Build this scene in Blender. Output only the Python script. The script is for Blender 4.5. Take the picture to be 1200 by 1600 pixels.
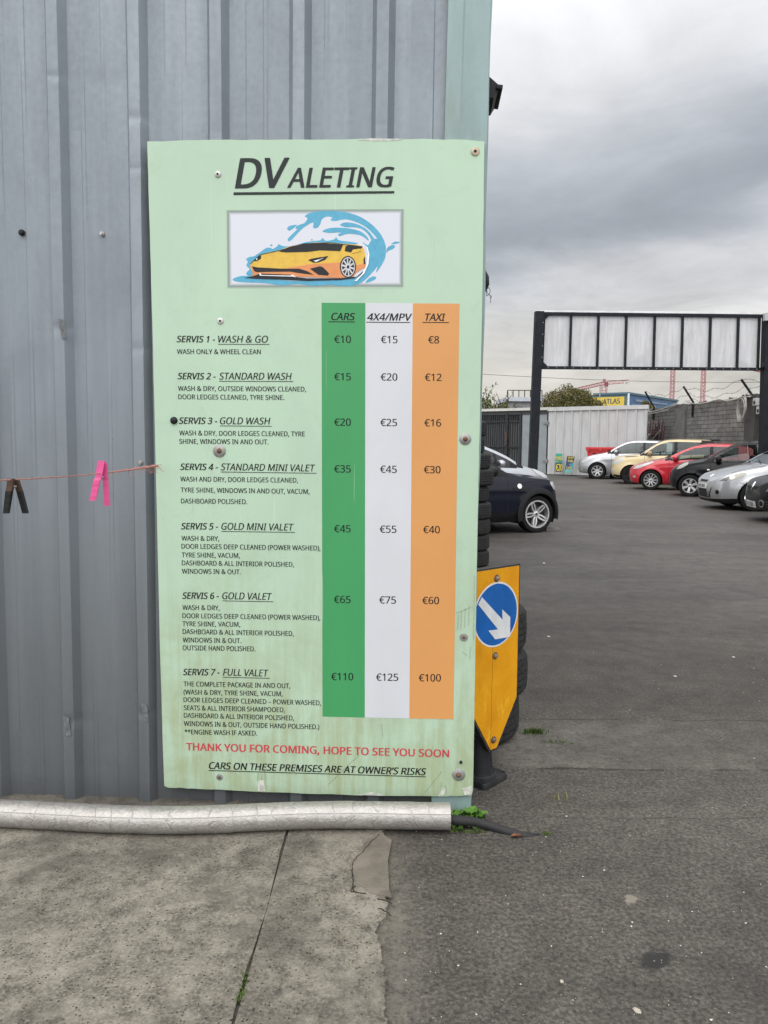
import bpy, bmesh, math, random
from mathutils import Vector, Matrix, geometry
from mathutils.bvhtree import BVHTree
from math import radians as R, sin, cos, pi

sc = bpy.context.scene
C = sc.collection
for o in list(bpy.data.objects):
    bpy.data.objects.remove(o)
random.seed(7)

# ------------------------------------------------------------------ camera
CAM = Vector((0, 0, 1.45))
F = 1200.0                       # focal length in photo pixels (1200 x 1600)
PITCH, ROLL = R(5.237), 0.006
_f = Vector((0, cos(PITCH), -sin(PITCH)))
_u0 = Vector((0, sin(PITCH), cos(PITCH)))
_r0 = Vector((1, 0, 0))
_r = _r0 * cos(ROLL) + _u0 * sin(ROLL)
_u = _u0 * cos(ROLL) - _r0 * sin(ROLL)
cam = bpy.data.cameras.new('camera')
camo = bpy.data.objects.new('camera', cam)
C.objects.link(camo)
M = Matrix.Identity(4)
for i in range(3):
    M[i][0], M[i][1], M[i][2], M[i][3] = _r[i], _u[i], -_f[i], CAM[i]
camo.matrix_world = M
cam.sensor_fit = 'VERTICAL'
cam.sensor_height = 36.0
cam.lens = 36.0 * F / 1600.0
cam.clip_start = 0.05
cam.clip_end = 3000
sc.camera = camo
sc.render.resolution_x, sc.render.resolution_y = 768, 1024
sc.render.engine = 'CYCLES'
sc.cycles.use_denoising = True
sc.cycles.max_bounces = 8
sc.cycles.transparent_max_bounces = 16
sc.view_settings.view_transform = 'Standard'
sc.view_settings.look = 'None'
sc.view_settings.gamma = 1
sc.view_settings.exposure = 0.0

SUN_EL, SUN_AZ = 52, 205          # degrees; azimuth clockwise from +Y (behind the camera, a little left)


def ray(x, y):
    return _f * F + _r * (x - 600) - _u * (y - 800)


def at(x, y, d):
    r = ray(x, y)
    return CAM + r * (d / r.y)


def gnd(x, y, z=0.0):
    r = ray(x, y)
    return CAM + r * ((z - CAM.z) / r.z)


def onplane(x, y, p, n):
    r = ray(x, y)
    return CAM + r * ((p - CAM).dot(n) / r.dot(n))


# ------------------------------------------------------------------ node helpers
def lin(r, g, b):
    def f(c):
        c /= 255.0
        return c / 12.92 if c <= 0.04045 else ((c + 0.055) / 1.055) ** 2.4
    return (f(r), f(g), f(b))


class NT:
    def __init__(s, tree):
        s.t = tree
        s.n = tree.nodes
        s.l = tree.links

    def node(s, typ, **kw):
        n = s.n.new(typ)
        for k, v in kw.items():
            setattr(n, k, v)
        return n

    def put(s, sock, v):
        if v is None:
            return
        if hasattr(v, 'is_linked') or hasattr(v, 'links'):
            s.l.new(v, sock)
        else:
            if hasattr(sock.default_value, '__len__') and not hasattr(v, '__len__'):
                v = (v,) * len(sock.default_value)
            elif hasattr(sock.default_value, '__len__') and len(sock.default_value) == 4 and len(v) == 3:
                v = (*v, 1)
            sock.default_value = v

    def math(s, op, a, b=None, c=None, clamp=False):
        n = s.node('ShaderNodeMath', operation=op)
        n.use_clamp = clamp
        s.put(n.inputs[0], a)
        s.put(n.inputs[1], b)
        s.put(n.inputs[2], c)
        return n.outputs[0]

    def vmath(s, op, a, b=None):
        n = s.node('ShaderNodeVectorMath', operation=op)
        s.put(n.inputs[0], a)
        s.put(n.inputs[1], b)
        return n.outputs[0]

    def mix(s, fac, a, b, blend='MIX'):
        n = s.node('ShaderNodeMix', data_type='RGBA', blend_type=blend)
        s.put(n.inputs[0], fac)
        s.put(n.inputs[6], a)
        s.put(n.inputs[7], b)
        return n.outputs[2]

    def noise(s, vec, scale, detail=4, rough=0.6, dist=0.0):
        n = s.node('ShaderNodeTexNoise')
        s.put(n.inputs['Vector'], vec)
        n.inputs['Scale'].default_value = scale
        n.inputs['Detail'].default_value = detail
        n.inputs['Roughness'].default_value = rough
        n.inputs['Distortion'].default_value = dist
        return n.outputs['Fac']

    def voro(s, vec, scale, feature='F1', rand=1.0):
        n = s.node('ShaderNodeTexVoronoi', feature=feature)
        s.put(n.inputs['Vector'], vec)
        n.inputs['Scale'].default_value = scale
        n.inputs['Randomness'].default_value = rand
        return n.outputs

    def remap(s, v, a, b, c=0.0, d=1.0, smooth=True):
        n = s.node('ShaderNodeMapRange')
        n.interpolation_type = 'SMOOTHSTEP' if smooth else 'LINEAR'
        n.clamp = True
        s.put(n.inputs[0], v)
        for i, q in enumerate((a, b, c, d)):
            n.inputs[i + 1].default_value = q
        return n.outputs[0]

    def scale(s, vec, xyz):
        n = s.node('ShaderNodeMapping')
        s.put(n.inputs['Vector'], vec)
        n.inputs['Scale'].default_value = xyz
        return n.outputs[0]

    def sep(s, vec):
        n = s.node('ShaderNodeSeparateXYZ')
        s.put(n.inputs[0], vec)
        return n.outputs

    def comb(s, x, y, z):
        n = s.node('ShaderNodeCombineXYZ')
        for i, v in enumerate((x, y, z)):
            s.put(n.inputs[i], v)
        return n.outputs[0]

    def bump(s, h, strength=0.3, dist=0.01, normal=None):
        n = s.node('ShaderNodeBump')
        n.inputs['Strength'].default_value = strength
        n.inputs['Distance'].default_value = dist
        s.put(n.inputs['Height'], h)
        if normal is not None:
            s.put(n.inputs['Normal'], normal)
        return n.outputs[0]

    def coord(s, k='Object'):
        return s.node('ShaderNodeTexCoord').outputs[k]


def newmat(name):
    m = bpy.data.materials.new(name)
    m.use_nodes = True
    t = NT(m.node_tree)
    b = m.node_tree.nodes['Principled BSDF']
    return m, t, b


def setb(t, b, **kw):
    names = dict(col='Base Color', rough='Roughness', metal='Metallic', normal='Normal', spec='Specular IOR Level',
                 coat='Coat Weight', coatr='Coat Roughness', alpha='Alpha', trans='Transmission Weight', sss='Subsurface Weight')
    for k, v in kw.items():
        t.put(b.inputs[names[k]], v)


def paint(name, col, rough=0.5, var=0.12, scale=6.0, bump=0.0, bscale=60.0, metal=0.0, coat=0.0, spec=0.5, stretch=(1, 1, 1), dirt=None, dirtamt=0.4):
    """general weathered surface: colour varied by noise, optional dirt patches and fine bump"""
    m, t, b = newmat(name)
    co = t.scale(t.coord(), stretch)
    n = t.noise(co, scale, 5, 0.65)
    f = t.remap(n, 0.3, 0.7, 1 - var, 1 + var * 0.6)
    c = t.mix(1.0, col, t.comb(f, f, f), 'MULTIPLY')
    if dirt:
        d = t.remap(t.noise(co, scale * 0.6, 6, 0.7), 0.48, 0.72)
        c = t.mix(t.math('MULTIPLY', d, dirtamt), c, dirt)
    setb(t, b, col=c, metal=metal, coat=coat, spec=spec)
    setb(t, b, rough=t.remap(n, 0.3, 0.7, max(0.02, rough * 0.85), min(1, rough * 1.15)))
    if bump:
        setb(t, b, normal=t.bump(t.noise(t.coord(), bscale, 4, 0.6), bump, 0.01))
    return m


# ------------------------------------------------------------------ world and sun
w = bpy.data.worlds.new('World')
sc.world = w
w.use_nodes = True
t = NT(w.node_tree)
bg = w.node_tree.nodes['Background']
sky = t.node('ShaderNodeTexSky')
sky.sky_type = 'NISHITA'
sky.sun_disc = False
sky.sun_elevation = R(SUN_EL)
sky.sun_rotation = R(SUN_AZ)
sky.altitude = 20
sky.dust_density = 3.0
d = t.coord('Generated')
dx, dy, dz = t.sep(d)
el = t.math('MULTIPLY', t.math('ARCSINE', dz), 180 / pi)            # elevation, degrees
az = t.math('MULTIPLY', t.math('ARCTAN2', dx, dy), 180 / pi)        # azimuth, degrees clockwise from +Y
# cloud layer coordinates (a flat deck seen in perspective)
den = t.math('ADD', t.math('MAXIMUM', dz, 0.0), 0.12)
cx, cy = t.math('DIVIDE', dx, den), t.math('DIVIDE', dy, den)
deck = t.comb(cx, t.math('MULTIPLY', cy, 1.0), 0.0)
n1 = t.noise(deck, 0.9, 6, 0.55, 0.6)
n2 = t.noise(t.vmath('ADD', deck, (7.3, 2.1, 0.0)), 3.0, 6, 0.6, 0.4)
n3 = t.noise(t.comb(t.math('MULTIPLY', az, 0.05), t.math('MULTIPLY', el, 0.17), 1.7), 1.0, 5, 0.6, 0.5)
# overcast deck: brighter towards the zenith and towards the hidden sun behind the camera
ov = t.remap(el, 8, 60, 0.72, 1.75)
back = t.remap(dy, 0.35, -0.6, 0.0, 0.95)
base = t.math('ADD', ov, back)
var = t.math('ADD', t.math('MULTIPLY', t.math('SUBTRACT', n1, 0.5), 0.55), t.math('MULTIPLY', t.math('SUBTRACT', n2, 0.5), 0.30))
base = t.math('MULTIPLY', base, t.math('ADD', 1.0, var))
# the long dark bank in front, rising to the right
cen = t.math('ADD', t.math('ADD', 13.5, t.math('MULTIPLY', t.math('SUBTRACT', az, 8.0), 0.22)), t.math('MULTIPLY', t.math('SUBTRACT', n3, 0.5), 9.0))
dd = t.math('SUBTRACT', el, cen)
up_ = t.remap(dd, 0.0, 10.0, 1.0, 0.0)
dn_ = t.remap(dd, 0.0, -5.0, 1.0, 0.0)
bank = t.math('MULTIPLY', up_, dn_)
front = t.remap(dy, 0.3, 0.7)
bank = t.math('MULTIPLY', bank, front)
base = t.math('MULTIPLY', base, t.math('SUBTRACT', 1.0, t.math('MULTIPLY', bank, 0.31)))
n4 = t.noise(t.comb(t.math('MULTIPLY', az, 0.10), t.math('MULTIPLY', el, 0.30), 4.2), 1.0, 7, 0.62, 0.9)
lump = t.math('MULTIPLY', t.math('SUBTRACT', n4, 0.5), t.math('MULTIPLY', t.remap(el, 17, 8), 0.75))
base = t.math('MULTIPLY', base, t.math('ADD', 1.0, t.math('MULTIPLY', lump, front)))
n5 = t.noise(t.comb(t.math('MULTIPLY', az, 0.06), t.math('MULTIPLY', el, 0.11), 9.1), 1.0, 6, 0.6, 1.2)
base = t.math('MULTIPLY', base, t.math('ADD', 1.0, t.math('MULTIPLY', t.math('SUBTRACT', n5, 0.5), 0.32)))
hor = t.math('MULTIPLY', t.remap(el, 11.5, 4.0), front)
cool = t.mix(bank, lin(247, 248, 251), lin(226, 235, 246))
tint = t.mix(hor, cool, lin(255, 252, 243))
cl = t.mix(1.0, tint, t.comb(base, base, base), 'MULTIPLY')
cl = t.mix(1.0, cl, (10.0, 10.0, 10.0), 'MULTIPLY')                 # background strength is 0.1
cover = t.remap(n1, 0.2, 0.4, 0.9, 0.97)
out = t.mix(cover, sky.outputs[0], cl)
t.put(bg.inputs['Color'], out)
bg.inputs['Strength'].default_value = 0.1

sun = bpy.data.lights.new('sun', 'SUN')
sun.energy = 1.2
sun.angle = R(65)
sun.color = (1.0, 0.965, 0.91)
suno = bpy.data.objects.new('sun', sun)
C.objects.link(suno)
sd = Vector((sin(R(SUN_AZ)) * cos(R(SUN_EL)), cos(R(SUN_AZ)) * cos(R(SUN_EL)), sin(R(SUN_EL))))
suno.rotation_euler = (-sd).to_track_quat('-Z', 'Y').to_euler()
suno.location = (-4, -8, 12)


# ------------------------------------------------------------------ object helpers
def setp(o, label=None, cat=None, group=None, kind=None):
    if label:
        o['label'] = label
    if cat:
        o['category'] = cat
    if group:
        o['group'] = group
    if kind:
        o['kind'] = kind
    return o


def thing(name, label, cat, loc=(0, 0, 0), rotz=0.0, group=None):
    o = bpy.data.objects.new(name, None)
    o.empty_display_size = 0.1
    C.objects.link(o)
    o.location = loc
    o.rotation_euler = (0, 0, rotz)
    return setp(o, label, cat, group)


class MB:
    """collects shapes, then links them as ONE mesh object"""

    def __init__(s):
        s.v, s.f, s.m = [], [], []

    def add(s, vs, fs, mat=0, M=None):
        o = len(s.v)
        for p in vs:
            p = Vector(p)
            s.v.append(M @ p if M is not None else p)
        for f in fs:
            s.f.append([i + o for i in f])
            s.m.append(mat)
        return s

    def box(s, c, size, mat=0, M=None, rz=0.0, bev=0.0):
        x, y, z = size[0] / 2, size[1] / 2, size[2] / 2
        T = Matrix.Translation(c) @ Matrix.Rotation(rz, 4, 'Z')
        if M is not None:
            T = M @ T
        if bev <= 0:
            vs = [(-x, -y, -z), (x, -y, -z), (x, y, -z), (-x, y, -z), (-x, -y, z), (x, -y, z), (x, y, z), (-x, y, z)]
            fs = [(0, 3, 2, 1), (4, 5, 6, 7), (0, 1, 5, 4), (1, 2, 6, 5), (2, 3, 7, 6), (3, 0, 4, 7)]
            return s.add(vs, fs, mat, T)
        bm = bmesh.new()
        bmesh.ops.create_cube(bm, size=1.0)
        for v in bm.verts:
            v.co = Vector((v.co.x * 2 * x, v.co.y * 2 * y, v.co.z * 2 * z))
        bmesh.ops.bevel(bm, geom=bm.edges[:], offset=bev, segments=2, affect='EDGES', profile=0.6)
        bm.verts.index_update()
        s.add([v.co.copy() for v in bm.verts], [[v.index for v in f.verts] for f in bm.faces], mat, T)
        bm.free()
        return s

    def bar(s, a, b, wx, wy=None, mat=0, M=None, up=(0, 0, 1)):
        """square bar from a to b"""
        a, b = Vector(a), Vector(b)
        wy = wx if wy is None else wy
        d = (b - a)
        if d.length < 1e-9:
            return s
        d.normalize()
        u = Vector(up)
        if abs(d.dot(u)) > 0.98:
            u = Vector((1, 0, 0))
        x = d.cross(u).normalized()
        y = x.cross(d).normalized()
        vs = []
        for p in (a, b):
            for sx, sy in ((-1, -1), (1, -1), (1, 1), (-1, 1)):
                vs.append(p + x * (sx * wx / 2) + y * (sy * wy / 2))
        return s.add(vs, [(3, 2, 1, 0), (4, 5, 6, 7), (0, 1, 5, 4), (1, 2, 6, 5), (2, 3, 7, 6), (3, 0, 4, 7)], mat, M)

    def tube(s, pts, rad, seg=8, mat=0, M=None, caps=True):
        pts = [Vector(p) for p in pts]
        n = len(pts)
        rads = rad if isinstance(rad, (list, tuple)) else [rad] * n
        vs, fs = [], []
        prev = None
        for i, p in enumerate(pts):
            d = (pts[min(i + 1, n - 1)] - pts[max(i - 1, 0)]).normalized()
            if prev is None:
                u = Vector((0, 0, 1)) if abs(d.z) < 0.9 else Vector((1, 0, 0))
                x = d.cross(u).normalized()
            else:
                x = (prev - d * prev.dot(d)).normalized()
            prev = x
            y = d.cross(x)
            for k in range(seg):
                a = 2 * pi * k / seg
                vs.append(p + (x * cos(a) + y * sin(a)) * rads[i])
        for i in range(n - 1):
            for k in range(seg):
                k2 = (k + 1) % seg
                fs.append((i * seg + k, i * seg + k2, (i + 1) * seg + k2, (i + 1) * seg + k))
        if caps:
            fs.append(tuple(range(seg - 1, -1, -1)))
            fs.append(tuple(range((n - 1) * seg, n * seg)))
        return s.add(vs, fs, mat, M)

    def lathe(s, prof, seg=32, mat=0, M=None, axis='Z'):
        """prof: (radius, height) pairs, revolved about the axis"""
        vs, fs = [], []
        n = len(prof)
        for k in range(seg):
            a = 2 * pi * k / seg
            for r, h in prof:
                p = (r * cos(a), r * sin(a), h)
                vs.append(p if axis == 'Z' else (p[0], p[2], p[1]))
        for k in range(seg):
            k2 = (k + 1) % seg
            for i in range(n - 1):
                q = (k * n + i, k2 * n + i, k2 * n + i + 1, k * n + i + 1)
                fs.append(q if axis == 'Z' else q[::-1])
        return s.add(vs, fs, mat, M)

    def prism(s, poly, y0, y1, mat=0, M=None):
        """polygon in local x,z given anticlockwise seen from -y; from y0 (front) to y1 (back)"""
        n = len(poly)
        vs = [(p[0], y0, p[1]) for p in poly] + [(p[0], y1, p[1]) for p in poly]
        fs = []
        tris = geometry.tessellate_polygon([[Vector((p[0], p[1], 0)) for p in poly]])
        ar = sum(poly[i][0] * poly[(i + 1) % n][1] - poly[(i + 1) % n][0] * poly[i][1] for i in range(n))
        for a, b, c in tris:
            pa, pb, pc = poly[a], poly[b], poly[c]
            cr = (pb[0] - pa[0]) * (pc[1] - pa[1]) - (pb[1] - pa[1]) * (pc[0] - pa[0])
            if cr < 0:
                a, b, c = a, c, b
            fs.append((a, b, c))
            fs.append((a + n, c + n, b + n))
        for i in range(n):
            j = (i + 1) % n
            q = (i, i + n, j + n, j) if ar > 0 else (i, j, j + n, i + n)
            fs.append(q)
        return s.add(vs, fs, mat, M)

    def build(s, name, mats, parent=None, smooth=False, auto=None, clean=False):
        me = bpy.data.meshes.new(name)
        me.from_pydata([tuple(p) for p in s.v], [], s.f)
        if not isinstance(mats, (list, tuple)):
            mats = [mats]
        for q in mats:
            me.materials.append(q)
        me.polygons.foreach_set('material_index', s.m)
        if clean:
            bm = bmesh.new()
            bm.from_mesh(me)
            bmesh.ops.remove_doubles(bm, verts=bm.verts, dist=1e-5)
            bmesh.ops.recalc_face_normals(bm, faces=bm.faces)
            bm.to_mesh(me)
            bm.free()
        if smooth or auto:
            me.polygons.foreach_set('use_smooth', [True] * len(me.polygons))
        if auto:
            try:
                me.set_sharp_from_angle(angle=R(auto))
            except Exception:
                pass
        me.update()
        o = bpy.data.objects.new(name, me)
        C.objects.link(o)
        if parent is not None:
            o.parent = parent
        return o


def copy_tree(o, parent=None):
    c = o.copy()
    C.objects.link(c)
    if parent is not None:
        c.parent = parent
    for ch in list(o.children):
        copy_tree(ch, c)
    return c


def pchip(pts):
    xs = [p[0] for p in pts]
    ys = [p[1] for p in pts]
    n = len(xs)
    h = [xs[i + 1] - xs[i] for i in range(n - 1)]
    dl = [(ys[i + 1] - ys[i]) / h[i] for i in range(n - 1)]
    m = [0.0] * n
    m[0], m[-1] = dl[0], dl[-1]
    for i in range(1, n - 1):
        if dl[i - 1] * dl[i] > 0:
            w1, w2 = 2 * h[i] + h[i - 1], h[i] + 2 * h[i - 1]
            m[i] = (w1 + w2) / (w1 / dl[i - 1] + w2 / dl[i])

    def f(x):
        if x <= xs[0]:
            return ys[0]
        if x >= xs[-1]:
            return ys[-1]
        i = 0
        while x > xs[i + 1]:
            i += 1
        q = (x - xs[i]) / h[i]
        return (ys[i] * (1 + 2 * q) * (1 - q) ** 2 + h[i] * m[i] * q * (1 - q) ** 2 + ys[i + 1] * q * q * (3 - 2 * q) + h[i] * m[i + 1] * q * q * (q - 1))
    return f


_fc = {}
try:                                   # a humanist sans that ships with Blender; else the built-in font
    import os
    FONT = bpy.data.fonts.load(os.path.join(bpy.utils.resource_path('LOCAL'), 'datafiles', 'fonts', 'NotoSansHebrew-Regular.woff2'))
except Exception:
    FONT = None


def _raw_text(s):
    cu = bpy.data.curves.new('txt', 'FONT')
    cu.body = s
    cu.resolution_u = 3
    if FONT:
        cu.font = FONT
    o = bpy.data.objects.new('txt', cu)
    C.objects.link(o)
    dg = bpy.context.evaluated_depsgraph_get()
    ev = o.evaluated_get(dg)
    me = ev.to_mesh()
    vs = [v.co.copy() for v in me.vertices]
    fs = [list(q.vertices) for q in me.polygons]
    ev.to_mesh_clear()
    bpy.data.objects.remove(o)
    bpy.data.curves.remove(cu)
    return vs, fs


_hv = _raw_text('H')[0]
CAPH = max(v.y for v in _hv) - min(v.y for v in _hv)


def text_mesh(s, italic=False, bold=False):
    """(verts, faces) of a line of text; x from 0 to 1, cap height 1; bold is overprinted"""
    key = (s, italic, bold)
    if key in _fc:
        return _fc[key]
    vs, fs = _raw_text(s)
    vs = [Vector((v.x + (0.2 * v.y if italic else 0), v.y / CAPH, 0)) for v in vs]
    if bold:
        n0 = len(vs)
        base, bf = vs, fs
        vs, fs = [], []
        sh = ((-0.020, -0.008), (0.020, 0.008), (-0.012, 0.012), (0.012, -0.012), (0, 0)) if bold is True else ((-0.010, 0), (0.010, 0))
        for k, (ox, oy) in enumerate(sh):
            vs += [Vector((v.x + ox, v.y + oy, k)) for v in base]
            fs += [[i + k * n0 for i in f] for f in bf]
    x0 = min(v.x for v in vs)
    x1 = max(v.x for v in vs)
    vs = [Vector(((v.x - x0) / (x1 - x0), v.y, v.z)) for v in vs]
    _fc[key] = (vs, fs)
    return vs, fs


def add_text(mb, s, p0, p1, h, y, italic=False, bold=False, mat=0, M=None):
    """text in the local x,z plane facing -y: baseline from p0 to p1 (x,z), cap height h"""
    vs, fs = text_mesh(s, italic, bold)
    out = []
    for v in vs:
        out.append((p0[0] + (p1[0] - p0[0]) * v.x, y - 0.00004 * v.z, p0[1] + (p1[1] - p0[1]) * v.x + v.y * h))
    mb.add(out, fs, mat, M)

# ------------------------------------------------------------------ materials of the near setting
def asphalt_mat():
    m, t, b = newmat('asphalt')
    P = t.coord()
    x, y, z = t.sep(P)
    big = t.noise(P, 0.35, 5, 0.6, 0.3)
    mid = t.noise(P, 2.2, 6, 0.65)
    fine = t.noise(P, 70.0, 3, 0.7)
    streak = t.noise(t.scale(P, (0.35, 1.6, 1)), 1.3, 5, 0.6, 0.8)
    col = t.mix(t.remap(fine, 0.35, 0.68), (0.043, 0.0385, 0.033), (0.106, 0.096, 0.082))
    # single stones of the aggregate
    vo = t.node('ShaderNodeTexVoronoi', feature='F1')
    t.put(vo.inputs['Vector'], P)
    vo.inputs['Scale'].default_value = 95.0
    cr = t.sep(vo.outputs['Color'])
    pale = t.math('MULTIPLY', t.remap(cr[0], 0.80, 0.95), t.remap(vo.outputs['Distance'], 0.55, 0.3))
    col = t.mix(t.math('MULTIPLY', pale, 0.45), col, (0.165, 0.15, 0.128))
    dark = t.math('MULTIPLY', t.remap(cr[1], 0.78, 0.95), t.remap(vo.outputs['Distance'], 0.6, 0.35))
    col = t.mix(t.math('MULTIPLY', dark, 0.6), col, (0.020, 0.019, 0.018))
    # far part of the yard: smoother, grazing reflection put into its colour; a coarse patched strip crosses in front of it
    far = t.remap(t.math('ADD', y, t.math('MULTIPLY', mid, 0.5)), 4.1, 9.0)
    col = t.mix(t.math('MULTIPLY', far, 0.75), col, (0.068, 0.0625, 0.056))
    edge = t.math('MULTIPLY', t.math('SUBTRACT', t.noise(P, 3.2, 6, 0.75), 0.5), 0.34)
    ye = t.math('ADD', y, edge)
    strip = t.math('MULTIPLY', t.remap(ye, 3.28, 3.34), t.remap(ye, 3.98, 3.82))
    strip = t.math('MULTIPLY', t.math('MULTIPLY', strip, t.remap(x, 0.45, 0.6)), t.math('MULTIPLY', t.remap(t.math('ADD', x, t.math('MULTIPLY', mid, 0.8)), 2.6, 0.9, 0.25, 1), t.remap(t.noise(P, 4.0, 4, 0.7), 0.3, 0.6, 0.3, 1)))
    col = t.mix(t.math('MULTIPLY', strip, t.remap(t.noise(P, 30, 4, 0.7), 0.35, 0.6, 0.25, 0.85)), col, (0.135, 0.125, 0.108))
    seams = None
    for yy, wd, amt in ((2.865, 0.005, 0.7), (3.31, 0.014, 0.8), (3.93, 0.010, 0.6)):
        q = t.math('ABSOLUTE', t.math('SUBTRACT', t.math('ADD', y, t.math('MULTIPLY', edge, 0.25)), yy))
        s_ = t.math('MULTIPLY', t.remap(q, wd, wd * 0.3), amt)
        s_ = t.math('MULTIPLY', s_, t.remap(t.noise(t.vmath('ADD', P, (yy * 7, 0, 0)), 3.5, 3, 0.7), 0.38, 0.55))
        seams = s_ if seams is None else t.math('MAXIMUM', seams, s_)
    seams = t.math('MULTIPLY', seams, t.remap(x, 0.62, 0.7))
    # cement dust trodden over the edge of the slab
    du = t.remap(t.math('ADD', x, t.math('MULTIPLY', t.math('SUBTRACT', t.noise(P, 12, 5, 0.7), 0.5), 0.22)), 0.16, 0.0)
    du = t.math('MULTIPLY', du, t.remap(t.noise(P, 30, 4, 0.7), 0.35, 0.62, 0.2, 0.75))
    col = t.mix(du, col, (0.15, 0.135, 0.108))
    col = t.mix(seams, col, (0.022, 0.022, 0.018))
    f = t.math('MULTIPLY', t.remap(big, 0.3, 0.7, 0.78, 1.22), t.remap(t.noise(P, 7.0, 6, 0.72), 0.3, 0.7, 0.80, 1.18))
    col = t.mix(1.0, col, t.comb(f, f, f), 'MULTIPLY')
    f = t.remap(streak, 0.3, 0.72, 0.88, 1.14)
    col = t.mix(1.0, col, t.comb(f, f, f), 'MULTIPLY')
    # tyre-worn lanes and pale dusty scuffs in the yard
    sc_ = t.remap(t.noise(t.scale(P, (0.22, 0.9, 1)), 0.9, 6, 0.72, 1.2), 0.56, 0.74)
    col = t.mix(t.math('MULTIPLY', t.math('MULTIPLY', sc_, far), 0.5), col, (0.15, 0.143, 0.132))
    tex = t.noise(t.scale(P, (0.8, 2.2, 1)), 3.0, 7, 0.75, 0.6)
    tf = t.math('ADD', 1.0, t.math('MULTIPLY', t.math('SUBTRACT', tex, 0.5), t.math('MULTIPLY', far, 0.75)))
    col = t.mix(1.0, col, t.comb(tf, tf, tf), 'MULTIPLY')
    # damp / oily dark patches
    oil = t.remap(t.noise(t.vmath('ADD', P, (3.1, 8.2, 0)), 0.8, 5, 0.65, 0.5), 0.60, 0.72)
    col = t.mix(t.math('MULTIPLY', oil, 0.45), col, (0.026, 0.025, 0.024))
    # one oil spot, one lime spot
    for (ox, oy, rad, cc, am) in ((0.775, 2.04, 0.050, (0.018, 0.018, 0.018), 0.9), (0.80, 2.33, 0.028, (0.24, 0.215, 0.175), 0.7)):
        dx_ = t.math('MULTIPLY', t.math('SUBTRACT', x, ox), 0.75)
        dy_ = t.math('SUBTRACT', y, oy)
        dy_ = t.math('SUBTRACT', dy_, t.math('MULTIPLY', dx_, 0.5))
        dist = t.math('SQRT', t.math('ADD', t.math('MULTIPLY', dx_, dx_), t.math('MULTIPLY', dy_, dy_)))
        dist = t.math('ADD', dist, t.math('MULTIPLY', t.math('SUBTRACT', t.noise(P, 30, 4, 0.7), 0.5), 0.07))
        col = t.mix(t.math('MULTIPLY', t.remap(dist, rad, rad * 0.5), am), col, cc)
    setb(t, b, col=col, spec=0.35)
    setb(t, b, rough=t.math('SUBTRACT', t.remap(fine, 0.3, 0.7, 0.78, 0.95), t.math('MULTIPLY', far, 0.22)))
    h = t.math('ADD', t.math('MULTIPLY', t.noise(P, 46.0, 5, 0.75), 1.1), t.math('MULTIPLY', t.math('MULTIPLY', t.remap(vo.outputs['Distance'], 0.0, 0.6, 1, 0), cr[2]), 1.0))
    h = t.math('ADD', h, t.math('MULTIPLY', seams, -3.0))
    h = t.math('ADD', h, t.math('MULTIPLY', strip, 0.4))
    nb = t.bump(h, 0.5, 0.006)
    nb = t.bump(mid, 0.2, 0.03, nb)
    setb(t, b, normal=nb)
    return m


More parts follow.
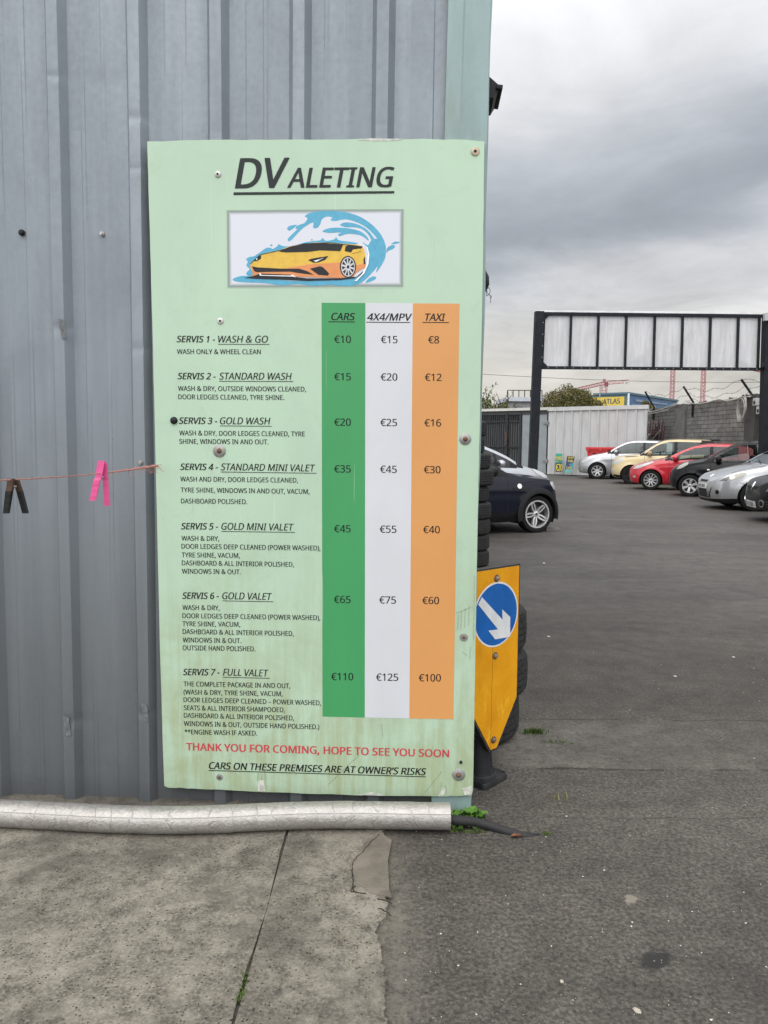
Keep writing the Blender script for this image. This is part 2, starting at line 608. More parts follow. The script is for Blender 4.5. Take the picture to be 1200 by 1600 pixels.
def concrete_mat():
    m, t, b = newmat('worn concrete')
    P = t.coord()
    x, y, z = t.sep(P)
    big = t.noise(P, 2.4, 6, 0.62, 0.4)
    mid = t.noise(P, 14.0, 6, 0.7)
    fine = t.noise(P, 95.0, 3, 0.65)
    col = t.mix(t.remap(mid, 0.3, 0.72), (0.086, 0.077, 0.062), (0.232, 0.212, 0.174))
    col = t.mix(t.math('MULTIPLY', t.remap(fine, 0.42, 0.75), 0.6), col, (0.31, 0.285, 0.238))
    col = t.mix(t.math('MULTIPLY', t.remap(big, 0.47, 0.66), 0.7), col, (0.07, 0.0635, 0.053))
    # pits
    vo = t.node('ShaderNodeTexVoronoi', feature='F1')
    t.put(vo.inputs['Vector'], t.vmath('ADD', t.scale(P, (1.0, 1.3, 1.0)), t.vmath('MULTIPLY', t.comb(mid, fine, 0), (0.02, 0.012, 0))))
    vo.inputs['Scale'].default_value = 105.0
    cr = t.sep(vo.outputs['Color'])
    pit = t.math('MULTIPLY', t.math('MULTIPLY', t.remap(cr[0], 0.70, 0.8), t.remap(t.noise(P, 3.1, 4, 0.6), 0.36, 0.56, 0.15, 1)), t.remap(t.math('ADD', vo.outputs['Distance'], t.math('MULTIPLY', fine, 0.35)), 0.52, 0.26))
    vo2 = t.node('ShaderNodeTexVoronoi', feature='F1')
    t.put(vo2.inputs['Vector'], P)
    vo2.inputs['Scale'].default_value = 26.0
    cr2 = t.sep(vo2.outputs['Color'])
    agg = t.math('MULTIPLY', t.remap(cr2[0], 0.80, 0.84), t.remap(t.math('ADD', vo2.outputs['Distance'], t.math('MULTIPLY', mid, 0.3)), 0.52, 0.42))
    agg = t.math('MULTIPLY', agg, t.remap(x, -0.42, -0.2))
    col = t.mix(t.math('MULTIPLY', agg, 0.7), col, t.mix(cr2[1], (0.06, 0.058, 0.055), (0.24, 0.21, 0.16)))
    col = t.mix(t.math('MULTIPLY', pit, 0.85), col, (0.022, 0.02, 0.017))
    # darker towards the pipe
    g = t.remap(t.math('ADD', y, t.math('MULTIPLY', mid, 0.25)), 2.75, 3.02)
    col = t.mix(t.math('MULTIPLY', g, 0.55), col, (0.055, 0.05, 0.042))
    f = t.remap(t.noise(P, 1.3, 5, 0.6, 0.5), 0.3, 0.7, 0.78, 1.25)
    col = t.mix(1.0, col, t.comb(f, f, f), 'MULTIPLY')
    setb(t, b, col=col, rough=0.92, spec=0.25)
    h = t.math('ADD', t.math('MULTIPLY', mid, 1.2), t.math('MULTIPLY', fine, 0.6))
    h = t.math('SUBTRACT', h, t.math('MULTIPLY', pit, 1.6))
    setb(t, b, normal=t.bump(h, 0.9, 0.007))
    return m


def clad_mat():
    m, t, b = newmat('painted steel cladding')
    P = t.coord()
    x, y, z = t.sep(P)
    st = t.noise(t.scale(P, (11, 1, 0.55)), 1.0, 5, 0.55, 0.25)
    pat = t.noise(t.scale(P, (1, 1, 0.6)), 3.2, 6, 0.65, 0.5)
    fine = t.noise(P, 45, 4, 0.7)
    col = t.mix(t.remap(st, 0.3, 0.75), (0.200, 0.231, 0.260), (0.255, 0.288, 0.317))
    col = t.mix(t.math('MULTIPLY', t.remap(pat, 0.42, 0.72), 0.5), col, (0.155, 0.172, 0.19))
    # green-brown run-off streaks
    gr = t.remap(t.noise(t.scale(P, (9, 1, 0.22)), 1.6, 5, 0.65), 0.55, 0.75)
    col = t.mix(t.math('MULTIPLY', gr, 0.28), col, (0.20, 0.21, 0.17))
    # splash dirt near the ground, with the wall's darker low reflection put into colour
    sp = t.remap(t.math('ADD', z, t.math('MULTIPLY', t.math('SUBTRACT', pat, 0.5), 0.9)), 2.1, 0.0)
    col = t.mix(t.math('MULTIPLY', sp, 0.68), col, (0.075, 0.077, 0.076))
    # scuffs
    sf = t.math('MULTIPLY', t.remap(t.noise(t.scale(P, (3, 1, 1.4)), 16, 5, 0.75, 1.0), 0.66, 0.75), 0.5)
    col = t.mix(sf, col, (0.12, 0.125, 0.13))
    sf2 = t.math('MULTIPLY', t.remap(t.noise(t.vmath('ADD', P, (4, 1, 2)), 28, 4, 0.75, 0.6), 0.70, 0.78), 0.5)
    col = t.mix(sf2, col, (0.42, 0.44, 0.45))
    setb(t, b, col=col, spec=0.5, metal=0.3)
    setb(t, b, rough=t.remap(fine, 0.3, 0.7, 0.44, 0.60))
    setb(t, b, normal=t.bump(t.math('ADD', pat, t.math('MULTIPLY', fine, 0.08)), 0.08, 0.02))
    return m


def sign_mat(name, col, grime=True, rough=0.38):
    m, t, b = newmat(name)
    P = t.coord()
    x, y, z = t.sep(P)
    a = t.noise(t.scale(P, (1, 1, 0.5)), 2.2, 6, 0.65, 0.4)
    f = t.remap(a, 0.3, 0.7, 0.95, 1.04)
    c = t.mix(1.0, col, t.comb(f, f, f), 'MULTIPLY')
    if grime:
        # dried run-off and algae grow on the lower half
        low = t.remap(t.math('ADD', z, t.math('MULTIPLY', t.math('SUBTRACT', a, 0.5), 0.9)), 1.35, -0.05)
        blot0 = t.remap(t.noise(P, 3.3, 6, 0.72, 0.8), 0.25, 0.75)
        st = t.remap(t.noise(t.scale(P, (14, 1, 1.1)), 1.5, 6, 0.7, 0.3), 0.35, 0.75)
        c = t.mix(t.math('MULTIPLY', t.math('MULTIPLY', low, t.remap(t.math('ADD', st, blot0), 0.1, 1.5)), 0.85), c, (0.30, 0.345, 0.19))
        blot = t.remap(t.noise(P, 7.0, 6, 0.7, 0.6), 0.52, 0.75)
        c = t.mix(t.math('MULTIPLY', blot, 0.26), c, (0.30, 0.36, 0.26))
        smud = t.math('MULTIPLY', t.remap(t.noise(t.scale(P, (1.6, 1, 0.8)), 9.0, 6, 0.75, 1.2), 0.64, 0.76), 0.4)
        c = t.mix(smud, c, (0.22, 0.26, 0.17))
    # fine vertical and slanting scratches
    s1 = t.remap(t.noise(t.scale(P, (90, 1, 2.2)), 1.0, 3, 0.6, 0.3), 0.69, 0.74)
    c = t.mix(t.math('MULTIPLY', s1, 0.22), c, (0.25, 0.28, 0.2))
    ro = t.node('ShaderNodeMapping')
    t.put(ro.inputs['Vector'], P)
    ro.inputs['Rotation'].default_value = (0, R(38), 0)
    ro.inputs['Scale'].default_value = (70, 1, 1.4)
    s2 = t.remap(t.noise(ro.outputs[0], 1.0, 2, 0.5, 0.2), 0.72, 0.75)
    c = t.mix(t.math('MULTIPLY', s2, 0.18), c, (0.8, 0.85, 0.78))
    sp = t.remap(t.noise(P, 55, 3, 0.8), 0.74, 0.78)
    c = t.mix(t.math('MULTIPLY', sp, 0.4), c, (0.14, 0.14, 0.10))
    setb(t, b, col=c, rough=rough, spec=0.4)
    setb(t, b, normal=t.bump(a, 0.05, 0.02))
    return m


def flat(name, col, rough=0.5, metal=0.0, spec=0.5, coat=0.0):
    m, t, b = newmat(name)
    n = t.noise(t.coord(), 40, 3, 0.6)
    f = t.remap(n, 0.3, 0.7, 0.92, 1.06)
    setb(t, b, col=t.mix(1.0, col, t.comb(f, f, f), 'MULTIPLY'), rough=rough, metal=metal, spec=spec, coat=coat)
    return m


MAT_ASPH = asphalt_mat()
MAT_CONC = concrete_mat()
MAT_CLAD = clad_mat()
MAT_FLASH = paint('duck egg flashing', (0.235, 0.325, 0.325), 0.42, 0.10, 3, 0.08, 40, stretch=(3, 3, 0.6), dirt=(0.18, 0.20, 0.15), dirtamt=0.5)
MAT_BLACK = paint('black plastic', (0.014, 0.014, 0.015), 0.5, 0.2, 20, 0.05, 150, spec=0.25)
MAT_STEEL = paint('bolt steel', (0.42, 0.40, 0.38), 0.35, 0.25, 60, metal=0.8)
MAT_RUST = paint('rusty steel', (0.16, 0.085, 0.05), 0.75, 0.4, 90, 0.2, 200, metal=0.2)
MAT_RUBBER = paint('tyre rubber', (0.027, 0.027, 0.027), 0.8, 0.3, 14, 0.25, 220, spec=0.25, dirt=(0.05, 0.047, 0.042), dirtamt=0.4)
MAT_INK = flat('black print', (0.010, 0.011, 0.011), 0.5, spec=0.25)

# ------------------------------------------------------------------ ground
mb = MB()
xs = [-900, -60, -12, -4, -1.5, 0.0, 1.0, 2.5, 5, 10, 20, 60, 900]
ys = [-300, -20, -2, 0.8, 1.6, 2.4, 3.2, 4.2, 6, 9, 14, 22, 34, 60, 150, 1200]
for y in ys:
    for x in xs:
        mb.v.append(Vector((x, y, 0)))
n = len(xs)
for j in range(len(ys) - 1):
    for i in range(n - 1):
        mb.f.append([j * n + i, j * n + i + 1, (j + 1) * n + i + 1, (j + 1) * n + i])
        mb.m.append(0)
setp(mb.build('ground', MAT_ASPH), kind='structure')

# two cast concrete slabs with a narrow joint; ragged right edge where the asphalt meets it
rnd = random.Random(3)


def slab(x_left, right_pts, name, joint_left=False):
    mb = MB()
    H = 0.012
    N = len(right_pts)
    top = [(x_left, right_pts[0][1]), *[p for p in right_pts], (x_left, right_pts[-1][1])]
    n = len(top)
    vs = [(p[0], p[1], H) for p in top] + [(p[0], p[1], -0.06) for p in top]
    if joint_left:
        top[0], top[-1] = (joint(top[0][1]) + 0.004, top[0][1]), (joint(top[-1][1]) + 0.004, top[-1][1])
        vs[0], vs[n - 1], vs[n], vs[2 * n - 1] = (*top[0], H), (*top[-1], H), (*top[0], -0.06), (*top[-1], -0.06)
    tri = geometry.tessellate_polygon([[Vector((p[0], p[1], 0)) for p in top]])
    fs = []
    for a, b_, c in tri:
        cr = (top[b_][0] - top[a][0]) * (top[c][1] - top[a][1]) - (top[b_][1] - top[a][1]) * (top[c][0] - top[a][0])
        fs.append((a, b_, c) if cr > 0 else (a, c, b_))
    for i in range(n):
        j = (i + 1) % n
        fs.append((i, i + n, j + n, j))
    mb.add(vs, fs)
    return setp(mb.build(name, MAT_CONC), kind='structure')


joint = lambda y: -0.352 + 0.018 * (y - 2.4) + 0.004 * sin(y * 9)
pts = [(joint(y) - 0.004 - rnd.random() * 0.003, y) for y in [-3 + 0.06 * k for k in range(104)]]
slab(-7.0, pts, 'concrete_slab')
edge_ctrl = pchip([(-3, 0.03), (1.0, 0.02), (1.9, 0.012), (2.08, 0.000), (2.16, -0.015), (2.22, 0.012), (2.4, 0.014), (2.6, 0.012), (2.72, 0.004), (2.84, 0.03), (2.9, 0.0), (3.0, -0.02), (3.3, -0.02)])
pts = []
yy = -3.0
while yy < 3.24:
    pts.append((edge_ctrl(yy) + rnd.uniform(-0.006, 0.006) + (rnd.uniform(-0.016, 0) if rnd.random() < 0.12 else 0) + 0.003 * sin(yy * 23), yy))
    yy += 0.013 if yy > 1.6 else 0.12
slab(0, pts, 'concrete_slab', True)

# mortar patch and cracks on the broken corner of the slab
MAT_GROUT = paint('crack dirt', (0.022, 0.02, 0.016), 0.95, 0.3, 60)
MAT_MORT = paint('smooth mortar', (0.15, 0.13, 0.104), 0.9, 0.35, 9, 0.45, 60, dirt=(0.085, 0.075, 0.06), dirtamt=0.6)
mb = MB()
pp = [gnd(x, y, 0) for x, y in ((592, 1305), (612, 1318), (606, 1350), (608, 1395), (612, 1408), (580, 1402), (556, 1385), (547, 1355), (560, 1338), (570, 1322))]
mb.prism([(p.x, -p.y) for p in pp][::-1], 0.010, 0.0136)
Mrot = Matrix(((1, 0, 0, 0), (0, 0, -1, 0), (0, 1, 0, 0), (0, 0, 0, 1)))
mb.v = [Vector((p.x, -p.z, p.y)) for p in mb.v]
setp(mb.build('mortar_patch', MAT_MORT, clean=True), kind='structure')

for poly in (((592, 1304), (578, 1318), (566, 1332), (552, 1346), (550, 1362), (553, 1376), (550, 1388), (558, 1398)), ((590, 1404), (604, 1408), (614, 1412)), ((592, 1420), (604, 1424), (612, 1432)), ((556, 1384), (547, 1392), (560, 1396), (575, 1398))):
    mb = MB()
    pts_ = []
    for i in range(len(poly) - 1):
        for k in range(4):
            f_ = k / 4
            g = gnd(poly[i][0] + (poly[i + 1][0] - poly[i][0]) * f_ + rnd.uniform(-1.2, 1.2), poly[i][1] + (poly[i + 1][1] - poly[i][1]) * f_ + rnd.uniform(-1.2, 1.2), 0.012)
            pts_.append(Vector((g.x, g.y, 0.0128)))
    for i in range(len(pts_) - 1):
        mb.bar(pts_[i], pts_[i + 1], rnd.uniform(0.0018, 0.0042), 0.003)
    setp(mb.build('slab_crack', MAT_GROUT), kind='structure')

# ------------------------------------------------------------------ the metal shed with its clad front
PSI = R(3.0)
_p = at(497, 690, 2.9)
SO = Vector((_p.x, _p.y, 0))                     # origin: under the middle of the price sign, on its face
SN = Vector((-sin(PSI), -cos(PSI), 0))           # outward normal of the wall
SE = Vector((cos(PSI), -sin(PSI), 0))            # to the right along the wall


def wl(x, y, off=0.0):
    """photo pixel -> local (x, z) on the plane `off` metres behind the sign face"""
    q = onplane(x, y, SO - SN * off, SN)
    return ((q - SO).dot(SE), q.z)


shed = thing('metal_shed', 'grey ribbed steel clad shed wall filling the left, with pale green corner flashing', 'shed', SO, -PSI)

PITCH_R = 0.3045
profile = []                                      # (x, depth) of one cladding pitch, x from rib centre
yr, yp = 0.014, 0.046                             # rib crest and pan depth behind the sign face
for dx_, dep in ((-0.0385, yp), (-0.021, yr), (0.021, yr), (0.0435, yp), (0.088, yp), (0.092, yp - .0018), (0.104, yp - .0018), (0.108, yp), (0.168, yp), (0.172, yp - .0018), (0.184, yp - .0018), (0.188, yp)):
    profile.append((dx_, dep))
cols = []
for k in range(-11, 6):
    for dx_, dep in profile:
        xx = -0.377 + k * PITCH_R + dx_
        if xx < 0.475:
            cols.append((xx, dep))
cols.append((0.478, yp))
zs = [-0.02 + 0.055 * k for k in range(82)]
dents = [(wl(86, 118, yr), 0.016, 0.007), (wl(215, 183, yr), 0.018, 0.008), (wl(216, 263, yr), 0.012, 0.006), (wl(96, 512, yr), 0.022, 0.007), (wl(224, 545, yr), 0.02, 0.005), (wl(112, 1128, yr), 0.026, 0.009), (wl(231, 1115, yr), 0.022, 0.007), (wl(335, 205, yr), 0.012, 0.004), (wl(465, 90, yr), 0.014, 0.003), (wl(594, 195, yr), 0.014, 0.004), (wl(168, 128, yp), 0.05, 0.003)]
# extra rows about the dents
zs = sorted(set(zs + [dz_[0][1] + q for dz_ in dents for q in (-0.035, -0.02, -0.01, 0, 0.01, 0.02, 0.035)]))
rw = random.Random(11)
mb = MB()
wob = [(rw.uniform(0, 6), rw.uniform(1.2, 2.6)) for _ in cols]
for j, z in enumerate(zs):
    for i, (x, dp) in enumerate(cols):
        yy = dp + 0.0006 * sin(z * wob[i][1] * 2 + wob[i][0]) + 0.0012 * sin(z * 1.7 + x * 2.1)
        xx = x + 0.0075 * (z - 2.6) + 0.0008 * sin(z * 3.1 + wob[i][0])
        for (dxz, rad, dep) in dents:
            q = ((xx - dxz[0]) ** 2 + (z - dxz[1]) ** 2) / (rad * rad)
            if q < 6:
                yy += dep * math.exp(-q)
        mb.v.append(Vector((xx, yy, z)))
n = len(cols)
for j in range(len(zs) - 1):
    for i in range(n - 1):
        mb.f.append([j * n + i, j * n + i + 1, (j + 1) * n + i + 1, (j + 1) * n + i])
        mb.m.append(0)
mb.build('clad_wall', MAT_CLAD, shed, auto=24)
# corner flashing: a folded strip over the last rib, wrapped round the corner
mb = MB()
fold = [(0.466, 0.030), (0.466, 0.0105), (0.520, 0.0105), (0.526, 0.0145), (0.617, 0.0145), (0.622, 0.020), (0.622, 0.135), (0.60, 0.139)]
zf = [0.015 + 0.11 * k for k in range(41)]
for z in zf:
    for i, (x, yy) in enumerate(fold):
        k = 0.0085 * (z - 2.9) + 0.0022 * sin(z * 4.3) + (0.0015 * sin(z * 11 + i) if i > 3 else 0)
        mb.v.append(Vector((x + k, yy + 0.0018 * sin(z * 2.7 + i * 1.3), z)))
n = len(fold)
for j in range(len(zf) - 1):
    for i in range(n - 1):
        mb.f.append([j * n + i, j * n + i + 1, (j + 1) * n + i + 1, (j + 1) * n + i])
        mb.m.append(0)
mb.build('corner_flashing', MAT_FLASH, shed, auto=25)
# box post inside the corner, and the body of the shed set back behind its clad front
mb = MB()
mb.box((0.56, 0.085, 2.2), (0.075, 0.09, 4.36))
mb.build('corner_post', paint('grey primer', (0.2, 0.21, 0.21), 0.6), shed)
mb = MB()
mb.box((-2.2, 3.6, 2.2), (3.2, 6.6, 4.4))
mb.build('side_wall', MAT_CLAD, shed)
mb = MB()
mb.box((-2.2, 3.5, 4.44), (3.5, 6.9, 0.08))
mb.build('roof', paint('roof sheet', (0.2, 0.21, 0.22), 0.5), shed)


def screw(parent, x, z, r, yface, name='screw', kind='pan', rusty=False):
    """a fixing seen head on: washer, domed head, recess; local to a wall frame"""
    mb = MB()
    T = Matrix.Translation((x, yface, z)) @ Matrix.Rotation(R(90), 4, 'X')
    if kind == 'washer':
        mb.lathe([(0, 0.0035), (r * 0.9, 0.0028), (r, 0.0010), (r, 0)], 24, 0, T)
        mb.lathe([(0, 0.0105), (r * 0.16, 0.010), (r * 0.30, 0.0075), (r * 0.34, 0.0035)], 12, 1, T)
        mb.lathe([(0, 0.0042), (r * 0.34, 0.0040), (r * 0.42, 0.0034)], 16, 1, T)
        mats = [MAT_WASH, MAT_RUST]
    elif kind == 'plug':
        mb.lathe([(0, 0.012), (r * 0.6, 0.011), (r * 0.95, 0.006), (r, 0)], 20, 0, T)
        mats = [MAT_BLACK]
    elif kind == 'hex':
        mb.lathe([(0, 0.004), (r, 0.003), (r, 0)], 20, 0, T)
        mb.lathe([(0, 0.011), (r * 0.62, 0.011), (r * 0.62, 0.003)], 6, 1, T)
        mats = [MAT_WASH, MAT_STEEL]
    else:
        mb.lathe([(0, 0.006), (r * 0.55, 0.0052), (r * 0.9, 0.003), (r, 0)], 20, 0, T)
        mb.lathe([(0, 0.0075), (r * 0.22, 0.0072), (r * 0.36, 0.0057)], 8, 1, T)
        mats = [MAT_PALE if not rusty else MAT_TAN, MAT_BLACK]
    return mb.build(name, mats, parent, auto=40)


MAT_WASH = paint('zinc washer', (0.30, 0.30, 0.29), 0.45, 0.2, 50, metal=0.5)
MAT_PALE = paint('pale screw head', (0.50, 0.50, 0.47), 0.4, 0.2, 50, metal=0.3)
MAT_TAN = paint('tan screw cup', (0.48, 0.38, 0.27), 0.5, 0.3, 60)
for px_, py_, rr, kd in ((35, 364, 0.012, 'plug'), (160, 366, 0.0095, 'hex'), (220, 723, 0.009, 'hex'), (126, 1210, 0.004, 'plug')):
    on_rib = px_ == 220
    x, z = wl(px_, py_, yr if on_rib else yp)
    screw(shed, x, z, rr, yr - .001 if on_rib else yp - .003, 'wall_screw', kd)
# the torn lips of the sheet overlaps
for px_, pya, pyb in ((100, 1118, 1150), (222, 1098, 1128), (93, 498, 530)):
    (xa, za), (xb, zb) = wl(px_, pya, yr), wl(px_ + 7, pyb, yr)
    mb = MB()
    mb.prism([(xa - 0.004, za), (xb - 0.006, zb), (xb + 0.012, zb + 0.004), (xa + 0.020, za - 0.006)], yr - 0.0035, yr - 0.0015)
    mb.build('torn_lip', paint('scuffed sheet edge', (0.13, 0.14, 0.145), 0.7, 0.4, 60), shed, clean=True)
# ------------------------------------------------------------------ price sign
sign = thing('price_sign', 'tall pale green car wash price board screwed to the grey ribbed wall', 'sign board', SO, -PSI)
MAT_GREEN = sign_mat('pale green print', (0.405, 0.545, 0.412))
TH = 0.010


def S(x, y, off=0.0):
    return wl(x, y, off)


outline = [S(*p) for p in ((230, 221), (300, 219), (420, 218.5), (560, 217), (680, 217.5), (735, 219), (757, 221.5), (754.5, 420), (750, 650), (746.5, 800), (743, 1000), (739, 1236), (737, 1243), (690, 1244.5), (560, 1243), (430, 1238), (300, 1232), (262, 1230.5), (256.5, 1228), (251, 1050), (244, 760), (238, 500), (233, 330))]
mb = MB()
jag = []
for i, p in enumerate(outline):
    q = outline[(i + 1) % len(outline)]
    kk = 6
    for k in range(kk):
        f_ = k / kk
        amp = 0.0016 if (k and (i < 6 or 11 <= i <= 17)) else (0.0006 if k else 0)
        jag.append((p[0] + (q[0] - p[0]) * f_ + rnd.uniform(-amp, amp), p[1] + (q[1] - p[1]) * f_ + rnd.uniform(-amp, amp)))
mb.prism(jag[::-1] if False else jag, 0.0, TH)
MAT_CORE = paint('board edge', (0.38, 0.38, 0.34), 0.7, 0.3, 40)
mb.build('board_panel', MAT_GREEN, sign, clean=True)

# three printed price columns
def patch(name, poly, mat, lay, parent=sign):
    mb = MB()
    mb.prism([S(*p) for p in poly], -0.0006 * lay, -0.0006 * lay + 0.0005)
    return mb.build(name, mat, parent, clean=True)


patch('price_column', ((502.5, 473), (571, 473.5), (570, 1121), (504, 1119.5)), sign_mat('green column print', (0.05, 0.285, 0.10), False), 1)
patch('price_column', ((571, 473.5), (645, 474), (639.5, 1122.5), (570, 1121)), sign_mat('white column print', (0.56, 0.57, 0.60), False), 1)
patch('price_column', ((645, 474), (718, 474.5), (708.5, 1123.5), (639.5, 1122.5)), sign_mat('orange column print', (0.60, 0.285, 0.095), False), 1)


def line(mb, s, x0, y0, x1, y1, cap, italic=False, bold=False, ul=None, ulw=1.0, lay=2):
    """printed line: baseline pixel ends and cap height in pixels"""
    a, b_ = S(x0, y0), S(x1, y1)
    top = S(x0, y0 - cap)
    add_text(mb, s, a, b_, top[1] - a[1], -0.0006 * lay, italic, bold)
    if ul is not None:
        ux0, ux1, dy = ul
        sl_ = (y1 - y0) / (x1 - x0)
        c0, c1 = S(ux0, y0 + sl_ * (ux0 - x0) + dy), S(ux1, y0 + sl_ * (ux1 - x0) + dy)
        hh = S(x0, y0)[1] - S(x0, y0 + ulw)[1]
        mb.add([(c0[0], -0.0006 * lay, c0[1] - hh), (c1[0], -0.0006 * lay, c1[1] - hh), (c1[0], -0.0006 * lay, c1[1]), (c0[0], -0.0006 * lay, c0[1])], [(0, 1, 2, 3)])


mb = MB()
line(mb, 'DV', 367, 294, 453, 293, 46, True, True)
line(mb, 'ALETING', 448.5, 293.3, 616.5, 292, 30.5, True, True)
c0, c1, c2, c3 = S(365, 304.8), S(616, 302.2), S(616, 298.6), S(365, 300.6)
mb.add([(p[0], -0.0012, p[1]) for p in (c0, c1, c2, c3)], [(0, 1, 2, 3)])
mb.build('title_lettering', flat('charcoal print', (0.020, 0.025, 0.025), 0.5, spec=0.25), sign)

heads = [('1', 'WASH & GO', 276, 336.3, 534.5, 341, 419, 535.3), ('2', 'STANDARD WASH', 277.5, 337.3, 592.3, 342.5, 456, 593.3),
         ('3', 'GOLD WASH', 279.5, 339.5, 662, 343.7, 422.5, 663.2), ('4', 'STANDARD MINI VALET', 281.5, 340.8, 734, 345, 492.5, 736.6),
         ('5', 'GOLD MINI VALET', 283, 341, 826.8, 346, 459, 829), ('6', 'GOLD VALET', 284.8, 342.2, 935.3, 347.3, 425, 937.3), ('7', 'FULL VALET', 286, 343.3, 1054.6, 348.6, 419.5, 1057)]
for num, ttl, xa, xb, ya, xc, xd, yd in heads:
    mb = MB()
    line(mb, 'SERVIS %s -' % num, xa, ya, xb, ya + 0.5, 9.8, True, True)
    line(mb, ttl, xc, ya + 0.6, xd, yd, 10.6, True, 2, (xc, xd + 2, 2.3), 0.9)
    mb.build('service_heading', MAT_INK, sign)
body = [('WASH ONLY & WHEEL CLEAN', 276.7, 553, 407.5, 553.3), ('WASH & DRY, OUTSIDE WINDOWS CLEANED,', 278.2, 610.5, 478.3, 611.7), ('DOOR LEDGES CLEANED, TYRE SHINE.', 278.7, 623.6, 444.3, 624.8),
        ('WASH & DRY, DOOR LEDGES CLEANED, TYRE', 280.3, 680, 476.3, 681.7), ('SHINE, WINDOWS IN AND OUT.', 280.3, 693.2, 419.5, 694.2),
        ('WASH AND DRY, DOOR LEDGES CLEANED,', 282, 752, 465.5, 754), ('TYRE SHINE, WINDOWS IN AND OUT, VACUM,', 282.5, 769, 483.7, 771.7), ('DASHBOARD POLISHED.', 283, 786.3, 386.3, 787.6),
        ('WASH & DRY,', 283.8, 844.5, 342.5, 845.2), ('DOOR LEDGES DEEP CLEANED (POWER WASHED),', 283.8, 857, 500.8, 860), ('TYRE SHINE, VACUM,', 284, 870.5, 375, 871.6), ('DASHBOARD & ALL INTERIOR POLISHED,', 284.3, 883, 459.3, 885.5), ('WINDOWS IN & OUT.', 284.3, 896, 376.3, 897.2),
        ('WASH & DRY,', 285.2, 952.7, 343.3, 953.4), ('DOOR LEDGES DEEP CLEANED (POWER WASHED),', 285.2, 965.5, 500.5, 968.8), ('TYRE SHINE, VACUM,', 285.2, 978, 375.4, 979.2), ('DASHBOARD & ALL INTERIOR POLISHED,', 285.6, 990.2, 459, 993.5), ('WINDOWS IN & OUT.', 285.6, 1003.4, 377, 1004.7), ('OUTSIDE HAND POLISHED.', 285.6, 1015.6, 399, 1017.5),
        ('THE COMPLETE PACKAGE IN AND OUT,', 287, 1072, 453.5, 1075.2), ('(WASH & DRY, TYRE SHINE, VACUM,', 287, 1084.7, 441.6, 1087.6), ('DOOR LEDGES DEEP CLEANED \u2013 POWER WASHED,', 287, 1096.6, 501.7, 1101.8), ('SEATS & ALL INTERIOR SHAMPOOED,', 287.3, 1109.2, 445.2, 1112.7), ('DASHBOARD & ALL INTERIOR POLISHED,', 287.5, 1121, 459.5, 1125.5), ('WINDOWS IN & OUT, OUTSIDE HAND POLISHED.)', 287.5, 1133.9, 499, 1139.3), ('**ENGINE WASH IF ASKED.', 288.5, 1147, 402, 1149.2)]
for s_, xa, ya, xb, yb in body:
    mb = MB()
    line(mb, s_, xa, ya, xb, yb, 7.4, False, 2)
    mb.build('service_text', MAT_INK, sign)

mb = MB()
line(mb, 'CARS', 517.5, 500, 555, 500.3, 11, True, True, (513, 554.5, 2.2), 1.2)
mb.build('column_heading', MAT_INK, sign)
mb = MB()
line(mb, '4X4/MPV', 573.5, 500.6, 644, 501.2, 11, True, True, (572.5, 641, 2.2), 1.2)
mb.build('column_heading', MAT_INK, sign)
mb = MB()
line(mb, 'TAXI', 664, 501, 696, 501.2, 11, True, True, (660, 701.5, 2.2), 1.2)
mb.build('column_heading', MAT_INK, sign)
prices = ((535.5, 10, 15, 8), (594, 15, 20, 12), (665, 20, 25, 16), (738, 35, 45, 30), (831.5, 45, 55, 40), (942, 65, 75, 60), (1062.5, 110, 125, 100))
for i, (by, *pr) in enumerate(prices):
    f_ = (by - 535) / 527.0
    for k, (cxx, v) in enumerate(zip((535.4 - 0.6 * f_, 608.2 - 3.2 * f_, 677.6 - 6 * f_), pr)):
        wd = {1: 17.0, 2: 26.0, 3: 34.5}[len(str(v))]
        mb = MB()
        line(mb, '\u20ac%d' % v, cxx - wd / 2, by + k * (0.4 + f_ * 0.5), cxx + wd / 2, by + k * (0.4 + f_ * 0.5) + 0.3, 11.2, False, 2)
        mb.build('price_figure', MAT_INK, sign)

mb = MB()
line(mb, 'THANK YOU FOR COMING, HOPE TO SEE YOU SOON', 291, 1172, 701.6, 1183, 11.4, False, True)
mb.build('farewell_lettering', flat('red print', (0.50, 0.045, 0.06), 0.45), sign)
mb = MB()
line(mb, 'CARS ON THESE PREMISES ARE AT OWNER\u2019S RISKS', 326.5, 1201, 666, 1211, 10.4, True, True, (326, 665.5, 2.0), 1.2)
mb.build('notice_lettering', MAT_INK, sign)

# printed picture: yellow sports car in a blue wave
def K(x, y):
    return S(340 + x / 4.0, 310 + y / 4.0)


def soft_frame():
    m, t, b = newmat('picture ground print')
    P = t.coord()
    x, y, z = t.sep(P)
    (x0, z1), (x1, z0) = K(58, 76), K(1158, 552)
    ex = t.math('MINIMUM', t.math('SUBTRACT', x, x0), t.math('SUBTRACT', x1, x))
    ez = t.math('MINIMUM', t.math('SUBTRACT', z, z0), t.math('SUBTRACT', z1, z))
    e = t.math('MINIMUM', ex, ez)
    f = t.math('ADD', e, t.math('MULTIPLY', t.math('SUBTRACT', t.noise(P, 9, 3), 0.5), 0.004))
    c = t.mix(t.remap(f, 0.003, 0.018), (0.21, 0.26, 0.235), (0.60, 0.62, 0.68))
    c = t.mix(t.remap(f, 0.003, -0.004), c, (0.41, 0.55, 0.41))
    setb(t, b, col=c, rough=0.4)
    return m


pic = MB()
pic.prism([K(*p) for p in ((50, 68), (1166, 68), (1166, 560), (50, 560))], -0.0006, 0.0)
picture = pic.build('printed_picture', soft_frame(), sign, clean=True)


